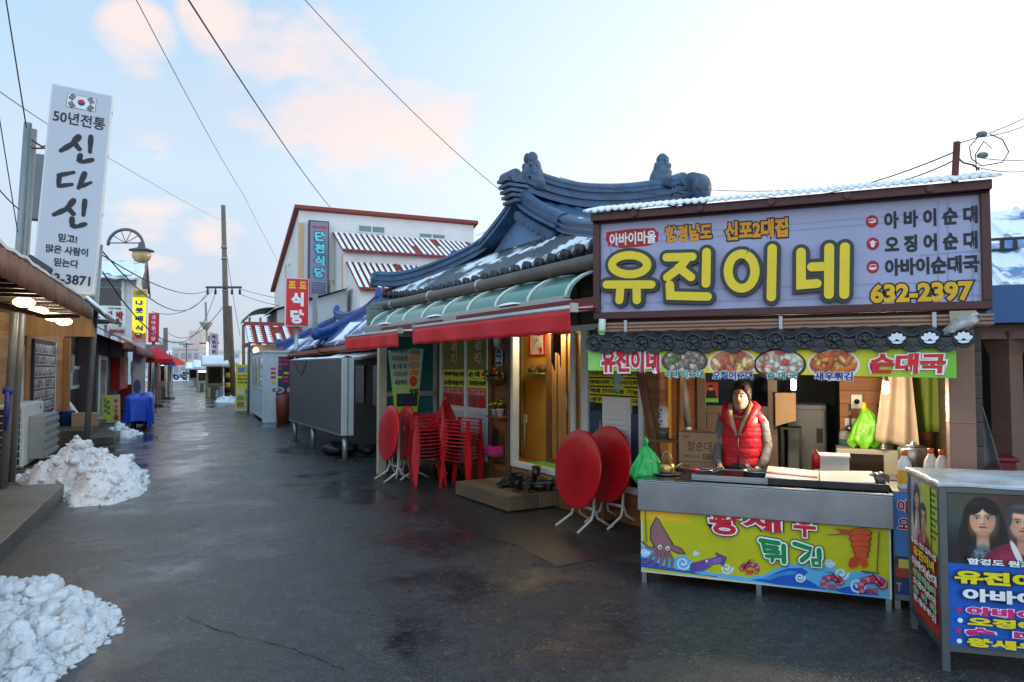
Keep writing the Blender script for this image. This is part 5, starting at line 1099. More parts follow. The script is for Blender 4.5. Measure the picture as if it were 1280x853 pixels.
# head, neck, torso, legs as one skin (fused below)
loft(mb, [((0, .01, z), rx, ry) for z, rx, ry in ((.76, .155, .11), (.86, .16, .115), (.95, .135, .10), (1.02, .13, .098), (1.12, .15, .11), (1.20, .165, .11), (1.26, .16, .095), (1.295, .10, .075), (1.32, .058, .056), (1.36, .052, .054))])
hc = 1.45
loft(mb, [((0, -.012 + dy, hc + z), rx, ry) for z, rx, ry, dy in ((-.125, .02, .02, -.035), (-.112, .042, .045, -.03), (-.09, .055, .066, -.022), (-.06, .064, .080, -.012), (-.03, .070, .087, -.006), (0, .074, .092, 0), (.03, .076, .096, .004), (.06, .073, .095, .008), (.09, .062, .082, .012), (.11, .042, .055, .014), (.12, .015, .02, .014))])
mb.tube([(0, -.106, hc + .015), (0, -.119, hc - .02), (0, -.108, hc - .034)], [.008, .015, .011], 8)
for sg in (-1, 1):
    mb.sphere((sg * .074, .012, hc - .008), .026, 6, (.35, .6, 1.1))
    mb.sphere((sg * .030, -.094, hc - .002), .012, 6)
    mb.tube([(sg * .14, .02, 1.25), (sg * .175, .03, 1.20), (sg * .212, .035, 1.02), (sg * .20, -.06, .90), (sg * .165, -.135, .835)], [.044, .042, .035, .03, .022], 10)
    mb.sphere((sg * .158, -.155, .815), .036, 7, (.75, 1, .9))
    for k in range(4):
        x = sg * (.182 - .016 * k); l_ = (.05, .058, .06, .05)[k]
        mb.tube([(x, -.175, .81), (x - sg * .003, -.175 - l_ * .6, .80), (x - sg * .006, -.175 - l_ * .85, .775), (x - sg * .008, -.165 - l_ * .75, .755)], [.0095, .009, .0085, .007], 7)
    mb.tube([(sg * .132, -.15, .815), (sg * .112, -.175, .80), (sg * .108, -.195, .785)], [.011, .010, .008], 7)
    mb.tube([(sg * .085, .01, .80), (sg * .09, .0, .45), (sg * .09, .02, .10), (sg * .09, .01, .05)], [.085, .058, .042, .04], 10)
    mb.sphere((sg * .095, -.04, .045), .05, 7, (.8, 2.1, .85))
body = mb.build('body', SKIN, pt)
rm = body.modifiers.new('fuse', 'REMESH'); rm.mode = 'VOXEL'; rm.voxel_size = .0065; rm.use_smooth_shade = True
sm_ = body.modifiers.new('soften', 'SMOOTH'); sm_.factor = .5; sm_.iterations = 3
mb = MB()
for sg in (-1, 1): mb.sphere((sg * .030, -.0985, hc - .002), .0105, 8)
mb.m = 1
for sg in (-1, 1): mb.sphere((sg * .029, -.1055, hc - .002), .0052, 6)
mb.build('eyes', [PRT((226, 220, 214)), PRT((30, 22, 20))], pt)
mb = MB()
for sg in (-1, 1): mb.tube([(sg * .014, -.106, hc + .02), (sg * .032, -.104, hc + .026), (sg * .05, -.092, hc + .02)], [.003, .004, .002], 6)
mb.build('eyebrows', PRT((48, 36, 30)), pt)
mb = MB(); mb.tube([(-.024, -.098, hc - .066), (-.01, -.106, hc - .062), (.01, -.106, hc - .062), (.024, -.098, hc - .066)], [.003, .007, .007, .003], 8); mb.build('mouth', PRT((166, 84, 80)), pt)
# hair: tied back, fringe
mb = MB()
rings = []
for z, rx, ry, dy in ((-.10, .052, .05, .055), (-.06, .074, .068, .045), (-.02, .083, .082, .032), (.02, .087, .095, .022), (.05, .087, .106, .012), (.08, .080, .104, .010), (.11, .062, .08, .012), (.133, .03, .04, .014), (.138, .005, .006, .014)): rings.append(((0, dy - .004, hc + z), rx, ry))
loft(mb, rings, 28)
mb.sphere((.0, .125, hc - .01), .045, 8)
for sg in (-1, 1): mb.tube([(sg * .03, -.085, hc + .085), (sg * .066, -.07, hc + .045), (sg * .081, -.035, hc - .01), (sg * .078, -.02, hc - .06)], [.014, .018, .014, .005], 8)
mb.build('hair', M('dark_brown_hair', (50, 34, 27), .45, var=.5, vs_=30, bump=.8, bs=50), pt)
# jumper sleeves and collar
GREY = M('grey_knit', (112, 112, 118), .85, var=.22, vs_=14, bump=.8, bs=28)
for sg in (-1, 1):
    mb = MB(); mb.tube([(sg * .14, .02, 1.262), (sg * .178, .03, 1.21), (sg * .216, .038, 1.02), (sg * .205, -.06, .895), (sg * .172, -.130, .838)], [.05, .050, .042, .038, .032], 14); mb.build('sleeve', GREY, pt)
mb = MB(); loft(mb, [((0, .005, 1.20), .12, .104), ((0, .005, 1.29), .085, .078), ((0, .0, 1.34), .064, .064), ((0, 0, 1.352), .060, .06)]); mb.build('jumper', GREY, pt)
REDV = M('red_quilted_nylon', (210, 22, 44), .55, var=.18, vs_=9, bump=.5, bs=26)
mb = MB(); rings = []
for i in range(61):
    z = .72 + .54 * i / 60; q = abs(math.sin(math.pi * (z - .72) / .09)) ** .55
    wdt = .166 + .012 * math.sin((z - .72) * 5) + (.012 if z < .9 else 0) - (.03 * max(0, (z - 1.16) / .10) ** 2)
    wdt += .012 * (z - 1.0) + .006 * mnoise.noise((z * 30, 2, 0)); rings.append(((.004 * mnoise.noise((z * 22, 0, 5)), .008 + .006 * mnoise.noise((z * 18, 3, 1)), z), wdt - .014 + .006 * q, .114 + .006 * q - .02 * max(0, (z - 1.18) / .08) ** 2))
loft(mb, rings, 40)
for sg in (-1, 1): mb.tube([(sg * .17, .01, 1.21), (sg * .13, .02, 1.285), (sg * .07, .035, 1.315)], [.05, .045, .04], 10)
vest = mb.build('vest', REDV, pt)
mb = MB(); mb.tube([(0, -.148, .73), (0, -.152, .95), (0, -.150, 1.10)], .006, 6); mb.build('zip', M('dark_zip', (60, 20, 26), .4), vest)
mb = MB(); LIN_ = FOOD('spotted_fleece', [(214, 190, 168), (196, 160, 140), (226, 206, 186), (180, 130, 120)], 90)
for sg in (-1, 1): mb.tube([(sg * .012, -.150, 1.11), (sg * .045, -.142, 1.20), (sg * .085, -.095, 1.30), (sg * .095, -.01, 1.355), (sg * .06, .075, 1.375), (0, .095, 1.38)], [.012, .024, .028, .028, .028, .028], 10)
mb.build('hood_lining', LIN_, vest)
mb = MB()
for sg in (-1, 1): mb.tube([(sg * .03, -.152, 1.13), (sg * .078, -.140, 1.21), (sg * .122, -.085, 1.30), (sg * .13, .0, 1.35), (sg * .085, .10, 1.365), (0, .125, 1.37)], [.012, .026, .034, .038, .04, .04], 10)
mb.build('hood', REDV, vest)
mb = MB(); mb.tube([(-.03, -.07, 1.305), (0, -.085, 1.295), (.03, -.07, 1.305)], [.02, .026, .02], 8); mb.build('scarf', M('dark_red_scarf', (150, 24, 40), .7, var=.2), pt)
mb = MB(); loft(mb, [((0, .01, .74), .165, .12), ((0, .01, .86), .17, .125)])
for sg in (-1, 1): mb.tube([(sg * .085, .01, .80), (sg * .09, .0, .45), (sg * .09, .02, .10)], [.095, .072, .06], 12)
mb.build('trousers', M('dark_trousers', (34, 34, 40), .8, var=.2), pt)
for sg in (-1, 1):
    mb = MB(); mb.sphere((sg * .095, -.04, .05), .058, 8, (.8, 2.1, .85)); mb.build('shoe', BLACKM, pt)
# kitchen clutter at the back of the stall
def clut(name, label, cat, px, py, yo, mb, mat, group=None):
    x, z = T.hit(px, py, yo); t = thing(name, label, cat, T.w(x, yo, z), -22.8, group); mb.build(name, mat, t); return t
for k, (px, lb) in enumerate(((1062, 'slotted steel ladle hung left of the switch box'), (1096, 'steel skimmer hung to the right of the switch box'))):
    mb = MB(); mb.tube([(0, -.02, 0), (0, -.02, -.2)], .006, 6); mb.lathe([(0, 0), (.04, .01), (.05, .03), (.045, .03), (0, .012)], (0, -.03, -.25), 14, 'Y'); clut('ladle', lb, 'ladle', px, 505, YB - .01, mb, STEEL)
mb = MB(); [mb.lathe([(0, 0), (.05, 0), (.085, .05), (.09, .052), (.06, .004), (0, .004)], (0, 0, k * .018), 18) for k in range(6)]; clut('bowl_stack', 'stack of steel bowls beside the lime green bag', 'bowls', 1108, 568, 1.78, mb, STEEL)
mb = MB(); mb.b(-.07, .07, -.001, 0, -.09, .09); clut('notice', 'small white paper notice on the orange boards', 'notice', 1066, 535, YB - .005, mb, PLW)
mb = MB(); mb.lathe([(0, 0), (.11, 0), (.11, .2), (.1, .21), (0, .21)], (0, 0, 0), 20); mb.lathe([(0, .21), (.1, .212), (.02, .235), (.02, .25), (0, .25)], (0, 0, 0), 20); clut('stock_pot', 'dented aluminium stock pot behind the right end of the counter', 'pot', 1142, 592, 1.0, mb, STEEL)
mb = MB(); mb.b(-.13, .13, 0, .2, 0, .12); mb.b(-.14, .14, -.01, .21, .121, .135); clut('food_box', 'white plastic food box behind the folded boards', 'box', 1040, 590, .95, mb, PLW)
mb = MB(); mb.lathe([(0, 0), (.03, 0), (.034, .1), (.014, .13), (.014, .15), (0, .15)], (0, 0, 0), 14); clut('sauce_bottle', 'small red sauce bottle beside the folded boards', 'bottle', 1020, 586, .62, mb, M('red_sauce', (170, 30, 26), .3, var=.2))
mb = MB(); mb.b(-.17, .17, 0, .25, 0, .84); mb.b(-.19, .19, -.02, .27, .841, .87); mb.v = [(a, b_, c - .86) for a, b_, c in mb.v]; clut('side_table', 'narrow steel side table behind the counter holding pot and box', 'table', 1090, 600, .93, mb, STEEL)
# ================================================================== IN FRONT OF THE RESTAURANT
REDP = M('red_table_plastic', (206, 18, 32), .32, var=.08, vs_=3, dirt=(150, 16, 26), dirt_amt=.35)
REDC = M('red_chair_plastic', (206, 20, 30), .3, var=.12, vs_=4, dirt=(140, 16, 24), dirt_amt=.4)
WLEG = M('white_painted_tube', (206, 206, 202), .4, var=.1, vs_=6, dirt=(130, 110, 90), dirt_amt=.35)
def folded_table(label, px, py, gy, group):
    """round folding table stood on edge, parallel to the wall; gy = picture row of its feet"""
    g = G(px, gy); t = thing('folding_table', label, 'table', tuple(g), -60, group)
    c = P(px, py, g.y); zc = c.z; r_ = .40; tilt = R(7)
    mb = MB(); mb.lathe([(0, -.012), (r_ - .012, -.012), (r_, -.006), (r_, .014), (r_ - .01, .016), (r_ - .02, .004), (0, .004)], (0, 0, 0), 64, 'Y'); mb.m = 1; mb.lathe([(0, -.0135), (.014, -.0135), (.014, -.0125), (0, -.0125)], (0, 0, 0), 12, 'Y'); mb.lathe([(0, .004), (.05, .004), (.05, .03), (0, .03)], (0, 0, 0), 16, 'Y')
    mb.xf(Matrix.Translation((0, -.02, zc)) @ Matrix.Rotation(-tilt, 4, 'X')); mb.build('tabletop', [REDP, BLACKM], t)
    for sg in (-1, 1):
        mb = MB(); x = .17 * sg
        mb.tube([(x, .07, zc + .22), (x, .06, .22), (x * 1.05, .03, .12), (x * 1.15, -.16, .012)], .013, 8); mb.build('leg', WLEG, t)
        mb = MB(); mb.tube([(x * .8, .10, zc + .2), (x * .8, .09, .22), (x * .9, .12, .12), (x, .30, .012)], .013, 8); mb.build('leg', WLEG, t)
    mb = MB(); mb.tube([(-.17, .06, .22), (.17, .06, .22)], .011, 8); mb.tube([(-.14, .09, .2), (.14, .09, .2)], .011, 8); mb.build('stretcher', WLEG, t)
    return t
folded_table('red round folding table stood on edge, foremost one in the middle of the picture', 724, 586, 661, 'red folding tables')
folded_table('red round folding table leaning just behind the foremost one, by the water cooler', 760, 580, 657, 'red folding tables')
folded_table('red round folding table stood on edge at the far left of the chair stacks', 487, 541, 601, 'red folding tables')
folded_table('red round folding table squeezed between the leftmost table and the stacked chairs', 507, 541, 598, 'red folding tables')
# stacking armchairs
def make_chair(label, group):
    t = thing('plastic_chair', label, 'chair', (0, 0, 0), 0, group)       # faces -y
    mb = MB(); mb.grid(lambda u, v: ((u - .5) * (.42 - .04 * v), -.22 + .42 * v, .43 - .02 * math.sin(math.pi * v) - .015 * (1 - v) - .012 * math.sin(math.pi * u)), 8, 8, -.008); mb.build('seat', REDC, t)
    def bk(u, v):
        w = .20 * (1 - .42 * max(0, v - .35) ** 1.7 / .47); x = (2 * u - 1) * w
        return (x, .20 + .13 * v - .05 * (2 * u - 1) ** 2 * (1 - .3 * v), .42 + .52 * v - .07 * (2 * u - 1) ** 4 * v)
    mb = MB(); nsl = 7
    for k in range(nsl):
        u0, u1 = (k + .03) / nsl, (k + .97) / nsl
        if k in (0, nsl - 1): u0, u1 = k / nsl, (k + 1) / nsl
        mb.grid(lambda u, v, a=u0, b_=u1: bk(a + (b_ - a) * u, .12 + .74 * v), 2, 10, .008)
    mb.grid(lambda u, v: bk(u, .86 + .14 * v), 14, 3, .009); mb.grid(lambda u, v: bk(u, .14 * v), 14, 3, .009)
    mb.build('backrest', REDC, t)
    for sg in (-1, 1):
        mb = MB(); mb.grid(lambda u, v: (sg * (.215 + .05 * u + .012 * math.sin(math.pi * v)), -.21 + .42 * v, .645 + .02 * v - .012 * (2 * u - 1) ** 2), 4, 10, .010 * sg); mb.build('arm', REDC, t)
        for yy, ys in ((-.20, -.055), (.19, .06)):
            mb = MB()
            zt = .645 if yy < 0 else .66
            L0 = [(sg * .235, yy, zt - .01), (sg * .228, yy + ys * .3, .40), (sg * .24, yy + ys, .0)]
            for (a, b_) in ((.019, .005), (.005, .020)):
                vs_ = []
                for (x, y, z), w in zip(L0, (1.0, 1.05, .95)):
                    for dx_, dy_ in ((-1, -1), (1, -1), (1, 1), (-1, 1)): vs_.append((x + dx_ * a * w + (0 if a < .01 else -sg * .02), y + dy_ * b_ * w + (0 if b_ < .01 else (.02 if yy < 0 else -.02)), z))
                mb.add(vs_, [(0, 1, 2, 3)[::-1], (8, 9, 10, 11)] + [(4 * j + i, 4 * j + (i + 1) % 4, 4 * j + 4 + (i + 1) % 4, 4 * j + 4 + i) for j in range(2) for i in range(4)])
            mb.build('leg', REDC, t)
    return t
chair0 = make_chair('', 'stacked red plastic chairs')
ORD = ['bottom', 'second', 'third', 'fourth', 'fifth', 'sixth', 'seventh', 'eighth', 'ninth']
first = True
for cx, cy, rz, n, nm in ((-.71, 10.08, 68, 8, 'right-hand stack by the white panel'), (-1.19, 10.30, -74, 9, 'left-hand stack by the round tables')):
    rr = R(rz); back = Vector((-math.sin(rr), math.cos(rr), 0))
    for k in range(n):
        o = chair0 if first else copy_tree(chair0); first = False
        off_ = back * (-.005 * k) + Vector((random.uniform(-.004, .004), random.uniform(-.004, .004), 0))
        o.location = Vector((cx, cy, .002 + .05 * k)) + off_; o.rotation_euler = (0, 0, rr + R(random.uniform(-1, 1)))
        o.scale = (.9,) * 3; o['label'] = 'red plastic armchair, %s in the %s' % ('top one' if k == n - 1 else ORD[k] + ' from the ground' if k else 'bottom one', nm)
# white metal chair frame standing by the stacks
t = thing('metal_rack', 'white bent tube rack between the round tables and the stacked chairs', 'rack', tuple(G(505, 598)), -20)
mb = MB(); mb.tube([(-.02, 0, 0), (0, 0, .75), (.03, 0, .80), (.30, 0, .80), (.33, 0, .76)], .013, 8); mb.build('hoop', WLEG, t); mb = MB(); mb.tube([(0, .0, .4), (-.05, -.15, .012)], .012, 8); mb.build('foot', WLEG, t); mb = MB(); mb.tube([(.10, -.02, .79), (.15, -.03, .75), (.20, -.02, .79)], .008, 6); mb.build('hook', WLEG, t)
# wooden step platform with boots
pc = G(635, 642); PF = F(tuple(pc), -59)
PALW = WOOD('pallet_boards', (74, 60, 46), (130, 106, 80), .21, 'Y', .6, 'X', .5)
t = thing('wooden_step', 'low weathered wooden step platform in front of the open door', 'platform', tuple(pc), -59)
Lp, Dp = 1.33, .84
for k in range(4): mb = MB(); mb.b(-Lp, 0, Dp * k / 4 + .004, Dp * (k + 1) / 4 - .004, .155, .185); mb.build('plank', PALW, t, bevel=.004)
mb = MB(); mb.b(-Lp, 0, 0, .04, .02, .154); mb.b(-Lp, 0, Dp - .04, Dp, .02, .154); mb.b(-.04, 0, .041, Dp - .041, .02, .154); mb.b(-Lp, -Lp + .04, .041, Dp - .041, .02, .154); mb.build('skirt', PALW, t, bevel=.004)
RUB = M('glossy_black_boot_rubber', (20, 20, 22), .3, var=.4, vs_=14, bump=.4, bs=24)
def boot(x, y, rz, label, lying=False):
    p = PF.w(x, y, .186); t = thing('rubber_boot', label, 'boot', tuple(p), rz, 'black boots on the step')
    mb = MB(); mb.tube([(.10, 0, .045), (.05, 0, .05), (-.03, 0, .055), (-.10, 0, .05)], [.03, .05, .052, .045], 10); mb.tube([(-.075, 0, .05), (-.08, 0, .14), (-.09, .01, .24)], [.05, .052, .056], 12)
    if lying: mb.xf(Matrix.Translation((0, 0, .055)) @ Matrix.Rotation(R(82), 4, 'X'))
    mb.build('upper', RUB, t)
    mb = MB(); mb.b(-.13, .13, -.045, .045, 0, .014)
    if lying: mb.xf(Matrix.Translation((0, 0, .055)) @ Matrix.Rotation(R(82), 4, 'X'))
    mb.build('sole', BLACKM, t, bevel=.004)
boot(-.42, .40, 30, 'glossy black rubber boot lying nearest to the step front', True); boot(-.30, .62, 70, 'black rubber boot lying on its side close to the door sill', True); boot(-.14, .52, -20, 'black rubber boot lying at the right end of the step', True); boot(-.55, .66, 140, 'upright black rubber boot at the back of the step', False)
boot(-1.0, .70, 60, 'black rubber boot lying at the left end of the step', True)
t = thing('black_bag', 'crumpled black rubbish bag beside the left end of the step', 'bag', tuple(W.w(-1.35, -.35, 0.02)), 10); m2 = bagmesh(.26, .22, 8); m2.build('bag', RUB, t)
t = thing('black_bag', 'crumpled black rubbish bag on the step between the boots', 'bag', tuple(PF.w(-.60, .36, .186)), 40); m2 = bagmesh(.15, .17, 11); m2.build('bag', RUB, t)
t = thing('door_sill_step', 'brown timber sill under the sliding door', 'sill', W.w((xC + xD) / 2, -.06, 0), -60); mb = MB(); mb.b(-.85, .85, -.10, .05, .2, .322); mb.b(-.85, .85, -.085, .05, .0, .199); mb.build('sill', POSTWOOD, t, bevel=.006)
# water cooler on a stand
wx = W.hit(752, 540, -.1)[0]; p = W.w(wx, -.1, 0)
t = thing('water_cooler', 'white water cooler lying slatted side out with a bottle on top, beside the stall', 'water cooler', tuple(p), -48)
z0w = W.hit(770, 572, -.1)[1]; z1w = W.hit(770, 497, -.1)[1]; hh = z1w - z0w
mb = MB(); mb.b(0, .40, 0, .34, z0w, z1w); mb.build('casing', PLW, t, bevel=.02)
mb = MB()
for k in range(9): mb.b(.04, .36, -.012, -.001, z0w + .06 + k * (hh - .14) / 9, z0w + .06 + k * (hh - .14) / 9 + .035)
mb.build('louvres', PLW, t, bevel=.005)
mb = MB(); mb.lathe([(0, -.01), (.07, -.01), (.07, .006), (0, .006)], (.415, .2, z0w + .17), 20, 'X'); mb.build('fan_cover', BLACKM, t)
mb = MB(); zc = z1w; mb.lathe([(0, 0), (.06, 0), (.06, .03), (.13, .06), (.135, .12), (.125, .14), (.135, .16), (.135, .26), (.12, .29), (0, .30)], (.2, .17, zc), 26); mb.build('bottle', M('pale_blue_green_bottle', (170, 206, 190), .12, var=.1, alpha=.75), t)
mb = MB(); mb.b(.02, .38, .02, .32, z0w - .04, z0w - .001)
for x in (.02, .34):
    for y in (.02, .28): mb.b(x, x + .04, y, y + .04, 0, z0w - .041)
mb.build('stand', POSTWOOD, t)
# ---- posters on the window panes (each with its own writing)
zt_ = 2.08
def wposter(x0, x1, label, two):
    t = thing('window_poster', label, 'poster', W.w(0, 0, 0), -60, 'posters on the sliding window'); A = ART(y=.004, step=.0004); w = x1 - x0; c = (x0 + x1) / 2
    A.r(x0, 1.62, x1, zt_, (120, 116, 52)); zz = [1.62, 1.48, 1.34]
    A.r(x0, 1.49, x1, 1.62, (216, 222, 40)); A.r(x0, 1.35, x1, 1.485, (216, 222, 40)); A.r(x0, 1.07, x1, 1.345, (150, 90, 90))
    A.e(c - w * .2, 1.15, w * .16, .09, FOOD('red_kimchi', [(150, 30, 30), (200, 60, 50), (120, 30, 30), (190, 90, 70)], 40)); A.e(c + w * .2, 1.15, w * .18, .08, (190, 30, 36)); A.done(t)
    for k, ch in enumerate('유진이네'): text(t, ch, c + .03 * w, 2.33 - .17 * k - .02, .15 * 1.05, .13, (196, 40, 40), y=-.006, bold=.04, outl=(240, 232, 220), outw=.07) if k else None
    text(t, two[0], c, 1.555, w * .88, .085, (30, 34, 60), y=-.006, bold=.05); text(t, two[1], c, 1.418, w * .88, .085, (30, 34, 60), y=-.006, bold=.05); text(t, two[2], c, 1.29, w * .9, .075, (206, 40, 50), y=-.006, bold=.05, outl=(240, 230, 220), outw=.06)
wposter(xA + .08, xm - .045, 'left olive and yellow menu poster on the white window', ('아바이순대', '오징어순대', '포장판매')); wposter(xm + .045, xB - .08, 'right olive and yellow menu poster on the white window', ('순 대 국', '가자미식해', '새우젓판매'))
# yellow strips of writing on the door's side glass
t = thing('window_writing', 'yellow strips of small black lettering stuck on the glass beside the door', 'lettering', W.w(0, 0, 0), -60); xg0, xg1 = xe + .05, xg1
A = ART(y=-.004, step=.0004); rows = []
for k, py in enumerate((452, 467, 478, 489, 500)):
    z = W.hit(760, py, 0)[1]; z_h = .040; rows.append(z); A.r(xg0, z - z_h, xg1, z + z_h, (214, 206, 36))
A.r(xg0, W.hit(760, 575)[1], xg1, W.hit(760, 515)[1], (60, 76, 104)); A.p([(xg0 + .1, W.hit(760, 575)[1]), (xg0 + .3, W.hit(760, 575)[1]), (xg0 + .2, W.hit(760, 525)[1])], (150, 160, 176)); A.done(t)
for z, s_ in zip(rows, ('1박2일 방송출연 맛집', '아바이순대 오징어순대', '명태식해 가자미식해', '택배 전국배송 가능', '새우튀김 순대국')): text(t, s_, (xg0 + xg1) / 2, z, (xg1 - xg0) * .95, .052, (40, 40, 44), y=-.010, bold=.03)
text(t, 'KB', xg0 + .06, W.hit(745, 506)[1], .10, .07, (30, 60, 110), y=-.010, bold=.05); text(t, '유', xg0 + .06, W.hit(736, 440)[1], .12, .15, (200, 40, 50), y=-.012, bold=.05, outl=(240, 236, 230), outw=.06)
# house number plate, hanging light, framed poster inside, socket, shelf bits
hx, hz_ = W.hit(624, 446, -.06)
t = thing('number_plate', 'small blue house number plate reading 21-1 with pointed top', 'sign', W.w(hx, -.056, hz_), -60)
mb = MB(); mb.prism([(-.09, -.12), (.09, -.12), (.09, .07), (0, .13), (-.09, .07)], -.01, .0); mb.build('plate', PRT((226, 230, 236)), t); mb = MB(); mb.prism([(-.08, -.11), (.08, -.11), (.08, .065), (0, .118), (-.08, .065)], -.013, -.0101); mb.build('face', PRT((36, 60, 116)), t); text(t, '21-1', 0, -.04, .13, .065, (236, 238, 240), y=-.016, bold=.06); text(t, '아바이마을길', 0, .035, .12, .025, (220, 226, 236), y=-.016, bold=.02)
hx, hz_ = W.hit(625, 425, -.08); t = thing('wall_lamp', 'pale glass wall lamp above the blue number plate', 'lamp', W.w(hx, -.12, hz_), -60); mb = MB(); mb.lathe([(0, -.10), (.05, -.10), (.06, .0), (.045, .07), (.03, .08), (0, .08)], (0, 0, 0), 16); mb.build('shade', M('frosted_pale_glass', (186, 204, 190), .3, var=.1), t); mb = MB(); mb.tube([(0, 0, .08), (0, .0, .15), (0, .07, .15)], .02, 8); mb.build('bracket', WHITEF, t)
fx, fz = W.hit(668, 429, .5); t = thing('framed_picture', 'red framed white scribbled picture on the ochre wall inside the door', 'picture', W.w(fx, .555, fz), -60)
mb = MB(); frame(mb, -.20, .20, -.18, .18, .02, -.02, 0); mb.build('frame', PRT((186, 40, 40)), t); mb = MB(); mb.b(-.18, .18, -.010, 0, -.16, .16); mb.build('paper', PRT((222, 214, 200)), t)
A = ART(y=-.011)
for k in range(14): 
    x, z = random.uniform(-.14, .1), random.uniform(-.12, .12); A.st([(x, z), (x + random.uniform(.01, .05), z + random.uniform(-.04, .04)), (x + random.uniform(.02, .07), z + random.uniform(-.04, .04))], .006, (70, 66, 64))
A.p([(.08, -.14), (.15, -.14), (.16, -.09), (.115, -.05), (.07, -.09)], (190, 40, 40)); A.done(t)
sx0, sz0 = W.hit(672, 466, .5); t = thing('wall_shelf', 'narrow green edged shelf with jars on the ochre wall inside the door', 'shelf', W.w(sx0, .555, sz0), -60); mb = MB(); mb.b(-.22, .22, -.12, 0, -.02, 0); mb.build('board', PRT((120, 170, 70)), t)
mb = MB(); mb.lathe([(0, 0), (.04, 0), (.05, .05), (.03, .10), (0, .10)], (-.12, -.06, .001), 12); mb.sphere((.1, -.06, .06), .075, 8, (1.4, .6, .8)); mb.lathe([(0, 0), (.03, 0), (.03, .06), (0, .06)], (-.2, -.06, .001), 10); mb.build('ornaments', M('brown_dried_gourds', (96, 60, 40), .6, var=.4, vs_=12), t)
mx_, mz = W.hit(653, 524, .5); t = thing('socket', 'white double power socket with hanging cable inside the door', 'socket', W.w(mx_, .558, mz), -60); mb = MB(); mb.b(-.04, .04, -.02, 0, -.06, .06); mb.build('plate', PLW, t, bevel=.004); mb = MB(); mb.tube([(.0, -.025, -.04), (.02, -.03, -.25), (-.02, -.03, -.45), (-.10, -.02, -.50)], .006, 6); mb.build('cable', PLW, t)
# clothes hung in the doorway
hx, hz_ = W.hit(694, 420, .3); t = thing('hanging_clothes', 'dark clothes hanging at the top of the doorway', 'clothes', W.w(hx, .3, hz_), -60); mb = MB(); mb.grid(lambda u, v: (-.10 + .2 * u, .04 * math.sin(9 * u), .08 - (.42 + .12 * math.sin(7 * u)) * v), 16, 8, .01); mb.build('cloth', M('dark_brown_cloth', (44, 30, 28), .8, var=.3), t)
# green mat on the room floor
t = thing('floor_mat', 'bright green mat on the floor just inside the door', 'mat', W.w(.55, .30, .351), -60); mb = MB(); mb.b(-.5, .5, -.16, .16, 0, .015); mb.build('mat', M('green_mat', (110, 170, 50), .9, var=.3, vs_=20, bump=.4, bs=60), t)
# ---- plant pots on little shelves
LEAFM = [M('dark_leaf', (48, 74, 36), .6, var=.4, vs_=14), M('mid_leaf', (78, 112, 50), .6, var=.4, vs_=14), M('purple_leaf', (70, 44, 60), .6, var=.4, vs_=14)]
POTW = M('white_plant_pot', (214, 212, 204), .5, var=.12, vs_=6)
def leaves(mb, c, r, n, s, slots, sc=(1, 1, .8)):
    for _ in range(n):
        d = Vector((random.gauss(0, 1), random.gauss(0, 1), random.gauss(0, 1))).normalized() * r * random.uniform(.35, 1) ; p = Vector(c) + Vector((d.x * sc[0], d.y * sc[1], d.z * sc[2]))
        a = Vector((random.gauss(0, 1), random.gauss(0, 1), random.gauss(0, .6))).normalized() * s; b_ = a.cross(Vector((random.random(), random.random(), random.random()))).normalized() * s * .4
        mb.m = random.choice(slots); mb.add([p, p + a * .5 + b_, p + a, p + a * .5 - b_], [(0, 1, 2, 3)])
def pot(name, label, loc, r=.055, h=.10, flower=None, leaf=(0, 1), crown=.09, n=70, rz=0):
    t = thing(name, label, 'potted plant', loc, rz, 'plant pots on the wooden front')
    mb = MB(); mb.lathe([(0, 0), (r * .75, 0), (r, h), (r * 1.08, h), (r * 1.08, h * .88), (r * .9, h * .86), (0, h * .86)], (0, 0, 0), 18); mb.build('pot', POTW, t)
    mb = MB(); leaves(mb, (0, 0, h + crown * .6), crown, n, .055, leaf); mb.build('leaves', LEAFM, t)
    if flower:
        mb = MB()
        for _ in range(26):
            d = Vector((random.gauss(0, 1), random.gauss(0, 1), abs(random.gauss(0, 1)))).normalized() * crown * random.uniform(.8, 1.1); mb.sphere((d.x, d.y, h + crown * .6 + d.z * .7), .016, 4, (1, 1, .5))
        mb.build('flowers', flower, t)
    return t
def shelf(px, py, yo, w, label):
    x, z = W.hit(px, py, yo); t = thing('wall_shelf', label, 'shelf', W.w(x, 0, z), -60, 'small shelves on the wooden front'); mb = MB(); mb.b(-w / 2, w / 2, -.20, -.006, -.025, 0); mb.build('board', POSTWOOD, t, bevel=.003); return x, z
x, z = shelf(623, 520, -.10, .34, 'small wooden shelf under the yellow flowers'); pot('flower_pot', 'white pot of yellow flowers at the right of its shelf', W.w(x + .07, -.11, z + .001), flower=M('yellow_petals', (230, 176, 30), .6, var=.2)); pot('flower_pot', 'smaller white pot of pale yellow flowers at the left of its shelf', W.w(x - .09, -.11, z + .001), r=.045, h=.09, flower=M('pale_yellow_petals', (220, 204, 80), .6, var=.2), crown=.07)
t = thing('hanging_basket', 'brown hanging basket of purple and red flowers below the number plate', 'hanging basket', W.w(*[W.hit(620, 482, -.16)[0]], -.16, W.hit(620, 482, -.16)[1]), -60)
mb = MB(); mb.lathe([(0, -.02), (.08, 0), (.12, .07), (.13, .12), (.115, .12), (0, .10)], (0, 0, 0), 18); mb.build('basket', M('brown_wicker', (84, 52, 34), .7, var=.4, vs_=25, bump=.5, bs=60), t); mb = MB(); leaves(mb, (0, 0, .15), .17, 150, .06, (0, 1, 2)); mb.build('leaves', LEAFM, t)
mb = MB()
for a, b_ in ((.12, .2), (.14, .17), (.09, .22), (-.13, .19)): mb.sphere((a, -.08, b_), .022, 5)
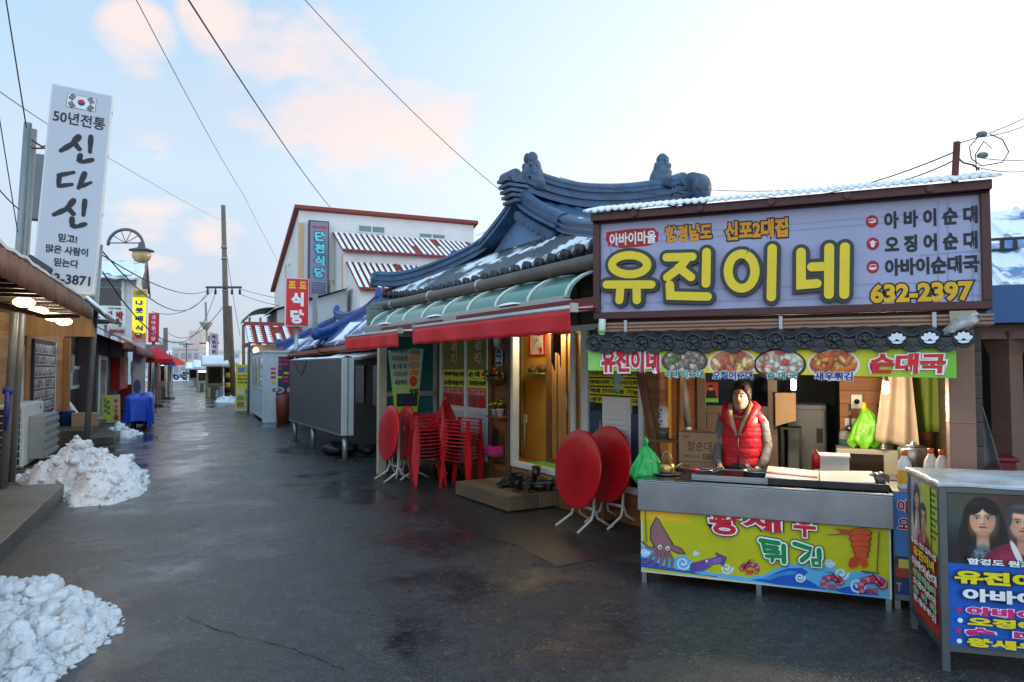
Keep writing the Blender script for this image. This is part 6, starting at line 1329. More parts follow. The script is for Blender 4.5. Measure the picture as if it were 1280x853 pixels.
mb.build('flowers', PRT((206, 40, 30)), t)
# pots by the teal screen stand on shelves fixed to the corner boards
for py, lb, lb2 in ((450, 'upper small shelf beside the teal screen', 'white pot of dark drooping plant on the upper corner shelf'), (488, 'lower small shelf beside the teal screen', 'white pot of pale flowers on the lower corner shelf')):
    x, z = W.hit(537, py, -.1)
    t = thing('wall_shelf', lb, 'shelf', W.w(x, 0, z), -60, 'small shelves on the wooden front'); mb = MB(); mb.b(-.2, .16, -.24, -.006, -.025, 0); mb.build('board', POSTWOOD, t, bevel=.003)
    pot('potted_plant', lb2, W.w(x, -.13, z + .001), leaf=(0, 2) if py == 450 else (0, 1), flower=None if py == 450 else M('white_petals', (216, 220, 206), .6, var=.1), crown=.10)
x, z = W.hit(619, 567, -.1)
t = thing('pink_basket', 'pink plastic basket on the wooden front below the flowers', 'basket', W.w(x, -.12, z), -60); mb = MB(); mb.b(-.11, .11, -.09, -.075, 0, .11); mb.b(-.11, .11, .075, .09, 0, .11); mb.b(-.11, -.095, -.074, .074, 0, .11); mb.b(.095, .11, -.074, .074, 0, .11); mb.b(-.095, .095, -.074, .074, 0, .01); mb.build('basket', PINKR, t, bevel=.004)
t = thing('tablet_board', 'black board standing in the pink basket', 'board', W.w(x + .03, -.12, z + .012), -60); mb = MB(); mb.box((0, 0, .17), (.13, .03, .34), Matrix.Rotation(R(14), 3, 'Y')); mb.build('board', BLACKM, t, bevel=.006)
x, z = W.hit(619, 572, -.1); t = thing('wall_shelf', 'lowest shelf carrying the pink basket', 'shelf', W.w(x, 0, W.hit(619, 567, -.1)[1] - .002), -60, 'small shelves on the wooden front'); mb = MB(); mb.b(-.17, .17, -.22, -.006, -.025, 0); mb.build('board', POSTWOOD, t, bevel=.003)
# ---- menu banner behind the teal screen
SCF = SUB(SC.o, 30)
t = thing('menu_poster', 'pale green tapering menu poster with dish photos hung in the teal screen', 'poster', SC.w(0, -.02, 0), 30)
def sc_(px, py): return SCF.hit(px, py, -.02)
A = ART(y=-.022, step=.0005); q = [sc_(484, 438), sc_(529, 436), sc_(521, 515), sc_(493, 518)]
def lerp2(a, b_, t): return (a[0] + (b_[0] - a[0]) * t, a[1] + (b_[1] - a[1]) * t)
for k in range(10):
    l0, l1 = lerp2(q[0], q[3], k / 10), lerp2(q[0], q[3], (k + 1) / 10); r0, r1 = lerp2(q[1], q[2], k / 10), lerp2(q[1], q[2], (k + 1) / 10); u = max(0, (k - 3) / 6)
    A.y = -.0222; A.p([l1, r1, r0, l0], tuple(int((a + (b_ - a) * u) // 4 * 4) for a, b_ in zip((176, 214, 196), (206, 222, 40))))
A.y = -.024
for px, py, rx, ry, fm in ((518, 441, 7, 5, FD[0]), (517, 449, 7, 5, FD[1]), (517, 457, 8, 5, FD[2]), (517, 467, 6, 5, FD[3]), (516, 477, 5, 7, [0, (216, 84, 46)])): c = pxb(SCF, px - rx, py - ry, px + rx, py + ry, -.02); A.e(c[0], c[1], c[2] / 2 * 1.12, c[3] / 2 * 1.12, (226, 232, 226)); A.e(c[0], c[1], c[2] / 2, c[3] / 2, fm[1])
c = pxb(SCF, 495, 492, 521, 508, -.02); A.r(c[0] - c[2] / 2, c[1] - c[3] / 2, c[0] + c[2] / 2, c[1] + c[3] / 2, (40, 60, 70)); A.done(t)
for s_, py, col in (('아바이순대', 438, (40, 60, 60)), ('오징어순대', 448, (180, 60, 60)), ('순 대 국', 458, (40, 60, 70)), ('가자미식해', 468, (190, 70, 60)), ('새우튀김', 478, (40, 60, 100))):
    c = pxb(SCF, 487 + (py - 438) * .13, py - 3.2, 508, py + 3.2, -.02); text(t, s_, c[0], c[1], c[2], c[3], col, y=-.033, bold=.03)
text(t, '맛집', *pxb(SCF, 511, 486, 522, 493, -.02), (40, 50, 40), y=-.033, bold=.05)
# ================================================================== LED BILLBOARD, DARK DOORS, OLD HOUSES ON THE RIGHT
def base_px(px, py): return G(px, py)
g1, g2 = G(363, 551), G(424, 577); dd = (g2 - g1); ang = math.degrees(math.atan2(dd.y, dd.x)); LB = SUB(tuple(g1), ang); Lx = dd.length
t = thing('led_billboard', 'large dark blank display board on three short posts at the roadside', 'display board', LB.o, ang)
zb = (LB.hit(360, 526)[1] + LB.hit(424, 543)[1]) / 2; zt = (LB.hit(358, 450)[1] + LB.hit(424, 448)[1]) / 2
DSP = M('dark_display_face', (84, 82, 84), .55, var=.12, vs_=2, bump=.2, bs=60, dirt=(68, 67, 69), dirt_amt=.5)
mb = MB(); mb.b(-.12, Lx + .12, .0, .22, zb, zt); mb.build('case', M('pale_grey_casing', (198, 204, 206), .4, var=.06, vs_=3, dirt=(150, 152, 152), dirt_amt=.3), t, bevel=.01)
mb = MB(); mb.b(-.10, Lx + .10, -.012, -.001, zb + .03, zt - .03); mb.build('screen', DSP, t)
mb = MB(); mb.b(-.12, Lx + .12, -.02, -.0125, zb, zb + .028); mb.b(-.12, Lx + .12, -.02, -.0125, zt - .028, zt); mb.build('trim', ALU, t)
mb = MB(); mb.b(Lx + .121, Lx + .128, .10, .12, zb, zt); mb.build('seam', M('seam_grey', (120, 124, 126), .5), t)
for u in (0, .42, 1): mb = MB(); mb.tube([(Lx * u, .1, 0), (Lx * u, .1, zb)], .05, 12); mb.m = 1; mb.b(Lx * u - .11, Lx * u + .11, 0, .22, .0, .015); mb.build('leg', [ALU, CONC_D], t)
mb = MB(); mb.grid(lambda u, v: (-.1 + (Lx + .2) * u, .0 + .22 * v, zt + .002 + .05 * math.sin(math.pi * v) * (.5 + .5 * mnoise.noise((u * 6, v, 2)))), 40, 5); mb.build('snow_cap', SNOW_C, t)
mb = MB(); mb.tube([(.5 + 1.1 * k / 10, -.02, zt - .05 - .28 * math.sin(math.pi * k / 10)) for k in range(11)], .006, 5); mb.build('cable', BLACKM, t)
# dark neighbouring front between billboard and screen, in line with the restaurant wall
xn0, xn1 = W.hit(437, 520, .15)[0], -2.76
DARKF = M('dark_shopfront', (40, 37, 36), .5, var=.3, vs_=2)
t = thing('dark_shopfront', 'dark shopfront with tall narrow posters left of the restaurant', 'shopfront', W.w(0, .15, 0), -60)
mb = MB(); mb.b(xn0 - 1.6, xn1, .0, .12, 0, 2.1); mb.build('wall', DARKF, t)
for px0, px1 in ((451, 459), (463, 470)):
    a, b_ = W.hit(px0, 500, .14)[0], W.hit(px1, 500, .14)[0]; mb = MB(); frame(mb, a - .12, b_ + .12, .1, 2.0, .06, -.03, -.002); f0_ = mb.build('door_frame', BLACKM, t)
    A = ART(y=-.006); A.r(a, .75, b_, 1.86, (150, 140, 150)); A.r(a, .75, b_, 1.2, (60, 76, 130)); A.e((a + b_) / 2, 1.62, (b_ - a) * .3, .12, (180, 110, 90)); A.r(a + .05, 1.25, b_ - .05, 1.45, (206, 186, 190))
    for k in range(4): A.e(a + (b_ - a) * (.2 + .2 * k), .9 + .06 * (k % 2), .05, .13, (200, 206, 220) if k % 2 else (30, 34, 60))
    A.done(f0_, 'tall_poster')
t = thing('black_bags', 'heap of black bundles on the ground under the billboard', 'bundle', tuple(G(432, 570)), 0)
mb = MB()
for k in range(5): mb.sphere((random.uniform(-.5, .4), random.uniform(-.1, .5), .10), random.uniform(.12, .2), 8, (1.3, 1, .7))
mb.v = [tuple(Vector(v) * (1 + .22 * mnoise.noise(Vector(v) * 7))) for v in mb.v]; mb.build('bundle', M('black_tarpaulin', (26, 26, 28), .45, var=.4, vs_=8, bump=.5, bs=14), t)
# snow covered lean-to sheet under the short awning
a, b_ = W.hit(413, 446, -.5), W.hit(468, 442, -.5)
t = thing('lean_to_roof', 'flat snow covered lean-to roof over the dark shopfront', 'roof', W.w(0, 0, 0), -60)
mb = MB(); mb.add([(a[0], -.75, a[1] - .10), (b_[0], -.75, b_[1] - .06), (b_[0], .15, b_[1] + .10), (a[0], .15, a[1] + .08)], [(0, 1, 2, 3)]); mb.v += [(v[0], v[1], v[2] - .05) for v in mb.v]; mb.f += [(7, 6, 5, 4), (0, 4, 5, 1), (1, 5, 6, 2), (2, 6, 7, 3), (3, 7, 4, 0)]; mb.fm += [0] * 5; mb.sm += [False] * 5; mb.build('sheet', M('grey_sheet', (120, 120, 120), .6), t)
mb = MB(); mb.grid(lambda u, v: (a[0] + .03 + (b_[0] - a[0] - .06) * u, -.74 + .88 * v, (a[1] + (b_[1] - a[1]) * u) - .08 + .17 * v + .07 * math.sin(math.pi * min(1, v * 1.0 + .0)) ** .5 * (.7 + .3 * mnoise.noise((u * 5, v * 3, 0)))), 30, 8, .04); mb.build('snow_cover', SNOW_C, t)

# old low houses with deep blue tiles
BLUE2 = SNOWY('deep_blue_tile', (36, 70, 130), .34, 1.1, .35, (1, 1, 1), .45, 7.0)
BLUE2R = M('deep_blue_ridge', (30, 68, 140), .35, var=.4, vs_=5, bump=.2, bs=20, dirt=(30, 36, 52), dirt_amt=.7)
BRICKEAVE = M('terracotta_eave_edge', (150, 92, 66), .6, var=.2)
def tile_house(label, s0, s1, r0, zeave, zridge, depth=3.4):
    """gable/hip house whose eave runs along the street; local x towards the camera, y away from the street"""
    o = ST(s1, r0); L_ = s1 - s0; t = thing('tile_roof_house', label, 'house', tuple(o), DEG_R)
    mb = MB(); mb.b(.15, L_ - .15, .5, depth + .3, 0, zeave - .02); mb.build('wall', DARKWOOD, t)
    hip = 1.0
    def fn(u, v):
        x0_, x1_ = hip * v, L_ - hip * v; x = x0_ + (x1_ - x0_) * u; y = depth * .5 * v
        return (x, y, zeave + (zridge - zeave) * v ** .8 + .10 * (1 - v) * abs(2 * u - 1) ** 3 + .03 * abs(math.sin(math.pi * x / .26)))
    mb = MB(); mb.grid(fn, int(L_ * 26), 10, .06); mb.grid(lambda u, v: (lambda p: (p[0], depth - p[1], p[2]))(fn(u, v)), int(L_ * 12), 8, .06)
    mb.add([(0, 0, zeave + .1), (hip, depth / 2, zridge), (0, depth, zeave + .1)], [(0, 1, 2)]); mb.add([(L_, 0, zeave + .1), (L_ - hip, depth / 2, zridge), (L_, depth, zeave + .1)], [(2, 1, 0)]); mb.build('roof', BLUE2, t)
    mb = MB(); ridge(mb, [(hip - .15 + (L_ - 2 * hip + .3) * k / 10, depth / 2, zridge - .02 + .22 * abs(k / 5 - 1) ** 2.4) for k in range(11)], .10, .28, 4)
    for sg in (0, 1): mb.sphere((hip - .15 if sg == 0 else L_ - hip + .15, depth / 2, zridge + .42), .17, 7, (.8, .7, 1.3))
    mb.build('roof_ridge', BLUE2R, t)
    for sg in (0, 1):
        mb = MB(); x0_ = L_ - hip if sg else hip; x1_ = L_ + .05 if sg else -.05; ridge(mb, [(x0_ + (x1_ - x0_) * k / 8, depth / 2 * (1 - k / 8) - .03, zridge + (zeave - zridge) * (k / 8) ** 1.1 + .02 + .2 * (k / 8) ** 5) for k in range(9)], .09, .24, 3); mb.sphere((x1_, -.03, zeave + .36), .13, 7, (.9, .9, 1.2)); mb.build('hip_ridge', BLUE2R, t)
    mb = MB(); mb.b(.05, L_ - .05, -.02, .06, zeave - .10, zeave - .012); mb.b(.05, L_ - .05, .06, .6, zeave - .14, zeave - .101); mb.build('eave_board', BRICKEAVE, t)
    for k in range(max(2, int(L_ / 1.6))): mb = MB(); x = .6 + k * 1.6; mb.b(x, x + .8, .47, .499, .9, 1.7); mb.build('window', M('dark_old_window', (50, 56, 60), .2, var=.2), t)
    return t
def patch_snow(t, x0, x1, y0, y1, z0, z1):
    mb = MB(); mb.grid(lambda u, v: (x0 + (x1 - x0) * u + .1 * math.sin(v * 5), y0 + (y1 - y0) * v * (.75 + .25 * math.sin(u * 9 + 1)), z0 + (z1 - z0) * v + .07 + .02 * mnoise.noise((u * 5, v * 5, 1))), 18, 8, .05); mb.build('snow_patch', SNOW_C, t)
sA0, sA1 = s_at(470, 4.3), s_at(397, 4.3)
h_ = tile_house('low house with deep blue tiled hip roof just left of the awnings', sA0, sA1, 4.3, 2.12, 3.25)
patch_snow(h_, .8, 2.9, .05, .9, 2.17, 2.62); patch_snow(h_, sA1 - sA0 - 2.2, sA1 - sA0 - .5, .05, 1.1, 2.17, 2.68)
sB0, sB1 = s_at(396, 4.2), s_at(350, 4.2)
h_ = tile_house('further low house with deep blue tiled roof behind the billboard', sB0, sB1, 4.2, 2.10, 3.1)
patch_snow(h_, sB1 - sB0 - 2.4, sB1 - sB0 - .3, .05, .8, 2.15, 2.5); patch_snow(h_, .8, 2.5, .05, .8, 2.15, 2.5)

# ---- white ticket booth with menu door
bs = s_at(330, 3.5); BO = ST(bs, 3.5); BT = SUB(tuple(BO), DEG_P)      # x to the right (away from street), y along the street
bl_ = s_at(315, 3.5) - bs; bwid = 1.25; bz = BT.hit(331, 441)[1]
t = thing('booth', 'white metal framed booth with glass side and menu poster on its door', 'booth', BT.o, DEG_P)
BMAT = M('white_blue_booth_profile', (188, 198, 204), .4, var=.08, vs_=3, dirt=(140, 146, 150), dirt_amt=.35)
mb = MB(); mb.b(-.03, bwid, -.03, .0, 0, .1); 
for x in (-.03, .34, bwid - .06): mb.b(x, x + .07, -.03, .04, .1, bz)
mb.b(.04, bwid - .06, -.02, .03, bz - .12, bz); mb.b(.41, bwid - .06, -.02, .03, .1, .75); mb.b(.04, .34, -.012, .02, .1, bz - .12)
for y in (0.04, bl_ * .35, bl_ * .68, bl_ - .07): mb.b(-.03, .04, y, y + .07, .1, bz)
mb.b(-.022, .03, .11, bl_ - .07, bz - .16, bz); mb.b(-.022, .03, .11, bl_ - .07, .95, 1.03); mb.b(-.022, .03, .11, bl_ - .07, .1, .16); mb.b(-.01, .02, .11, bl_ - .07, .16, .95)
mb.b(-.03, bwid, bl_, bl_ + .06, 0, bz); mb.b(bwid, bwid + .06, -.03, bl_ + .06, 0, bz); mb.b(-.06, bwid + .08, -.06, bl_ + .1, bz + .001, bz + .06); mb.build('frame', BMAT, t, bevel=.005)
mb = MB(); mb.b(.0, .008, .11, bl_ - .07, 1.03, bz - .16); mb.build('pane', GLASS('booth_glass', (190, 200, 205), .25), t)
mb = MB(); mb.b(.41, bwid - .06, .0, .01, .75, bz - .12); mb.build('door_pane', M('booth_door_dark', (60, 56, 76), .3, var=.2), t)
A = ART(y=-.006, step=.001)
mx0, mx1 = BT.hit(337, 470)[0], bwid - .07
A.r(mx0, .85, mx1, bz - .16, (66, 62, 96)); 
for r_ in range(6):
    for c_ in range(4): 
        if random.random() < .85: A.r(mx0 + .03 + c_ * .19, bz - .26 - r_ * .13, mx0 + .17 + c_ * .19, bz - .19 - r_ * .13, ((206, 40, 60), (216, 200, 40), (210, 80, 120), (196, 60, 60))[(r_ + c_) % 4] if r_ else (206, 40, 70))
A.e(mx0 + .22, .98, .2, .10, (226, 226, 226)); A.e(mx0 + .22, .98, .17, .08, FD[0][2]); A.e(mx0 + .62, .98, .12, .09, FD[2][1]); A.done(t, 'menu_poster')
mb = MB(); mb.b(.36, .40, -.06, -.031, .8, .95); mb.build('handle', BLACKM, t)
bx = G(352, 527); t = thing('red_bin', 'dull red waste bin between the booth and the billboard', 'bin', tuple(G(354, 529)), DEG_P); mb = MB(); mb.lathe([(0, 0), (.19, 0), (.23, .75), (.21, .78), (.12, .86), (0, .88)], (0, 0, 0), 20); mb.build('bin', M('dull_red_bin', (120, 52, 42), .5, var=.2), t); mb = MB(); mb.b(.05, .3, -.1, .1, .55, .6); mb.build('flap', BLACKM, t)
# ---- yellow standing banner further on
YB_ = SUB(tuple(G(294, 514)), DEG_P - 6); yw = YB_.hit(316, 500)[0]; yh = YB_.hit(305, 456)[1]
t = thing('standing_banner', 'tall yellow standing banner with rows of small photos beside the booth', 'banner stand', YB_.o, DEG_P - 6)
A = ART(y=0, step=.0015); A.r(0, .08, yw, yh, (224, 214, 70)); 
for c_ in range(2): A.r(.08 + c_ * yw * .48, yh - .30, .08 + c_ * yw * .48 + yw * .40, yh - .1, (110, 140, 190))
for r_ in range(3):
    for c_ in range(2): A.r(.06 + c_ * yw * .48, .16 + r_ * .24, .06 + c_ * yw * .48 + yw * .40, .34 + r_ * .24, ((150, 120, 100), (190, 190, 200), (120, 150, 110), (170, 150, 170), (220, 210, 200), (100, 110, 130))[r_ * 2 + c_])
A.r(.05, .40 - .26 + .0, yw - .05, .15, (200, 70, 80)); A.done(t, 'cloth')
for k, s_ in enumerate(('속초 아바이마을', '갯배 타는 곳', '드라마 촬영지')): text(t, s_, yw / 2, yh - .42 - .13 * k, yw * .8, .085, (190, 60, 50) if k == 0 else (90, 80, 40), y=-.02, bold=.03)
mb = MB(); mb.b(-.02, yw + .02, .006, .03, .04, .08); mb.tube([(yw / 2, .03, .04), (yw / 2, .03, yh)], .012, 6); mb.b(yw / 2 - .2, yw / 2 + .2, -.1, .25, .0, .04); mb.build('stand', ALU, t)
# ---- red vertical sign 조도식당 on its own pole
dS_ = 21.0; RS = SUB(tuple(P(369, 405, dS_)), DEG_P); RS.o.z = 0
zb, zt = RS.hit(369, 408)[1], RS.hit(369, 348)[1]; xa, xb = RS.hit(357, 380)[0], RS.hit(386, 380)[0]
t = thing('vertical_sign', 'red vertical lightbox sign with yellow and white letters above the blue roofs', 'sign', RS.o, DEG_P)
mb = MB(); mb.b(xa, xb, 0, .25, zb, zt); mb.build('box', M('white_sign_case', (214, 216, 218), .4, var=.06), t); mb = MB(); mb.b(xa + .015, xb - .015, -.006, -.001, zb + .015, zt - .015); mb.build('face', M('red_sign_face', (206, 28, 36), .35, var=.06, vs_=2), t)
cw = (xb - xa)
for ch, fx_, fz_, w_, h_, col in (('조', .27, .86, .30, .15, (240, 190, 40)), ('도', .73, .86, .30, .15, (240, 190, 40)), ('식', .5, .56, .55, .29, (240, 240, 240)), ('당', .5, .20, .58, .29, (240, 240, 240))): text(t, ch, xa + cw * fx_, zb + (zt - zb) * fz_, cw * w_, (zt - zb) * h_, col, y=-.012, bold=.06)
mb = MB(); mb.tube([((xa + xb) / 2, .12, 0), ((xa + xb) / 2, .12, zb)], .06, 10); mb.build('pole', ALU, t)
p = P(394, 385, 20); t = thing('pipe_post', 'grey pipe post rising between the red sign and the tall wall sign', 'post', (p.x, p.y, 0), 0); mb = MB(); mb.tube([(0, 0, 0), (0, 0, P(394, 368, 20).z)], .07, 10); mb.build('post', M('grey_post', (120, 124, 120), .6, var=.2), t)
# ---- small house with red tiles and snow behind the booth
REDT = SNOWY('red_pantile', (150, 56, 40), .55, 3.0, .55, (1, 1, 1), .35, 3.0)
def pantile(mb, x0, x1, y0, y1, z0, z1, pitch=.3, snow=None, nx=None):
    """tile slope rising from (y0,z0) to (y1,z1), rolls running up the slope"""
    w = abs(x1 - x0); nu = int(w / pitch * 8)
    mb.grid(lambda u, v: (x0 + (x1 - x0) * u, y0 + (y1 - y0) * v, z0 + (z1 - z0) * v + .05 * abs(math.sin(math.pi * u * w / pitch)) - .015 * ((v * 9) % 1)), nu, 18, .04, False)
REDTILE = M('red_tile', (146, 50, 40), .5, var=.3, vs_=6, dirt=(96, 40, 34), dirt_amt=.5)
def snow_strips(mb, x0, x1, y0, y1, z0, z1, pitch=.3, fill=.9):
    """snow left lying in the valleys between the tile rolls"""
    w = abs(x1 - x0); n = int(w / pitch); sg = 1 if x1 > x0 else -1
    for k in range(n):
        v = 0.02
        while v < .97:
            l_ = random.uniform(.25, .6); v2 = min(.98, v + l_)
            if random.random() < fill:
                c = x0 + sg * (k + 0) * pitch; hw = pitch * .27; s0_ = (y0 + (y1 - y0) * v, z0 + (z1 - z0) * v + .045); s1_ = (y0 + (y1 - y0) * v2, z0 + (z1 - z0) * v2 + .045)
                mb.add([(c - hw, *s0_), (c + hw, *s0_), (c + hw, *s1_), (c - hw, *s1_)], [(0, 1, 2, 3)])
            v = v2 + .01
o = P(317, 460, 25); o.z = 0; RHF = SUB(tuple(o), DEG_P); t = thing('red_roof_house', 'small house with snowy red pantile roof behind the white booth', 'house', tuple(o), DEG_P); L_ = RHF.hit(376, 420)[0]
ze = RHF.hit(330, 430, -.3)[1]; zr = RHF.hit(330, 408, 1.5)[1] - .3
mb = MB(); pantile(mb, -.2, L_ + .2, -.3, 1.5, ze, zr + .3, .32); mb.build('roof', REDTILE, t)
mb = MB(); snow_strips(mb, -.1, L_ + .1, -.3, 1.5, ze, zr + .3, .32, .85); mb.build('roof_snow', SNOW_C, t)
mb = MB(); mb.b(-.25, L_ + .25, 1.42, 1.62, zr + .28, zr + .45); mb.b(-.30, -.2, -.34, 1.5, ze - .10, ze + .02); mb.build('roof_ridge', REDTILE, t)
mb = MB(); mb.b(0, L_, .2, 3, 0, ze - .02); mb.build('wall', M('cream_render', (190, 176, 150), .7, var=.15, dirt=(140, 130, 110), dirt_amt=.5), t)
mb = MB(); mb.sphere((.05, -.2, ze - .22), .10, 8); mb.build('globe_lamp', M('lit_globe', (255, 226, 170), .4, var=0, emit=4), t)
# ---- house with green barrel canopy
g0 = P(346, 430, 27); t = thing('grey_house', 'pale grey house with green curved awning behind the red sign', 'house', (g0.x, g0.y, 0), DEG_P)
zt = P(346, 388, 27).z; zl = P(318, 396, 27).z
mb = MB(); mb.add([(0, 0, 0), (2.6, 0, 0), (2.6, 0, zt + .9), (0, 0, zt), (0, 4, 0), (2.6, 4, 0), (2.6, 4, zt + .9), (0, 4, zt)], [(0, 1, 2, 3), (7, 6, 5, 4), (0, 3, 7, 4), (1, 5, 6, 2), (3, 2, 6, 7)]); mb.build('wall', M('pale_grey_render', (180, 186, 188), .7, var=.1, vs_=1.5, dirt=(140, 144, 146), dirt_amt=.4), t)
mb = MB(); mb.add([(-.15, -.25, zt + .02), (2.7, -.25, zt + .98), (2.7, 4.1, zt + .98), (-.15, 4.1, zt + .02)], [(0, 1, 2, 3)]); mb.grid(lambda u, v: (-.1 - .95 * math.sin(R(90 * u)), -.2 + 3.5 * v, zt - .35 + .42 * math.cos(R(90 * u))), 8, 6, .03); mb.build('awning', M('green_canvas', (20, 96, 80), .5, var=.2), t)
for x in (-.98, -.6):
    mb = MB(); mb.tube([(x, -.1, 0), (x, -.1, zt - .3)], .04, 8); mb.build('post', M('teal_grey_pipe', (90, 116, 112), .5, var=.2), t)
mb = MB()
for z in (1.0, 2.0, 2.8): mb.tube([(-.98, -.1, z), (0, -.1, z)], .025, 6)
mb.tube([(-.98, -.1, 1.0), (-.6, -.1, 2.0)], .02, 6); mb.tube([(-.98, -.1, 2.0), (-.6, -.1, 2.8)], .02, 6); mb.build('rail', M('teal_grey_pipe', (90, 116, 112), .5), t)
mb = MB(); mb.b(.5, 1.4, -.02, -.002, 1.2, 2.2); mb.build('window', M('dark_old_window', (50, 56, 60), .2), t)

# ---- three storey white building with red tiled lean-to roofs
WB = SUB((P(372, 420, 30).x, 30, 0), DEG_P)
def wz(px, py, yo=0.0): return WB.hit(px, py, yo)
WHITEW = M('white_render', (230, 227, 225), .7, var=.06, vs_=.8, dirt=(176, 168, 162), dirt_amt=.35)
TAN = M('tan_trim', (210, 176, 132), .6, var=.12)
t = thing('white_building', 'tall white building with stepped red tiled roofs and tan trim', 'building', WB.o, DEG_P)
wr = wz(592, 300)[0]; zt = (wz(374, 262)[1] + wz(590, 281)[1]) / 2
mb = MB(); mb.add([(0, 0, 0), (wr, 0, 0), (wr, 0, zt), (0, 0, zt), (0, 9, 0), (wr, 9, 0), (wr, 9, zt - 2.6), (0, 9, zt - 2.6)], [(0, 1, 2, 3), (7, 6, 5, 4), (0, 3, 7, 4), (1, 5, 6, 2), (3, 2, 6, 7)]); mb.build('wall', WHITEW, t)
mb = MB(); mb.add([(-.2, -.2, zt + .02), (wr + .15, -.2, zt + .02), (wr + .15, 9.2, zt - 2.6), (-.2, 9.2, zt - 2.6)], [(0, 1, 2, 3)]); mb.v += [(v[0], v[1], v[2] + .14) for v in mb.v]; mb.f += [(4, 5, 6, 7), (1, 0, 4, 5), (2, 1, 5, 6), (3, 2, 6, 7), (0, 3, 7, 4)]; mb.fm += [0] * 5; mb.sm += [False] * 5; mb.build('roof', REDTILE, t)
x1a = wz(418, 300)[0]; z1a = wz(418, 291)[1]
Y1 = -2.0; x1f = WB.hit(437, 311, Y1)[0]; z1f = (WB.hit(437, 312, Y1)[1] + WB.hit(540, 319, Y1)[1]) / 2; z1a = max(z1a, z1f + .8)
zz2 = WB.hit(440, 328, Y1)[1]; Y2 = -4.2; z2f = WB.hit(455, 360, Y2)[1]
mb = MB(); pantile(mb, x1a - .1, wr - .2, Y1 - .3, -.003, z1f - .12, z1a, .24); mb.build('upper_lean_to_roof', REDTILE, t)
mb = MB(); snow_strips(mb, x1a, wr - .3, Y1 - .25, -.05, z1f - .08, z1a + .01, .24, .97); mb.build('upper_roof_snow', SNOW_C, t)
mb = MB(); mb.prismx([(-.002, 0), (-.002, z1a - .08), (Y1, z1f - .08), (Y1, 0)], x1a, wr - .3); mb.build('middle_block', WHITEW, t)
mb = MB(); pantile(mb, x1a + .1, wr - 1.2, Y2 - .3, Y1 - .003, z2f - .1, zz2, .24); mb.build('lower_lean_to_roof', REDTILE, t)
mb = MB(); snow_strips(mb, x1a + .2, wr - 1.3, Y2 - .25, Y1 - .05, z2f - .06, zz2 + .01, .24, .95); mb.build('lower_roof_snow', SNOW_C, t)
mb = MB(); mb.prismx([(Y1 - .002, 0), (Y1 - .002, zz2 - .08), (Y2, z2f - .08), (Y2, 0)], x1a + .2, wr - 1.3); mb.build('lower_block', WHITEW, t)
mb = MB(); mb.b(-.02, .20, -.035, -.001, 0, zt - .55); mb.b(.20, x1a - .001, -.03, -.001, wz(400, 352)[1] - .1, wz(400, 352)[1] + .1); mb.b(-.035, -.001, 0.5, 8.5, 3.6, 3.85); mb.b(-.035, -.001, 4, 4.3, 0, 6.5)
mb.b(x1a - .03, x1a - .001, Y1, -.05, 4.1, 4.35); mb.b(x1a - .03, x1a - .001, Y1 - .0, Y1 + .22, 0, z1f - .2); mb.build('trim', TAN, t)
for px0, py0, px1, py1 in ((447, 279, 482, 293), (523, 289, 557, 300)):
    a = wz(px0, py0); b_ = wz(px1, py1); mb = MB(); frame(mb, a[0], b_[0], min(a[1], b_[1]) - .02, max(a[1], b_[1]) - .05, .06, -.03, -.001, ((a[0] + b_[0]) / 2,)); wn_ = mb.build('window', WHITEF, t)
    mb = MB(); mb.b(a[0] + .06, b_[0] - .06, -.014, -.004, min(a[1], b_[1]) + .04, max(a[1], b_[1]) - .11); mb.build('pane', M('grey_green_pane', (110, 130, 132), .12, var=.2, vs_=1), wn_)
a = WB.hit(418, 345, 0); mb = MB(); frame(mb, x1a - 1.0, x1a - .1, wz(420, 384)[1], wz(420, 348)[1], .07, -.04, -.001, (x1a - .55,)); wn_ = mb.build('window', WHITEF, t); mb = MB(); mb.b(x1a - .93, x1a - .17, -.02, -.005, wz(420, 384)[1] + .07, wz(420, 348)[1] - .07); mb.build('pane', M('grey_green_pane', (110, 130, 132), .12), wn_)
mb = MB(); frame(mb, 0, 1.0, 5.0, 6.4, .07, -.04, -.001); mb.xf(Matrix.Translation((0, 3.2, 0)) @ Matrix.Rotation(R(-90), 4, 'Z')); mb.build('window', WHITEF, t)
# tall wall sign 단천식당
VS = SUB(WB.w(0, -.35), DEG_P); xa, xb = VS.hit(386, 320)[0], VS.hit(411, 320)[0]; zb, zt2 = VS.hit(398, 374)[1], VS.hit(398, 276)[1]
t = thing('vertical_sign', 'tall lilac vertical sign with cyan letters on the white building', 'sign', VS.o, DEG_P)
mb = MB(); mb.b(xa, xb, 0, .28, zb, zt2); mb.build('box', M('dark_sign_case', (64, 60, 76), .5, var=.1), t); mb = MB(); mb.b(xa + .05, xb - .05, -.008, -.001, zb + .05, zt2 - .05); mb.build('face', M('grey_lilac_face', (132, 130, 156), .4, var=.12, vs_=1.5), t)
hgt = zt2 - zb; c = (xa + xb) / 2; w_ = xb - xa
text(t, '아바이마을', c, zt2 - hgt * .085, w_ * .75, hgt * .035, (200, 60, 60), y=-.02, bold=.05)
for k, ch in enumerate('단천식당'): text(t, ch, c + w_ * .03, zt2 - hgt * (.20 + .155 * k), w_ * .52, hgt * .125, (110, 214, 226), y=-.03, bold=.06, outl=(24, 40, 80), outw=.06)
for k in range(5): text(t, ('아바이순대', '오징어순대', '순대국밥', '함흥냉면', '명태회냉면')[k], c, zt2 - hgt * (.80 + .03 * k), w_ * .7, hgt * .018, (60, 60, 100), y=-.02, bold=.03)
text(t, '633-7828', c, zb + hgt * .045, w_ * .6, hgt * .025, (170, 60, 80), y=-.02, bold=.04)
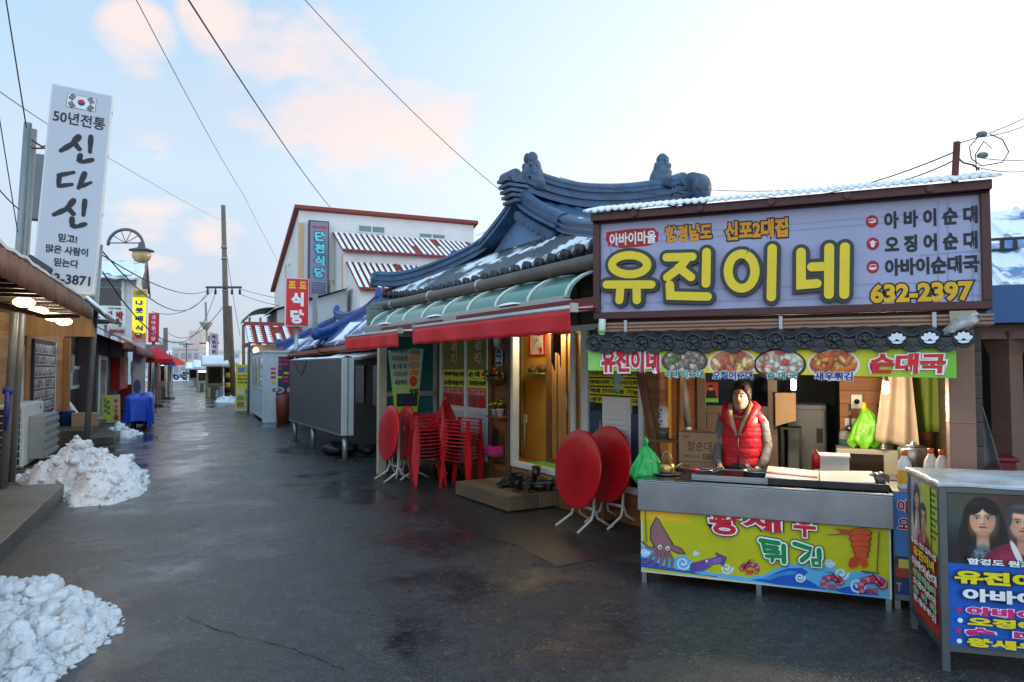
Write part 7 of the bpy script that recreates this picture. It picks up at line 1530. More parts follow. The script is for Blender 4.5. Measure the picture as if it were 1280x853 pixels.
# ================================================================== RIGHT EDGE: neighbouring house with blue roof
p = P(1262, 560, 6.0); RB = SUB((p.x, p.y, 0), -22.8)
t = thing('blue_roof_house', 'neighbouring house with snowy blue sheet roof and brown column at the right edge', 'house', RB.o, -22.8)
mb = MB(); x0 = RB.hit(1262, 480)[0]
mb.tube([(0, .0, 0), (-.01, 0, 1.75), (-.02, 0, 1.95)], [.12, .115, .18], 4, smooth=False); mb.build('column', M('brown_painted_column', (128, 98, 84), .5, var=.2, vs_=2, dirt=(90, 68, 58), dirt_amt=.5), t)
zE = RB.hit(1262, 376, -.3)[1]; zR = P(1262, 275, 8.4).z
mb = MB()
def br(u, v): return (-.75 + 4.2 * u, -.35 + 2.6 * v, zE + .12 + (zR - zE - .12) * v + .03 * (1 if (u * 4.2 / .33) % 1 < .14 else 0))
mb.grid(br, 140, 6, .03, False); mb.build('roof', SNOWY('snowy_blue_sheet_roof', (40, 110, 170), .54, 1.6, .4, (1, .6, 1), .2, 4.0), t)
mb = MB(); mb.b(-.78, 3.5, -.38, -.33, zE - .18, zE + .12); mb.b(-.78, -.74, -.33, 2.2, zE - .18, zE + .05); mb.build('fascia', M('blue_fascia', (26, 84, 140), .4, var=.15), t)
mb = MB(); mb.b(-.74, 3.5, -.15, .12, zE - .30, zE - .181); mb.build('eave_beam', M('brown_painted_column', (128, 98, 84), .5), t)
mb = MB()
zz = zE + .55
for k in range(26): x = -.7 + k * .1; mb.b(x, x + .03, .62, .66, zz, zz + .08)
mb.b(-.74, 2.0, .62, .66, zz - .02, zz); mb.b(-.74, 2.0, .62, .66, zz + .08, zz + .1); mb.build('snow_guard', BLACKM, t)
mb = MB(); mb.b(-.7, 3.4, 1.6, 1.7, 0, zE + .5); mb.b(.3, 3.4, .5, .6, 0, zE - .3); mb.b(-.72, -.62, .9, 1.6, 0, zE); mb.build('wall', M('dark_plank_wall', (58, 46, 38), .7, var=.35, vs_=3), t)
x, z = RB.hit(1215, 585, .5); t = thing('red_tub', 'dark red plastic tub behind the stall pillar', 'tub', tuple(P(1226, 600, 5.9)), -22.8); mb = MB(); mb.b(-.22, .22, -.14, .16, 0, .17); mb.b(-.24, .24, -.16, .18, .17, .20); mb.build('tub', M('dark_red_plastic', (120, 24, 30), .4, var=.15), t, bevel=.008)
t = thing('tub_table', 'wooden bench under the dark red tub', 'bench', tuple(P(1226, 600, 5.9).xy.to_3d()), -22.8); zt_b = P(1226, 600, 5.9).z; mb = MB(); mb.b(-.3, .3, -.2, .25, zt_b - .04, zt_b - .002)
for x in (-.28, .22):
    for y in (-.18, .18): mb.b(x, x + .05, y, y + .05, 0, zt_b - .041)
mb.build('bench', POSTWOOD, t)
t = thing('rails', 'stack of dark fish crates beside the brown column', 'crates', tuple(P(1240, 640, 6.3).xy.to_3d()), -22.8)
mb = MB()
for k in range(4): mb.b(-.2, .2, 0, .3, k * .21, k * .21 + .19); 
mb.build('crates', M('dark_crate', (44, 42, 42), .5, var=.3), t, bevel=.01)
t = thing('hanging_plastic_sheet', 'pale translucent plastic sheet hanging behind the stall pillar', 'sheet', tuple(P(1220, 470, 5.7)), -22.8); mb = MB(); mb.grid(lambda u, v: (-.06 + (.05 + .16 * v) * u, .03 * math.sin(8 * u + 3 * v), -.72 * v), 14, 12, .004); mb.build('sheet', M('grey_film', (120, 122, 124), .3, var=.3, vs_=8, alpha=.7), t)
# iron bracket with wires standing on the sign roof
p = P(1192, 222, 4.95); t = thing('wire_bracket', 'rusty iron bracket carrying wires above the shop sign', 'bracket', tuple(p), -22.8)
tp = P(1196, 178, 4.95) - p
RUST = M('rusty_iron', (92, 44, 32), .7, var=.4, vs_=20)
mb = MB(); mb.tube([(0, 0, -.12), (tp.x * .9, 0, tp.z)], .022, 4, smooth=False); mb.build('post', RUST, t)
mb = MB()
def loc(px, py): q = P(px, py, 4.95) - p; return (q.x / math.cos(R(22.8)), 0.02, q.z)
mb.tube([loc(1195, 195), loc(1202, 204), loc(1212, 208), loc(1218, 215)], .006, 6); mb.tube([loc(1218, 172), loc(1208, 185), loc(1210, 200), loc(1220, 210), loc(1240, 208), loc(1246, 196), loc(1240, 180), loc(1228, 172)], .004, 6); mb.tube([loc(1222, 180), loc(1214, 195), loc(1215, 216)], .004, 6); mb.tube([loc(1222, 180), loc(1230, 190)], .003, 5); mb.build('cable_loops', BLACKM, t)
for q in ((1220, 171), (1221, 197)): mb = MB(); mb.sphere(loc(*q), .028, 6, (1.3, .7, .8)); mb.build('clamp', M('grey_clamp', (110, 112, 116), .4, var=.2), t)

# ================================================================== LEFT SIDE
LO = ST(0, -1.25); LF = SUB(tuple(LO), DEG_L)        # facade of the wooden house; x up the street, y away from it
s0, s1 = -4.5, s_at(80, -1.25)
HONEY = WOOD('honey_cladding', (128, 84, 44), (196, 142, 84), .14, 'Z')
t = thing('wooden_house', 'honey coloured wooden house front with picture wall on the left', 'house', LF.o, DEG_L)
sd0, sd1 = s_at(17, -1.25), s_at(29, -1.25)
mb = MB(); mb.b(s0, sd0, 0, .12, .17, 2.9); mb.b(sd1, s1, 0, .12, .17, 2.9); mb.b(sd0, sd1, 0, .12, 2.05, 2.9); mb.b(s1 - .12, s1, .121, 3.5, .17, 2.9); mb.b(s0, s1, 3.5, 3.6, .17, 2.9); mb.build('wall', HONEY, t)
mb = MB(); frame(mb, sd0, sd1, .2, 2.05, .09, -.02, .08); mb.build('door_frame', WHITEF, t); mb = MB(); mb.b(sd0 + .09, sd1 - .09, .03, .06, .29, 1.96); mb.build('door', M('pale_door', (176, 168, 156), .5, var=.15), t)
mb = MB(); mb.b(s1 - .14, s1, -.14, -.002, .17, 2.35); mb.build('corner_post', WOOD('orange_post', (136, 84, 40), (190, 128, 66), .4, 'X', .5, 'Z', .15), t, bevel=.006)
mb = MB(); mb.b(sd1 + .02, sd1 + .14, -.05, -.002, .17, 2.4); mb.build('post', WOOD('orange_post', (136, 84, 40), (190, 128, 66)), t)
# roof eave: rusty corrugated lining, snow on top
ZE = 2.40
se1 = s_at(98, .25)
def ev(u, v, up=0.0): x = -4.6 + (se1 + 4.6) * u; return (x, -1.57 + 1.9 * v, ZE + .42 * v + up + .012 * math.sin(x * 2 * math.pi / .16))
mb = MB(); mb.grid(lambda u, v: ev(u, v), 200, 6, .03); mb.build('eave_sheet', M('rusty_brown_sheet', (104, 74, 58), .6, var=.4, vs_=4, dirt=(60, 44, 36), dirt_amt=.7), t)
mb = MB(); mb.grid(lambda u, v: (ev(u, v)[0], -1.56 + .75 * v, ZE + .05 + .12 * v + .05 * (1 + mnoise.noise((u * 22, v * 3, 2))) * math.sin(math.pi * min(1, .15 + v * .85))), 120, 8, .02); mb.build('eave_snow', SNOW_C, t)
mb = MB()
for k in range(18): x = -4.5 + k * .45; mb.b(x, x + .06, -1.5, 0, ZE - .07, ZE - .0)
mb.b(-4.6, se1, -1.58, -1.54, ZE - .09, ZE - .01); mb.build('rafter', DARKWOOD, t)
mb = MB(); a = LF.hit(0, 419, -.8); mb.tube([(se1 - .1, -1.5, ZE - .15), (se1 - 1.0, -1.3, ZE - .22), (-4.5, -1.25, ZE - .3)], .025, 8); mb.build('brace', RUST, t)
mb = MB(); mb.grid(lambda u, v: (-4.6 + (se1 + 4.6) * u, -1.60 + .012 * math.sin(u * 260) - .02 * v, ZE - .005 - .19 * v), 220, 2, .006); mb.build('valance', M('rusty_corrugated_strip', (124, 84, 62), .65, var=.45, vs_=5, dirt=(70, 50, 40), dirt_amt=.7), t)
# lit globe lamps under the eave
for k, px in enumerate((30, 48, 66, 80)):
    py = (378, 389, 396, 402)[k]; s = s_at(px, -.05); p = P(px, py, ST(s, -.05).y)
    l_ = thing('globe_lamp', ['nearest lit round lamp under the rusty eave', 'second nearest lit round lamp under the rusty eave', 'third lit round lamp under the rusty eave', 'farthest lit round lamp under the rusty eave'][k], 'lamp', tuple(p), 0, 'round lamps under the eave')
    mb = MB(); mb.sphere((0, 0, 0), .085, 10, (1.15, 1.15, .62)); mb.build('globe', M('lit_eave_globe', (255, 226, 166), .4, var=0, emit=1.7), l_); mb = MB(); mb.tube([(0, 0, .05), (0, 0, ZE + .12 - p.z)], .012, 6); mb.build('stem', BLACKM, l_)
    lamp(l_, (0, 0, -.13), 7, (1, .82, .55), .07)
# small gabled porch roof further along
gp = s_at(98, -.3); t = thing('porch_roof', 'small orange wooden gabled porch roof past the eave lamps', 'roof', tuple(ST(gp, -.2)), DEG_P)
zg = P(98, 421, ST(gp, -.2).y).z; zp = P(98, 372, ST(gp, -.2).y).z
mb = MB(); mb.prism([(-1.2, zg), (.15, zg), (.05, zg + .55), (-.5, zg + .95), (-1.2, zg + .6)], 0, .06); mb.build('gable', WOOD('orange_gable', (150, 96, 44), (206, 144, 76), .09, 'X', .5, 'Z'), t)
mb = MB(); mb.add([(.32, -.25, zg + .30), (-.55, -.25, zg + 1.12), (-.55, 1.8, zg + 1.12), (.32, 1.8, zg + .30)], [(0, 1, 2, 3)]); mb.v += [(a, b_, c + .06) for a, b_, c in mb.v]; mb.f += [(7, 6, 5, 4), (0, 4, 5, 1), (1, 5, 6, 2), (2, 6, 7, 3), (3, 7, 4, 0)]; mb.fm += [0] * 5; mb.sm += [False] * 5; mb.add([(-.55, -.25, zg + 1.12), (-1.6, -.25, zg + .2), (-1.6, 1.8, zg + .2), (-.55, 1.8, zg + 1.12)], [(0, 1, 2, 3)]); mb.build('roof_sheet', M('dark_edge_sheet', (60, 48, 44), .5, var=.2), t)
mb = MB(); mb.grid(lambda u, v: (.30 - .8 * u, -.2 + 1.9 * v, zg + .38 + .75 * u + .03 * mnoise.noise((u * 5, v * 5, 0))), 10, 14, .03); mb.build('roof_snow', SNOW_C, t)
# picture wall: framed photographs in rows
px_a, px_b = s_at(39, -1.25), s_at(66, -1.25)
t = thing('photo_board', 'dark board of small framed photographs in rows on the honey wooden wall', 'photo board', LF.w(0, 0), DEG_L)
zb, zt = .75, 2.20
mb = MB(); mb.b(px_a, px_b, -.05, -.002, zb, zt); mb.build('board', M('dark_board', (54, 50, 48), .5, var=.2), t)
nx, nz_ = 6, 6
for i in range(nx):
    for j in range(nz_):
        x = px_a + .05 + i * (px_b - px_a - .1) / nx; z = zb + .05 + j * (zt - zb - .1) / nz_; w_ = (px_b - px_a - .1) / nx - .04; h_ = (zt - zb - .1) / nz_ - .04
        A = ART(y=-.052, step=.001); c = random.choice(((180, 176, 170), (150, 160, 176), (196, 190, 186), (120, 110, 106))); A.r(x, z, x + w_, z + h_, (206, 202, 196)); A.r(x + .015, z + .015, x + w_ - .015, z + h_ - .015, c); A.e(x + w_ * .35, z + h_ * .55, w_ * .11, h_ * .17, (176, 130, 106)); A.e(x + w_ * .65, z + h_ * .5, w_ * .11, h_ * .17, (186, 140, 114)); A.r(x + w_ * .2, z + .02, x + w_ * .5, z + h_ * .38, random.choice(((40, 44, 60), (150, 50, 50), (60, 80, 60)))); A.r(x + w_ * .52, z + .02, x + w_ * .8, z + h_ * .34, random.choice(((190, 190, 190), (60, 60, 80), (160, 120, 60)))); A.done(t, 'framed_photo')
# further poster strip past the board, corner
t = thing('wall_poster', 'pale bluish photo poster beside the board of framed photographs', 'poster', LF.w(0, 0), DEG_L); A = ART(y=-.01, step=.001); xq = px_b + .05; xr = s_at(70, -1.25); A.r(xq, .6, xr, 2.2, (180, 196, 204))
for k in range(7): A.e(xq + (xr - xq) * random.random(), .8 + .2 * k, .05, .09, random.choice(((90, 120, 150), (206, 190, 180), (120, 90, 90), (60, 70, 90))))
A.done(t)
# outdoor air conditioner on a plinth
sa, sb_ = s_at(32, -.85), s_at(56, -.85)
AO = ST(sa, -.85); AF = SUB(tuple(AO), DEG_L)
za0, za1 = AF.hit(45, 577, 0)[1], AF.hit(45, 503, 0)[1]
t = thing('air_conditioner', 'white outdoor air conditioner unit with slatted grille on a concrete plinth', 'air conditioner', tuple(AO + Vector((0, 0, za0))), DEG_L)
hA = za1 - za0; wA = sb_ - sa
ACW = M('off_white_enamel', (206, 208, 202), .45, var=.08, vs_=3, dirt=(150, 146, 134), dirt_amt=.4)
mb = MB(); mb.b(0, wA, 0, .36, .03, hA); mb.b(.1, .18, .02, .34, 0, .03); mb.b(wA - .18, wA - .1, .02, .34, 0, .03); mb.build('casing', ACW, t, bevel=.015)
mb = MB(); mb.b(-.012, -.001, .03, .33, .06, hA - .04); mb.build('coil', M('dark_coil', (36, 38, 40), .5, var=.3, vs_=20), t)
mb = MB()
for k in range(9): z = .06 + k * (hA - .12) / 8; mb.b(-.03, -.013, .02, .34, z, z + .012)
for k in range(4): y = .03 + k * .1; mb.b(-.028, -.0135, y, y + .012, .06, hA - .04)
mb.build('grille', ACW, t)
mb = MB(); mb.b(wA * .22, wA - .03, -.22, -.001, hA * .12, hA * .80); 
for k in range(5): z = hA * (.15 + .13 * k); mb.b(wA * .2, wA - .01, -.245, -.221, z, z + hA * .06)
mb.build('air_guide', M('grey_sheet_metal', (150, 152, 150), .45, .3, var=.15), t, bevel=.006)
A = ART(y=-.003, step=.001); A.e(wA * .82, hA * .9, .06, .028, (36, 70, 160), 18); A.done(t, 'badge')
t = thing('plinth', 'concrete plinth under the air conditioner', 'plinth', tuple(AO), DEG_L); mb = MB(); mb.b(-.1, wA + .05, -.12, .40, .0, za0 - .002); mb.build('block', M('brown_plinth', (96, 84, 70), .7, var=.3), t, bevel=.01)
# two leaning conduit poles with rear sign box
GALV = M('galvanised_pole', (134, 138, 138), .45, .4, var=.2, vs_=5)
DP = 8.9
a, b_ = P(4, 590, DP), P(35, 154, DP); t = thing('pole', 'nearer grey leaning pole at the left edge tied with blue cord', 'pole', (a.x, a.y, .17), 0, 'leaning grey poles'); o3 = Vector((a.x, a.y, .17)); mb = MB(); mb.tube([Vector((0, 0, 0)), b_ - o3], .045, 12); mb.build('pole', GALV, t)
c = P(9, 495, DP - .1) - o3; mb = MB(); mb.tube([c + Vector((.01, 0, .10)), c + Vector((0, 0, .02))], .055, 10); mb.tube([c + Vector((.03, -.05, .05)), c + Vector((.04, -.06, -.2)), c + Vector((.03, -.06, -.42))], [.02, .03, .015], 8); mb.build('blue_cord', M('blue_cord', (30, 50, 130), .6, var=.3, vs_=20), t)
a, b_ = P(15, 580, DP + .5), P(42, 162, DP + .5); t = thing('pole', 'shorter grey leaning pole just right of the tied one', 'pole', (a.x, a.y, .17), 0, 'leaning grey poles'); o3 = Vector((a.x, a.y, .17)); mb = MB(); mb.tube([Vector((0, 0, 0)), b_ - o3], .042, 12); q0 = P(38, 172, DP + .4) - o3; mb.build('pole', GALV, t)
mb = MB(); mb.tube([q0 + Vector((-.05, -.02, .08)), q0 + Vector((.05, -.05, -.05)), q0 + Vector((.15, 0, -.12)), q0 + Vector((.30, .0, -.10))], .012, 6); mb.tube([q0 + Vector((-.03, -.02, -.1)), q0 + Vector((.08, -.05, -.16)), q0 + Vector((.28, 0, -.14))], .012, 6); mb.build('bracket', RUST, t)
# rear sign box seen edge-on
p = P(29, 272, DP + 1.0); t = thing('sign_box', 'grey blank back of a sign box fixed between the leaning poles and the white sign', 'sign', tuple(p), 20, tilt=(0, 4)); hB = P(38, 190, DP + 1.0).z - p.z; mb = MB(); mb.b(-.03, .34, .0, .22, 0, hB); mb.build('box', M('blue_grey_box', (112, 122, 128), .45, var=.15), t, bevel=.01)
# hat-shaped floodlight
p = P(43, 338, DP - .3); t = thing('floodlight', 'black floodlight on a bracket above the snowy eave', 'floodlight', tuple(p), 30); mb = MB(); mb.box((0, 0, 0), (.30, .10, .26), Matrix.Rotation(R(35), 3, 'Y')); mb.box((.06, 0, -.06), (.22, .14, .06), Matrix.Rotation(R(35), 3, 'Y')); mb.build('housing', M('dark_grey_housing', (50, 52, 56), .4, var=.2), t, bevel=.02); mb = MB(); mb.tube([(-.05, 0, -.12), (-.1, 0, -.3), (.18, 0, -.34)], .018, 6); mb.build('bracket', BLACKM, t)
# big white vertical sign 신다신
DW = 9.0; zlo = P(82, 366, DW).z; pb_ = P(81, 366, DW)
WSF = SUB((pb_.x, pb_.y, pb_.z), 27)
t = thing('vertical_sign', 'large white vertical lightbox sign with a flag and black brush lettering', 'sign', WSF.o, 27, tilt=(0, 3.6))
ww = .97 * .82 / .82; Hs = 2.74; hw = .43
def w2(px, py):      # picture point -> sign face, undoing the lean
    x, z = WSF.hit(px, py); a = R(3.6); return (x * math.cos(a) - z * math.sin(a), x * math.sin(a) + z * math.cos(a))
crn = [w2(40, 362), w2(122, 368), w2(137, 117), w2(63, 105)]
xl = (crn[0][0] + crn[3][0]) / 2; xr = (crn[1][0] + crn[2][0]) / 2; zb = (crn[0][1] + crn[1][1]) / 2; zt = (crn[2][1] + crn[3][1]) / 2
WSG = M('white_acrylic_face', (190, 196, 206), .4, var=.04, vs_=1.2, dirt=(196, 200, 204), dirt_amt=.3)
mb = MB(); mb.b(xl, xr, .0, .30, zb, zt); mb.build('box', M('white_sign_case', (214, 216, 218), .4), t, bevel=.008); mb = MB(); mb.b(xl + .02, xr - .02, -.004, -.0005, zb + .02, zt - .02); mb.build('face', WSG, t)
mb = MB()
for f in (.1, .4, .7, .92): mb.b(xr + .0005, xr + .008, .12, .18, zb + (zt - zb) * f, zb + (zt - zb) * f + .03)
mb.build('catches', ALU, t)
INK = (44, 46, 54)
def z7(x, y): return w2(x / 2.666, 80 + y / 2.666)
def brush(strokes):
    A = ART(y=-.006, step=.0006); k_ = 9.0 / 900 / 2.666
    for pts, w in strokes:
        q = [Vector(z7(*p)) for p in pts]; out_ = []
        for i in range(len(q) - 1):
            for j in range(6): out_.append(q[i].lerp(q[i + 1], j / 6))
        out_.append(q[-1]); ws = [k_ * (w[0] + (w[1] - w[0]) * i / (len(out_) - 1)) * (1 + .12 * math.sin(i * .9)) for i in range(len(out_))]
        A.st(out_, ws, INK)
    A.done(t, 'brush_lettering')
brush([([(262, 244), (240, 268), (203, 290)], (20, 15)), ([(246, 262), (264, 284)], (14, 18)), ([(303, 243), (300, 294)], (15, 14)), ([(268, 305), (262, 322), (278, 327), (308, 320)], (16, 14))])
brush([([(196, 372), (246, 362)], (14, 13)), ([(198, 376), (194, 408), (240, 402)], (14, 13)), ([(282, 366), (262, 414)], (17, 14)), ([(272, 408), (303, 396)], (13, 11))])
brush([([(245, 456), (222, 484), (180, 503)], (18, 15)), ([(224, 478), (244, 500)], (14, 18)), ([(283, 456), (278, 504)], (15, 14)), ([(240, 516), (240, 540), (256, 543), (284, 534)], (16, 14))])
def ws_text(s_, x0, y0, x1, y1, col, **k):
    a, b_ = w2(x0 / 2.666, 80 + (y0 + y1) / 5.332), w2(x1 / 2.666, 80 + (y0 + y1) / 5.332); c_, d_ = w2((x0 + x1) / 5.332, 80 + y0 / 2.666), w2((x0 + x1) / 5.332, 80 + y1 / 2.666)
    return text(t, s_, (a[0] + b_[0]) / 2, (c_[1] + d_[1]) / 2, abs(b_[0] - a[0]), abs(c_[1] - d_[1]), col, y=-.010, **k)
ws_text('50년전통', 176, 166, 352, 208, INK, bold=.015); ws_text('믿고!', 194, 568, 258, 596, INK, bold=.03); ws_text('많은 사람이', 152, 608, 294, 636, INK, bold=.03); ws_text('믿는다', 180, 650, 262, 678, INK, bold=.03); ws_text('633-3871', 130, 700, 302, 734, INK, bold=.03)
A = ART(y=-.006, step=.0006); fa, fb = z7(226, 100), z7(316, 160); fx0, fx1, fz0, fz1 = fa[0], fb[0], min(fa[1], fb[1]) , max(fa[1], fb[1]); fc, fd = (fx0 + fx1) / 2, (fz0 + fz1) / 2
A.r(fx0 - .006, fz0 - .006, fx1 + .006, fz1 + .006, (120, 124, 130)); A.r(fx0, fz0, fx1, fz1, (232, 234, 236)); rr_ = (fz1 - fz0) * .25; tl = R(-33)
def rot(x, z, a=tl): return (fc + x * math.cos(a) - z * math.sin(a), fd + x * math.sin(a) + z * math.cos(a))
A.p([rot(rr_ * math.cos(R(k)), rr_ * math.sin(R(k))) for k in range(0, 360, 12)], (36, 70, 150)); A.p([rot(rr_ * math.cos(R(k)), rr_ * math.sin(R(k))) for k in range(0, 181, 12)], (204, 44, 60))
A.p([rot(-rr_ / 2 + rr_ / 2 * math.cos(R(k)), rr_ / 2 * math.sin(R(k))) for k in range(0, 360, 15)], (204, 44, 60)); A.p([rot(rr_ / 2 + rr_ / 2 * math.cos(R(k)), rr_ / 2 * math.sin(R(k))) for k in range(0, 360, 15)], (36, 70, 150))
for sx__, sz__ in ((-1, 1), (1, 1), (-1, -1), (1, -1)):
    cx_, cz_ = fc + sx__ * (fx1 - fx0) * .33, fd + sz__ * (fz1 - fz0) * .30; an = R(56) * (1 if sx__ * sz__ < 0 else -1)
    for k in (-1, 0, 1):
        o_ = k * .020; d_ = Vector((math.cos(an), math.sin(an))) * .034; nn = Vector((-math.sin(an), math.cos(an))) * o_; A.st([(cx_ + nn.x - d_.x, cz_ + nn.y - d_.y), (cx_ + nn.x + d_.x, cz_ + nn.y + d_.y)], .012, (60, 62, 66))
A.done(t, 'flag')
# street lamp: tall pole, curled arm, hanging lantern
p0 = ST(s_at(110, -.35), -.35); t = thing('street_lamp', 'slim street lamp with curled arm and round amber lantern beside the white sign', 'street lamp', tuple(p0), 0)
YL = p0.y; tp = P(126, 306, YL) - p0
def ll(px, py): q = P(px, py, YL) - p0; return (q.x, .0, q.z)
mb = MB(); mb.tube([(0, 0, 0), (tp.x * .5, 0, tp.z * .55), (tp.x, 0, tp.z)], [.055, .05, .04], 12); mb.build('pole', GALV, t)
mb = MB(); ctr = (157, 306); arcp = [ll(157 - 22 * math.cos(R(k)), 307 - 20 * math.sin(R(k))) for k in range(0, 181, 15)]; mb.tube(arcp, .03, 8); mb.tube([ll(136, 304), ll(176, 304)], .012, 6)
for a in (40, 75, 110, 140): mb.tube([ll(157, 304), ll(157 - 22 * math.cos(R(a)), 307 - 20 * math.sin(R(a)))], .008, 5)
mb.build('arm', M('grey_lamp_iron', (96, 100, 104), .45, .4, var=.15), t)
lc = ll(177, 316); mb = MB(); mb.lathe([(0, .20), (.05, .20), (.07, .10), (.22, .05), (.23, .03), (0, .03)], lc, 20); mb.build('cap', M('grey_lamp_iron', (96, 100, 104), .45), t)
mb = MB(); mb.sphere((lc[0], lc[1], lc[2] - .06), .17, 12, (1, 1, .85)); mb.build('lantern_glass', M('amber_lantern_glass', (190, 168, 120), .25, var=.1), t)
# wooden steps / deck beside the snow
sA, sB = 10.4, 14.5
DECK = WOOD('wet_dark_deck', (56, 48, 42), (98, 86, 74), .16, 'Y', .4, 'X', .4)
t = thing('wooden_steps', 'low wet wooden double step between the snow heap and the blue cover', 'steps', tuple(ST(sA, 0)), DEG_L); mb = MB(); mb.b(0, sB - sA, .02, .5, 0, .16); mb.build('lower_step', DECK, t, bevel=.008); mb = MB(); mb.b(0, sB - sA - .3, .503, 2.4, 0, .32); mb.build('upper_step', DECK, t, bevel=.008)
# dark timber house with small window
sT0, sT1 = s_at(80, -1.4), s_at(118, -1.0) + 2
t = thing('dark_timber_house', 'dark timber clad house with white framed window beyond the honey house', 'house', tuple(ST(sT0, -1.35)), DEG_L); TF = SUB(tuple(ST(sT0, -1.35)), DEG_L)
Lt = sT1 - sT0; mb = MB(); mb.b(0, Lt, 0, .15, 0, 3.0); mb.b(0, .1, .151, 3, 0, 3.0); mb.build('wall', WOOD('dark_brown_cladding', (48, 36, 30), (84, 64, 52), .17), t)
a, b_ = TF.hit(87, 487), TF.hit(110, 458); mb = MB(); frame(mb, a[0], b_[0], a[1], b_[1], .09, -.05, -.002); wn_ = mb.build('window', WHITEF, t); mb = MB(); mb.b(a[0] + .09, b_[0] - .09, -.03, -.005, a[1] + .09, b_[1] - .09); mb.build('pane', M('grey_green_pane', (110, 130, 132), .12), wn_)
mb = MB(); mb.b(-.1, Lt + .1, -.5, .3, 3.0, 3.08); mb.build('roof', M('dark_edge_sheet', (60, 48, 44), .5), t)
x_, z_ = TF.hit(83, 455); mb = MB(); mb.b(x_ - .25, x_ + .12, -.16, -.003, z_ - .22, z_ + .22); mb.build('meter_box', M('grey_meter_box', (130, 128, 122), .5, var=.1), t)
t = thing('blue_bucket', 'small blue bucket on the wooden step', 'bucket', tuple(G(83, 532, .32)), 0); mb = MB(); mb.lathe([(0, 0), (.14, 0), (.18, .32), (.19, .33), (.16, .32), (.13, .03), (0, .03)], (0, 0, 0), 18); mb.build('bucket', PRT((36, 80, 150)), t)
t = thing('drain_pipe', 'bent white drain pipe resting on the wooden step', 'pipe', tuple(G(98, 530, .32)), 0); Yp = t.location.y
def dp(px, py): q = P(px, py, Yp) - t.location; return (q.x, 0, q.z)
mb = MB(); mb.tube([dp(80, 506), dp(86, 505), dp(91, 512), dp(98, 522), dp(107, 530)], .06, 10); mb.build('pipe', PLW, t)
t = thing('carton', 'brown carton box on the wooden step behind the white pipe', 'carton', tuple(G(107, 533, .32)), 30); mb = MB(); mb.b(-.28, .25, 0, .3, 0, .30); mb.build('box', KRAFT, t, bevel=.005)
# shop with dark red awning and plastic roof sheet
sS0, sS1 = s_at(121, -.9), s_at(160, -.9)
SF = SUB(tuple(ST(sS0, -.9)), DEG_L); Ls = sS1 - sS0
t = thing('shop', 'small shop with dark red awning, white door and red goods on the left', 'shop', SF.o, DEG_L)
mb = MB(); mb.b(0, Ls, .0, .15, 0, 2.6); mb.b(0, .12, .151, 3, 0, 2.6); mb.b(0, Ls, 3, 3.1, 0, 2.6); mb.build('wall', M('dark_brown_shop', (66, 50, 44), .6, var=.3), t)
a0, a1 = SF.hit(122, 505)[0], SF.hit(131, 505)[0]; mb = MB(); frame(mb, a0, a1, .1, 2.0, .12, -.05, -.002); d_ = mb.build('door', WHITEF, t); mb = MB(); mb.b(a0 + .12, a1 - .12, -.03, -.005, .22, 1.88); mb.build('pane', M('grey_green_pane', (110, 130, 132), .12), d_)
mb = MB(); a0, a1 = SF.hit(138, 505)[0], SF.hit(150, 505)[0]; mb.b(a0, a1, -.25, -.003, .9, 2.0); mb.b(a1 + .1, a1 + 1.2, -.5, -.003, .1, 1.0); mb.build('red_shutter', PRT((176, 26, 30)), t)
zA = P(150, 415, ST(sS0, -.4).y).z; mb = MB(); mb.grid(lambda u, v: (-.6 + (Ls + .8) * u, -1.0 + 1.0 * v, 2.25 + .55 * v), 12, 4, .02); mb.grid(lambda u, v: (-.6 + (Ls + .8) * u, -1.0, 2.25 - .22 * v), 12, 2, .01); mb.build('awning', M('dark_red_canvas', (120, 28, 32), .6, var=.3), t)
mb = MB(); mb.grid(lambda u, v: (-.4 + 3.2 * u, -.4 + 2.4 * v, 2.75 + .75 * math.sin(math.pi * (.15 + .6 * u)) * (.5 + .5 * v) + .12 * mnoise.noise((u * 6, v * 5, 3))), 24, 14, .01); mb.build('plastic_sheet', M('milky_plastic_sheet', (206, 204, 206), .35, var=.15, vs_=5, bump=.4, bs=12), t)
# 2-storey white house behind with green glazing
YH = 34; HB = SUB((P(120, 420, YH).x, YH, 0), DEG_P)
t = thing('two_storey_house', 'white two storey house with green glazed balcony and snowy roof', 'house', HB.o, DEG_P)
def hb(px, py): return HB.hit(px, py)
xR = hb(170, 370)[0]; zE_ = hb(150, 348)[1]; zR_ = HB.hit(150, 328, 2.5)[1]
mb = MB(); mb.b(-4, xR, 0, 6, 0, zE_); mb.prismx([(0, zE_), (3.0, zR_ + .2), (6, zE_)], xR - .1, xR); mb.build('wall', M('white_house_wall', (206, 210, 210), .6, var=.08, dirt=(160, 164, 166), dirt_amt=.4), t)
mb = MB(); mb.b(-4, xR - .6, -.05, -.002, hb(150, 397)[1], zE_ - .15); mb.build('glazing', M('green_glazing', (26, 96, 92), .1, var=.25, vs_=1), t)
mb = MB()
for z in (hb(150, 362)[1], hb(150, 378)[1], hb(150, 397)[1]): mb.b(-4, xR - .5, -.12, -.051, z - .06, z + .06)
for x in (xR - .55, xR - 1.6, xR - 3.0): mb.b(x - .06, x + .06, -.11, -.052, hb(150, 397)[1], zE_ - .1)
mb.build('glazing_bars', WHITEF, t)
mb = MB(); x0_, z0_ = hb(148, 384); mb.b(x0_ - .9, x0_ + .1, -.125, -.06, z0_ - .1, z0_ + .9); mb.build('dark_window', M('dark_old_window', (50, 56, 60), .2), t)
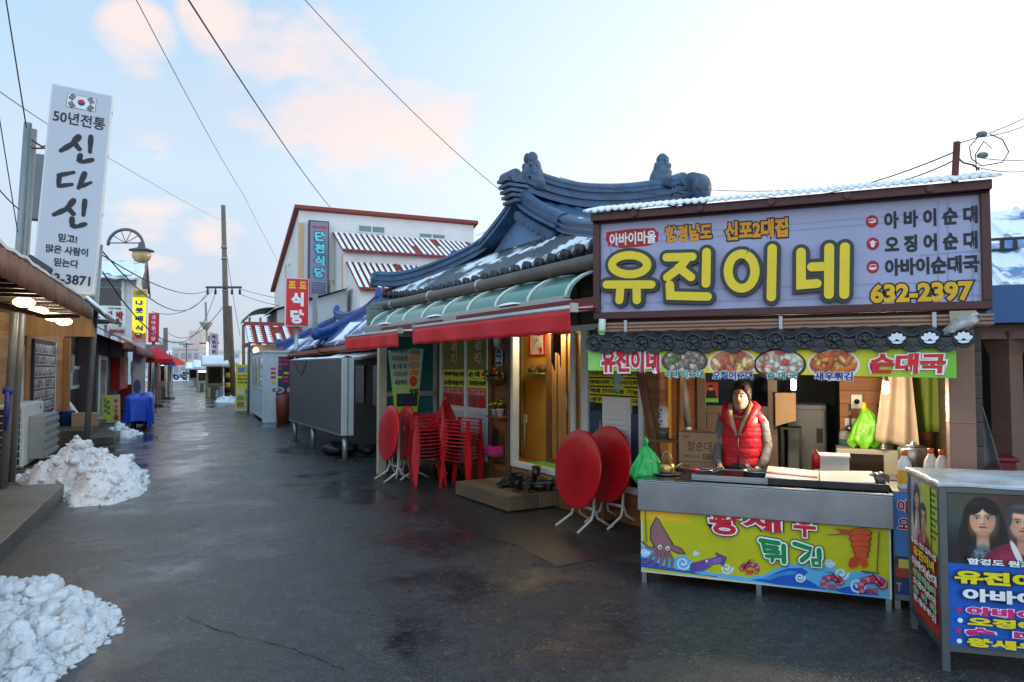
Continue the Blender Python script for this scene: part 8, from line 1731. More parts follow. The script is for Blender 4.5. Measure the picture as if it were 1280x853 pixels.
mb = MB(); mb.grid(lambda u, v: (-4.3 + (xR + 4.6) * u, -.6 + 3.6 * v, zE_ - .02 + (zR_ - zE_ + .2) * v + .03 * math.sin(u * 60)), 60, 6, .08); mb.grid(lambda u, v: (-4.3 + (xR + 4.6) * u, 6.6 - 3.6 * v, zE_ - .1 + (zR_ - zE_ + .28) * v), 20, 4, .08); mb.build('roof', SNOWY('snowy_teal_tile', (60, 104, 116), .75, 1.2, .5), t)
mb = MB(); mb.add([(xR + .28, -.7, zE_ - .15), (xR + .28, 3.0, zR_ + .25), (xR + .28, 6.7, zE_ - .15), (xR + .28, 6.7, zE_ - .4), (xR + .28, 3.0, zR_), (xR + .28, -.7, zE_ - .4)], [(0, 1, 4, 5), (1, 2, 3, 4)]); mb.v += [(v[0] + .06, v[1], v[2]) for v in mb.v]; mb.f += [(11, 10, 7, 6), (10, 9, 8, 7), (0, 6, 7, 1), (1, 7, 8, 2), (5, 4, 10, 11), (4, 3, 9, 10), (0, 5, 11, 6)]; mb.fm += [0] * 7; mb.sm += [False] * 7; mb.build('barge_board', M('brown_barge', (110, 92, 78), .6, var=.2), t)
# 민박 sign
MBF = SUB((P(140, 400, 28).x, 28, 0), DEG_P); a, b_ = MBF.hit(124, 406), MBF.hit(157, 383)
t = thing('lodging_sign', 'white lodging signboard with two dark red letters on the left', 'sign', MBF.o, DEG_P)
mb = MB(); mb.b(a[0], b_[0], 0, .15, a[1], b_[1]); mb.build('board', M('white_signboard', (224, 226, 226), .4, var=.05), t)
for ch, u in (('민', .36), ('박', .78)): text(t, ch, a[0] + (b_[0] - a[0]) * u, a[1] + (b_[1] - a[1]) * .48, (b_[0] - a[0]) * .28, (b_[1] - a[1]) * .5, (150, 40, 60), y=-.01, bold=.07)
text(t, '아바이마을', a[0] + (b_[0] - a[0]) * .58, a[1] + (b_[1] - a[1]) * .86, (b_[0] - a[0]) * .5, (b_[1] - a[1]) * .12, (70, 90, 90), y=-.01, bold=.04)
mb = MB(); mb.tube([(a[0] + .2, .2, 0), (a[0] + .2, .2, b_[1])], .05, 8); mb.tube([(b_[0] - .2, .2, 0), (b_[0] - .2, .2, b_[1])], .05, 8); mb.build('post', GALV, t)
# yellow 나룻배식당 sign on its column
YSF = SUB((P(173, 420, 25).x, 25, 0), DEG_P); a, b_ = YSF.hit(164, 426), YSF.hit(184, 362)
t = thing('vertical_sign', 'bright yellow vertical sign with blue letters on a grey printed column', 'sign', YSF.o, DEG_P)
w_ = b_[0] - a[0]; h_ = b_[1] - a[1]; mb = MB(); mb.b(a[0], b_[0], 0, .3, a[1], b_[1]); mb.build('box', M('white_sign_case', (214, 216, 218), .4), t)
A = ART(y=-.002, step=.002); A.r(a[0] + .02, a[1] + .02, b_[0] - .02, b_[1] - .02, M('backlit_yellow_face', (244, 226, 30), .4, var=.04, emit=.35)); A.r(a[0] + .02, a[1] + h_ * .84, b_[0] - .02, b_[1] - .02, (206, 170, 30)); A.e(a[0] + w_ * .5, b_[1] - h_ * .08, w_ * .3, h_ * .04, (110, 130, 60)); A.p([(a[0] + .02, a[1] + .02), (b_[0] - .02, a[1] + .02), (b_[0] - .02, a[1] + h_ * .16), (a[0] + w_ * .4, a[1] + h_ * .1), (a[0] + .02, a[1] + h_ * .22)], (220, 120, 50)); A.done(t)
for ch, zf_ in (('나', .73), ('룻', .585), ('배', .43), ('식', .245), ('당', .105)): text(t, ch, a[0] + w_ * .5, a[1] + h_ * zf_, w_ * .52, h_ * .105, (36, 50, 120), y=-.02, bold=.05)
mb = MB(); mb.b(a[0] + .05, b_[0] - .02, .02, .3, 0, a[1] - .01); mb.build('column', M('pale_grey_column', (176, 174, 180), .5, var=.2, vs_=2), t)
A = ART(y=.018, step=.002); A.r(a[0] + .08, .3, b_[0] - .05, a[1] - .05, (190, 186, 194)); A.e(a[0] + w_ * .5, a[1] - .5, w_ * .32, .3, (150, 120, 150)); A.e(a[0] + w_ * .5, a[1] - 1.1, w_ * .34, .28, (206, 200, 190)); A.e(a[0] + w_ * .45, a[1] - 1.6, w_ * .25, .25, (90, 90, 140)); A.done(t)
# red vertical sign beyond
RSF = SUB((P(192, 420, 33).x, 33, 0), DEG_P); a, b_ = RSF.hit(185, 428), RSF.hit(199, 392); w_ = b_[0] - a[0]; h_ = b_[1] - a[1]
t = thing('vertical_sign', 'dark red vertical sign with pale letters above the red umbrella', 'sign', RSF.o, DEG_P); mb = MB(); mb.b(a[0], b_[0], 0, .3, a[1], b_[1]); mb.build('box', M('dark_red_sign', (186, 24, 44), .4, var=.08, emit=.05), t)
for i, ch in enumerate('갯마을식당'): text(t, ch, a[0] + w_ * .5, b_[1] - h_ * (.14 + .185 * i), w_ * .42, h_ * .14, (236, 190, 200), y=-.012, bold=.05)
mb = MB(); mb.tube([(a[0] + w_ / 2, .15, 0), (a[0] + w_ / 2, .15, a[1])], .07, 8); mb.build('pole', GALV, t)
# yellow A-board, blue covered cart, small snow heap
ABF = SUB(tuple(G(131, 530)), DEG_P - 4); a, b_ = ABF.hit(128, 530), ABF.hit(151, 494)
t = thing('menu_board', 'leaning yellow menu board with green and red letters beside the blue cover', 'sign board', ABF.o, DEG_P - 4, tilt=(-8, -3)); w_ = b_[0] - a[0]; h_ = b_[1]
mb = MB(); mb.b(a[0], b_[0], 0, .04, .02, h_); mb.build('board', M('pale_board_edge', (200, 200, 180), .5), t)
A = ART(y=-.002, step=.001); A.r(a[0] + .03, .06, a[0] + w_ * .5, h_ - .03, (214, 212, 70)); A.r(a[0] + w_ * .5, .06, b_[0] - .03, h_ - .03, (196, 206, 90)); A.e(a[0] + w_ * .76, h_ * .78, w_ * .17, h_ * .1, (230, 170, 180)); A.e(a[0] + w_ * .76, h_ * .78, w_ * .11, h_ * .065, (190, 60, 80)); A.e(a[0] + w_ * .78, h_ * .18, w_ * .15, h_ * .09, (190, 60, 60)); A.done(t)
for s_, u in (('오징어', .18), ('순대국', .36)):
    for i, ch in enumerate(s_): text(t, ch, a[0] + w_ * u, h_ * (.84 - .2 * i - (.08 if u > .2 else 0)), w_ * .17, h_ * .14, ((30, 110, 70), (40, 60, 140))[u > .2], y=-.012, bold=.05)
for i, ch in enumerate('식당가'): text(t, ch, a[0] + w_ * .76, h_ * (.58 - .15 * i), w_ * .2, h_ * .11, (196, 50, 70), y=-.012, bold=.05)
CBF = SUB(tuple(G(154, 538)), DEG_P); cwid = CBF.hit(190, 520)[0]; chh = CBF.hit(170, 494)[1]
t = thing('covered_cart', 'market cart under a bright blue tarpaulin on small wheels', 'cart', CBF.o, DEG_P)
BT_ = M('bright_blue_tarpaulin', (22, 74, 190), .4, var=.25, vs_=5, bump=.5, bs=9)
def tarp(u, v):
    # closed loop around the cart, falling from the top in uneven folds
    a = 2 * math.pi * u; cx_, cy_ = cwid / 2, .7; e = .32
    X = abs(math.cos(a)) ** e * (1 if math.cos(a) > 0 else -1); Y_ = abs(math.sin(a)) ** e * (1 if math.sin(a) > 0 else -1)
    k = min(1, v / .3); r_ = k ** .8; drop = max(0, (v - .3) / .7)
    return (cx_ + X * (cwid / 2) * r_ * (1 + .10 * math.sin(9 * a + 2 * v) * drop), cy_ + Y_ * .75 * r_ * (1 + .09 * math.cos(11 * a) * drop), chh - .06 * k ** 4 - drop * (chh - .20 + .10 * math.sin(5 * a)) + .08 * mnoise.noise((X * 2, Y_ * 2, v * 3)))
mb = MB(); mb.grid(lambda u, v: tarp(u % 1.0, v), 64, 18); mb.build('tarpaulin', BT_, t)
mb = MB(); mb.b(.12, cwid - .12, .12, 1.28, .22, chh - .12); mb.build('cart_body', DARKF, t)
for x in (.2, cwid - .2):
    for y in (.15, 1.2): mb = MB(); mb.lathe([(0, -.03), (.11, -.03), (.11, .03), (0, .03)], (x, y, .11), 16, 'X'); mb.b(x - .02, x + .02, y - .02, y + .02, .11, .22); mb.build('wheel', BLACKM, t)

# ================================================================== SNOW HEAPS
def heap(label, outline, peaks, seed, z0=0.0, n=170):
    """lumpy shovelled heap: mound with thrown clods; outline of ground points"""
    cx_ = sum(p.x for p in outline) / len(outline); cy_ = sum(p.y for p in outline) / len(outline)
    o = Vector((cx_, cy_, z0)); t = thing('snow_pile', label, 'snow pile', tuple(o), 0)
    poly_ = [(p.x - cx_, p.y - cy_) for p in outline]
    def edge(x, y):
        inside = False; dmin = 9
        for (x1, y1), (x2, y2) in zip(poly_, poly_[1:] + poly_[:1]):
            if (y1 > y) != (y2 > y) and x < (x2 - x1) * (y - y1) / (y2 - y1) + x1: inside = not inside
            L2 = (x2 - x1) ** 2 + (y2 - y1) ** 2; q = max(0, min(1, ((x - x1) * (x2 - x1) + (y - y1) * (y2 - y1)) / L2)); dmin = min(dmin, math.hypot(x - x1 - q * (x2 - x1), y - y1 - q * (y2 - y1)))
        return dmin if inside else -dmin
    xs = [p[0] for p in poly_]; ys = [p[1] for p in poly_]; X0, X1, Y0, Y1 = min(xs) - .1, max(xs) + .1, min(ys) - .1, max(ys) + .1
    m = n
    def hgt(x, y):
        e = edge(x, y)
        h = 0
        for (px_, py_, ph, pr) in peaks: h = max(h, ph * math.exp(-((x - px_) ** 2 + (y - py_) ** 2) / (2 * pr * pr)))
        h = h * min(1, max(0, e + .02) / .25) ** .7 if e > -.05 else -.2
        if e > -.05:
            q = min(1, (max(0, e) + .04) * 5)
            h += .10 * mnoise.noise((x * 2.6 + seed, y * 2.6, 0)) * q
            for fr_, am in ((4.2, .16), (8.5, .085), (17, .042)):
                d_, c_ = mnoise.voronoi((x * fr_ + seed + .25 * mnoise.noise((x * 9, y * 9, 1)), y * fr_ + .25 * mnoise.noise((x * 9, y * 9, 5)), h * fr_ * .6)); k_ = mnoise.cell(c_[0] * 3.1)
                h += am * (max(0, .55 - d_[0]) ** .6 * (.25 + .75 * k_) - .25) * q
            h += .014 * mnoise.noise((x * 30, y * 30, seed))
            h += .02 * min(1, max(0, e + .04) / .06)
        return h
    mb = MB(); mb.grid(lambda u, v: (X0 + (X1 - X0) * u, Y0 + (Y1 - Y0) * v, hgt(X0 + (X1 - X0) * u, Y0 + (Y1 - Y0) * v)), m, m)
    random.seed(seed); area = (X1 - X0) * (Y1 - Y0)
    for _ in range(int(min(2600, 900 * area))):
        x, y = random.uniform(X0, X1), random.uniform(Y0, Y1); e = edge(x, y)
        if e < -.05: continue
        r_ = (random.uniform(.012, .032) if random.random() < .78 else random.uniform(.032, .075)) * (1 if e > .08 else .6); c = Vector((x, y, max(0, hgt(x, y)) + r_ * random.uniform(-.35, .25))); k = len(mb.v)
        mb.sphere((0, 0, 0), r_, 4 if r_ < .03 else 6, (random.uniform(.8, 1.3), random.uniform(.8, 1.3), random.uniform(.6, 1))); o_ = Vector((random.random() * 9, random.random() * 9, 0))
        for i in range(k, len(mb.v)):
            v = Vector(mb.v[i]); q = v / r_; mb.v[i] = tuple(c + v * (1 + .8 * mnoise.noise(q * .9 + o_) + .45 * mnoise.noise(q * 2.2 + o_)))
    mb.build('snow', SNOW, t); return t, o
def O(*pp): return [G(a, b_) for a, b_ in pp]
def pk(o, *a): return [(P(px, py, Y).x - o.x, Y - o.y, P(px, py, Y).z, r) for px, py, Y, r in a]
OL1 = O((92, 634), (140, 631), (172, 620), (185, 603), (180, 588), (150, 576), (110, 570), (60, 572), (25, 583), (12, 598), (36, 609), (74, 609)); o = Vector((sum(p.x for p in OL1) / 12, sum(p.y for p in OL1) / 12, 0))
heap('large lumpy shovelled snow pile at the end of the pavement', OL1, pk(o, (100, 549, 10.6, .42), (145, 566, 10.3, .35), (60, 572, 10.3, .40), (120, 590, 9.3, .38), (165, 588, 10.0, .25), (35, 583, 9.9, .3)), 5)
OL2 = O((0, 868), (60, 850), (100, 822), (128, 802), (147, 778), (132, 758), (80, 744), (20, 735), (-60, 735), (-140, 770), (-120, 880), (-50, 900)); o = Vector((sum(p.x for p in OL2) / 12, sum(p.y for p in OL2) / 12, 0))
heap('heap of dirty white snow in the bottom left foreground', OL2, pk(o, (22, 724, 4.75, .30), (80, 745, 4.7, .25), (120, 766, 4.6, .14), (40, 775, 4.2, .28), (-50, 740, 4.5, .4)), 9)
OL3 = O((134, 547), (160, 548), (176, 543), (160, 536), (134, 533), (126, 540)); o = Vector((sum(p.x for p in OL3) / 6, sum(p.y for p in OL3) / 6, 0))
heap('small snow heap in front of the blue covered cart', OL3, pk(o, (143, 527, 17.2, .45), (160, 538, 17.4, .3)), 12, n=60)
OL4 = O((268, 503), (296, 505), (296, 497), (280, 495)); o = Vector((sum(p.x for p in OL4) / 4, sum(p.y for p in OL4) / 4, 0))
heap('small snow heap at the foot of the utility pole', OL4, pk(o, (290, 495, 36, .8), (280, 499, 36, .6)), 15, n=40)
# shop boards and a lean-to table along the left side
def board(label, s_, r_, px0, py0, px1, py1, col, words, wcol, deg=DEG_P):
    o = ST(s_, r_); fr_ = SUB(tuple(o), deg); a, b_ = fr_.hit(px0, py1), fr_.hit(px1, py0); t = thing('shop_sign', label, 'sign', tuple(o), deg); mb = MB(); mb.b(a[0], b_[0], 0, .08, a[1], b_[1]); mb.m = 1; mb.tube([(a[0] + .05, .06, 0), (a[0] + .05, .06, a[1])], .03, 6); mb.build('board', [PRT(col), GALV], t); text(t, words, (a[0] + b_[0]) / 2, (a[1] + b_[1]) / 2, (b_[0] - a[0]) * .8, (b_[1] - a[1]) * .5, wcol, y=-.012, bold=.05)
board('small pale shop sign over the dark red awning on the left', 19, -.5, 134, 409, 158, 420, (206, 204, 198), '아바이식당', (150, 40, 50))
board('small orange board beside the yellow vertical sign', 24, -.2, 152, 428, 168, 440, (220, 120, 50), '오징어순대', (246, 240, 230))
board('blue and white board low beside the grey printed column', 22, .0, 163, 452, 178, 470, (206, 214, 226), '순대국', (40, 70, 150))
# ================================================================== FAR STREET
PB = ST(s_at(284, 3.5) - .0, 3.5); PB = G(285, 496)
t = thing('utility_pole', 'tall concrete utility pole with crossarm on the right of the street', 'utility pole', tuple(PB), 0)
YU = PB.y; zT = P(280, 257, YU).z; xT = P(279, 257, YU).x - PB.x
CONP = M('weathered_concrete_pole', (112, 104, 94), .8, var=.25, vs_=2, dirt=(70, 62, 54), dirt_amt=.5)
mb = MB(); mb.tube([(0, 0, 0), (xT * .5, 0, zT / 2), (xT, 0, zT)], [.19, .16, .12], 14); mb.build('shaft', CONP, t)
zc = P(282, 360, YU).z; mb = MB(); mb.b(-1.05 + xT * .5, 1.0 + xT * .5, -.26, -.18, zc - .06, zc + .06); mb.build('crossarm', M('brown_crossarm', (84, 66, 54), .7, var=.2), t)
for x in (-.95, -.5, .45, .9): mb = MB(); mb.lathe([(0, -.35), (.09, -.33), (.05, -.22), (.09, -.18), (.05, -.08), (.03, 0), (0, 0)], (x + xT * .5, -.22, zc - .06), 10); mb.build('insulator', M('brown_insulator', (60, 46, 42), .3, var=.1), t)
mb = MB()
for f in (.55, .72, .78): mb.lathe([(.0, -.08), (.17, -.08), (.17, .08), (0, .08)], (xT * f, 0, zT * f), 14)
mb.build('band', GALV, t)
mb = MB(); 
for k in range(6): mb.m = k % 2; mb.lathe([(.0, .25 + k * .28), (.205, .25 + k * .28), (.202, .53 + k * .28), (0, .53 + k * .28)], (0, 0, 0), 14)
mb.build('guard', [PRT((30, 30, 30)), PRT((226, 190, 30))], t)
p = G(292, 497); t = thing('leaning_pole', 'shorter weathered wooden pole leaning beside the tall utility pole', 'pole', tuple(p), 0); q = P(287, 383, p.y + .3) - p; mb = MB(); mb.tube([(0, 0, 0), q], [.16, .12], 12); mb.build('pole', M('weathered_wood_pole', (100, 82, 66), .8, var=.3, vs_=3), t)
def simple_pole(label, pxb_, pyb, pxt, pyt, r=.1, cat='pole', cross=None):
    p = G(pxb_, pyb); q = P(pxt, pyt, p.y) - p; t = thing('utility_pole', label, 'utility pole', tuple(p), 0, 'distant poles along the street'); mb = MB(); mb.tube([(0, 0, 0), q], [r * 1.3, r], 10); mb.build('shaft', CONP, t)
    if cross: mb = MB(); mb.b(q.x - .9, q.x + .9, -.1, .1, q.z * cross - .06, q.z * cross + .06); mb.build('crossarm', M('brown_crossarm', (84, 66, 54), .7), t)
simple_pole('distant bare pole beyond the red umbrella', 207, 492, 207, 410, .13); simple_pole('distant thin pole near the end of the street', 262, 482, 262, 420, .14, cross=.85); simple_pole('thin grey pole just right of the utility pole', 305, 500, 304, 406, .07)
simple_pole('far slim pole standing over the end of the street', 233, 476, 233, 428, .08, cross=.95)
p = G(261, 490); t = thing('street_lamp', 'street lamp with white lantern head left of the utility pole', 'street lamp', tuple(p), 0); q = P(257, 378, p.y) - p; mb = MB(); mb.tube([(0, 0, 0), q], .07, 10); mb.build('pole', GALV, t); lz = P(257, 408, p.y).z; mb = MB(); mb.lathe([(0, -.25), (.15, -.25), (.42, .2), (.48, .3), (0, .35)], (q.x * .8, 0, lz), 14); mb.build('lantern', M('pale_lantern', (206, 200, 190), .4, var=.1), t)
# market stalls on both sides far down
def kiosk(label, pxl, pxr, pyb, hpx, col, roofcol, snow=True, lit=False, face=DEG_P, goods=True):
    a = G(pxl, pyb); fr_ = SUB(tuple(a), face); w = fr_.hit(pxr, pyb - 5)[0]; h = fr_.hit(pxl, pyb - hpx)[1]; t = thing('market_stall', label, 'stall', tuple(a), face)
    mb = MB(); mb.b(0, w, .2, 2.6, 0, h * .42); mb.b(0, .08, 0, 2.6, 0, h); mb.b(w - .08, w, 0, 2.6, 0, h); mb.b(0, w, 2.6, 2.7, 0, h); mb.build('body', M('stall_body_%d_%d_%d' % col, col, .6, var=.3, vs_=1.5), t)
    mb = MB(); mb.add([(-.3, -.7, h - .15), (w + .3, -.7, h - .15), (w + .3, 2.9, h + .45), (-.3, 2.9, h + .45)], [(0, 1, 2, 3)]); mb.v += [(x, y, z + .08) for x, y, z in mb.v]; mb.f += [(7, 6, 5, 4), (0, 4, 5, 1), (1, 5, 6, 2), (2, 6, 7, 3), (3, 7, 4, 0)]; mb.fm += [0] * 5; mb.sm += [False] * 5; mb.build('roof', M('stall_roof_%d_%d_%d' % roofcol, roofcol, .6, var=.15), t)
    if snow: mb = MB(); mb.grid(lambda u, v: (-.25 + (w + .5) * u, -.6 + 3.3 * v, h - .02 + .55 * v + .10 * abs(mnoise.noise((u * 5, v * 4, pxl)))), 14, 8, .05); mb.build('roof_snow', SNOW_C, t)
    if goods:
        for k in range(4): mb = MB(); x = w * (.05 + .24 * k); mb.b(x, x + w * .2, -.35, .19, 0, h * random.uniform(.2, .36)); mb.build('goods_crate', M('goods_%d' % (k + pxl % 3), ((150, 156, 150), (120, 90, 70), (90, 110, 130), (170, 150, 120), (70, 90, 80), (160, 170, 176))[(k + pxl) % 6], .6, var=.3), t)
    if lit: mb = MB(); mb.tube([(.1, -.3, h - .3), (w - .1, -.3, h - .3)], .06, 8); mb.build('tube_light', M('lit_tube', (255, 252, 240), .4, var=0, emit=6), t)
    return t
kiosk('left market stall with red brown sides under the red umbrella', 184, 198, 502, 60, (120, 70, 60), (90, 60, 56), False, True)
kiosk('left market stall with pale sides and lit tube', 197, 207, 497, 48, (186, 180, 166), (150, 150, 150), True, True)
kiosk('far left market stall with white goods', 207, 215, 490, 34, (170, 172, 172), (120, 90, 90), True)
kiosk('right market stall with yellow front next to the utility pole', 258, 279, 497, 42, (136, 124, 100), (176, 176, 170), True, False)
kiosk('right market stall with snowy roof further on', 246, 262, 489, 30, (150, 146, 136), (200, 204, 210), True, True)
kiosk('farthest right market stall with low snowy roof', 236, 250, 482, 22, (120, 116, 112), (170, 176, 182), True)
# umbrellas
def umbrella(label, px, pyt, pxl, pxr, pye, Y, cols):
    c = P(px, pyt, Y); e = P(pxr, pye, Y); r_ = (P(pxr, pye, Y).x - P(pxl, pye, Y).x) / 2; t = thing('market_umbrella', label, 'umbrella', (c.x, Y, 0), 0, 'market umbrellas'); n = 8
    mb = MB(); dz = c.z - e.z
    for k in range(n):
        mb.m = k % len(cols); a0, a1 = 2 * math.pi * k / n, 2 * math.pi * (k + 1) / n
        for (q0, q1) in ((0, .5), (.5, 1)):
            def pt_(q, a): return (r_ * q * math.cos(a), r_ * q * math.sin(a), c.z - dz * q ** 1.25)
            mb.add([pt_(q0, a0), pt_(q1, a0), pt_(q1, a1), pt_(q0, a1)], [(0, 1, 2, 3)])
        mb.add([(r_ * math.cos(a0), r_ * math.sin(a0), e.z), (r_ * math.cos(a0), r_ * math.sin(a0), e.z - .16), (r_ * math.cos(a1), r_ * math.sin(a1), e.z - .16), (r_ * math.cos(a1), r_ * math.sin(a1), e.z)], [(0, 1, 2, 3)])
    mb.build('canopy', [PRT(q) for q in cols], t); mb = MB(); mb.tube([(0, 0, 0), (0, 0, c.z + .1)], .03, 8); mb.build('pole', GALV, t); mb = MB(); mb.lathe([(0, 0), (.3, 0), (.28, .1), (0, .12)], (0, 0, 0), 14); mb.build('foot', CONC_D, t)
umbrella('red market umbrella under the dark red sign', 196, 433, 176, 217, 449, 31, [(206, 24, 34)])
umbrella('rainbow striped market umbrella just behind the red one', 212, 443, 193, 231, 453, 38, [(36, 120, 80), (230, 200, 50), (60, 70, 160), (206, 50, 40)])
# lit sign frame and shop signs on the right
fr_ = SUB(tuple(G(262, 493)), DEG_P); t = thing('lit_sign_frame', 'white bulb lined sign frame hanging over the right market stalls', 'sign', fr_.o, DEG_P)
def lf(px, py): q = fr_.hit(px, py); return (q[0], 0, q[1])
mb = MB(); mb.tube([lf(259, 428), lf(259, 456), lf(276, 456)], .05, 6); mb.tube([lf(261, 464), lf(261, 482)], .05, 6); mb.build('bulb_string', M('lit_bulb_string', (250, 252, 255), .4, var=0, emit=5), t)
a, b_ = fr_.hit(260, 455), fr_.hit(279, 445); A = ART(y=-.02, step=.004); A.r(a[0], a[1], b_[0], b_[1], (226, 206, 60)); A.r(a[0] + .2, a[1] + .12, b_[0] - .2, b_[1] - .12, (190, 90, 60)); A.done(t, 'yellow_board')
mb = MB(); mb.b(a[0], b_[0], 0, .12, a[1], b_[1]); mb.tube([(a[0] + .1, .2, 0), (a[0] + .1, .2, b_[1])], .06, 8); mb.build('frame', GALV, t)
a, b_ = fr_.hit(262, 444), fr_.hit(273, 417); t = thing('vertical_sign', 'grey vertical shop sign with dark red letters left of the utility pole', 'sign', fr_.o, DEG_P); mb = MB(); mb.b(a[0], b_[0], .3, .6, a[1], b_[1]); mb.tube([(a[0] + .2, .45, 0), (a[0] + .2, .45, a[1])], .06, 8); mb.build('box', M('grey_sign_box', (160, 160, 176), .5, var=.1), t)
for i, ch in enumerate('속초식당'): text(t, ch, (a[0] + b_[0]) / 2, b_[1] - (b_[1] - a[1]) * (.15 + .23 * i), (b_[0] - a[0]) * .45, (b_[1] - a[1]) * .16, (120, 30, 50), y=.285, bold=.05)
# end of the street: low pale buildings, parked vans, distant blocks
def block(label, pxl, pxr, pyt, Y, col, rows, cols_, depth=10, wc=(140, 148, 158), pent=None):
    a = P(pxl, 460, Y); b_ = P(pxr, 460, Y); h = P(pxl, pyt, Y).z; t = thing('far_building', label, 'building', (a.x, Y, 0), 0, 'buildings at the end of the street'); w = b_.x - a.x
    mb = MB(); mb.b(0, w, 0, depth, 0, h); mb.b(-.2, w + .2, -.2, depth, h + .002, h + .35)
    if pent: mb.b(w * pent[0], w * pent[1], 1, depth * .6, h + .351, h + pent[2])
    mb.build('wall', M('far_wall_%d_%d_%d' % col, col, .8, var=.08, vs_=.3), t)
    for i in range(cols_):
        for j in range(rows):
            x = w * (i + .2) / cols_; z = h * (j + .35) / rows; mb = MB(); mb.b(x, x + w * .6 / cols_, -.06, -.002, z, z + h * .4 / rows); mb.build('window', M('far_window_%d' % wc[0], wc, .2, var=.2), t)
block('pinkish low building with pale band at the end of the street', 216, 257, 437, 120, (206, 184, 176), 2, 5, pent=(.4, .8, 3.2))
block('white long shed left of the pinkish building', 150, 222, 443, 135, (214, 216, 220), 1, 6)
block('beige block behind the right market stalls', 250, 300, 440, 110, (204, 200, 196), 3, 6, pent=(.1, .4, 2.0))
block('distant blue tower block above the shops', 246, 254, 428, 260, (160, 190, 216), 8, 3, 12, (80, 120, 160))
block('distant pale blue tower behind the red umbrella', 198, 208, 426, 240, (186, 210, 220), 7, 3, 12, (100, 140, 160))
block('grey block behind the bare pole', 228, 246, 430, 170, (194, 198, 206), 4, 4, 12)
def van(label, pxl, pxr, Y, col):
    a, b_ = P(pxl, 460, Y), P(pxr, 460, Y); w = b_.x - a.x; h = w * .42; t = thing('parked_van', label, 'van', ((a.x + b_.x) / 2, Y, 0), 0, 'vans parked at the end of the street'); w /= 2
    mb = MB(); mb.prism([(-w, .35), (w, .35), (w, h * .55), (w * .82, h * .62), (w * .55, h), (-w * .95, h), (-w, h * .6)], 0, 1.7); mb.build('body', M('van_paint_%d' % col[0], col, .25, var=.04), t, bevel=.06)
    mb = MB(); mb.prism([(w * .1, h * .6), (w * .74, h * .6), (w * .5, h * .93), (w * .1, h * .93)], -.02, -.001); mb.prism([(-w * .85, h * .6), (-w * .02, h * .6), (-w * .02, h * .93), (-w * .85, h * .93)], -.02, -.001); mb.build('side_window', M('dark_car_glass', (30, 36, 42), .1, var=.1), t)
    for x in (-w * .62, w * .62): mb = MB(); mb.lathe([(0, -.1), (.34, -.1), (.34, .12), (0, .12)], (x, .0, .34), 16, 'Y'); mb.m = 1; mb.lathe([(0, -.115), (.18, -.115), (.18, -.101), (0, -.101)], (x, 0, .34), 12, 'Y'); mb.build('wheel', [BLACKM, ALU], t)
van('white van parked across the far end of the street', 226, 252, 100, (214, 216, 220)); van('blue van parked left at the far end of the street', 206, 224, 98, (60, 90, 150)); van('silver van parked behind the blue one', 192, 208, 104, (150, 152, 156))
# distant snow-covered far quay
mb = MB(); a = P(180, 466, 95); b_ = P(270, 466, 95); mb.add([(a.x - 25, 90, .004), (b_.x + 20, 90, .004), (b_.x + 25, 115, .004), (a.x - 30, 115, .004)], [(0, 1, 2, 3)]); tag(mb.build('far_quay', SNOWY('slushy_quay', (110, 112, 118), .6, .25, .6), None), kind='structure')

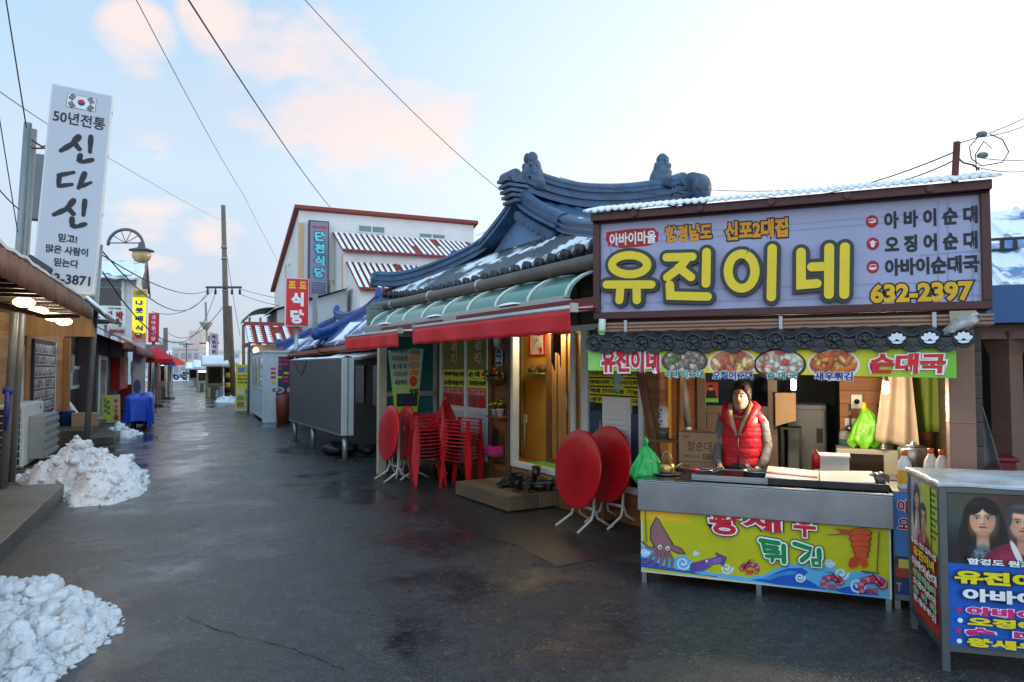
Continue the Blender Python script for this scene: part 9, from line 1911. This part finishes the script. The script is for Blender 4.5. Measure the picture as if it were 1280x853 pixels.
# ================================================================== OVERHEAD WIRES
WIRE = M('black_cable', (26, 26, 30), .5, var=0)
def wire(label, pts, r=.012, sag=0.0, group='overhead wires'):
    """pts: (px, py, depth) anchors; hung with a sag between the first and last"""
    q = [P(*a) for a in pts]; out_ = []
    for i in range(len(q) - 1):
        n = 14
        for k in range(n): u = k / n; v = q[i].lerp(q[i + 1], u); v.z -= sag * 4 * u * (1 - u); out_.append(v)
    out_.append(q[-1]); o = out_[0].copy(); mb = MB(); mb.tube([v - o for v in out_], r * .72, 5, cap=False)
    ob = mb.build('overhead_wire', WIRE); ob.location = o; tag(ob, label, 'wire', group)
wire('thickest black cable crossing the sky down to the white building', [(228, -12, 9), (415, 262, 29.6)], .018, .15)
wire('thin grey wire crossing the sky left of the thick cable', [(160, -20, 9), (305, 245, 26), (362, 352, 40)], .009, .1)
wire('thin wire running down to the hanok ridge ornament', [(372, -10, 7), (640, 250, 10.4)], .006, .1)
wire('wire rising from the leaning pole at the top left', [(6, -10, 8.0), (33, 160, 8.6)], .011, 0)
wire('faint wire passing behind the white vertical sign', [(-10, 108, 12), (140, 200, 24), (285, 280, 60)], .012, .1)
wire('left edge wire rising steeply beside the leaning poles', [(-10, 90, 7.5), (22, 290, 8.6)], .008, 0)
wire('second left edge wire sloping to the leaning pole', [(-8, 228, 7.5), (24, 262, 8.6)], .010, .02)
wire('upper wire from the street lamp to the utility pole', [(126, 318, 15), (262, 362, 42)], .022, .5)
wire('middle wire from the street lamp to the utility pole', [(126, 312, 15), (262, 361, 42)], .022, 1.3)
wire('lower slack wire from the street lamp towards the utility pole', [(128, 340, 15), (270, 364, 42)], .022, 2.2)
wire('slack wire between the bare pole and the utility pole', [(207, 413, 60), (280, 382, 42)], .03, 1.2)
wire('wire between the white house and the utility pole', [(190, 390, 34), (266, 362, 42)], .022, .6)
wire('upper wire from the utility pole to the white building', [(302, 362, 42), (470, 378, 29)], .02, .3)
wire('lower wire from the utility pole to the white building', [(300, 368, 42), (470, 390, 27)], .02, .35)
wire('stay wire falling from the utility pole top', [(281, 300, 42), (300, 420, 42)], .02, .2)
wire('thin wire between the white building and the hanok roof', [(594, 294, 33), (648, 252, 11)], .012, .15)
wire('upper long wire behind the shop sign to the iron bracket', [(700, 222, 12), (950, 246, 9), (1194, 190, 4.95)], .007, .12)
wire('lower long wire behind the shop sign to the iron bracket', [(870, 236, 12), (1080, 232, 7), (1194, 200, 4.95)], .007, .05)
wire('upper wire leaving the iron bracket to the right', [(1196, 180, 4.95), (1300, 138, 5.6)], .005, .02)
wire('second wire leaving the iron bracket to the right', [(1220, 172, 4.96), (1300, 148, 5.6)], .005, .03)
wire('third wire leaving the iron bracket to the right', [(1222, 197, 4.96), (1300, 198, 5.6)], .005, .02)
wire('lowest wire leaving the iron bracket to the right', [(1216, 208, 4.96), (1300, 212, 5.6)], .005, .03)
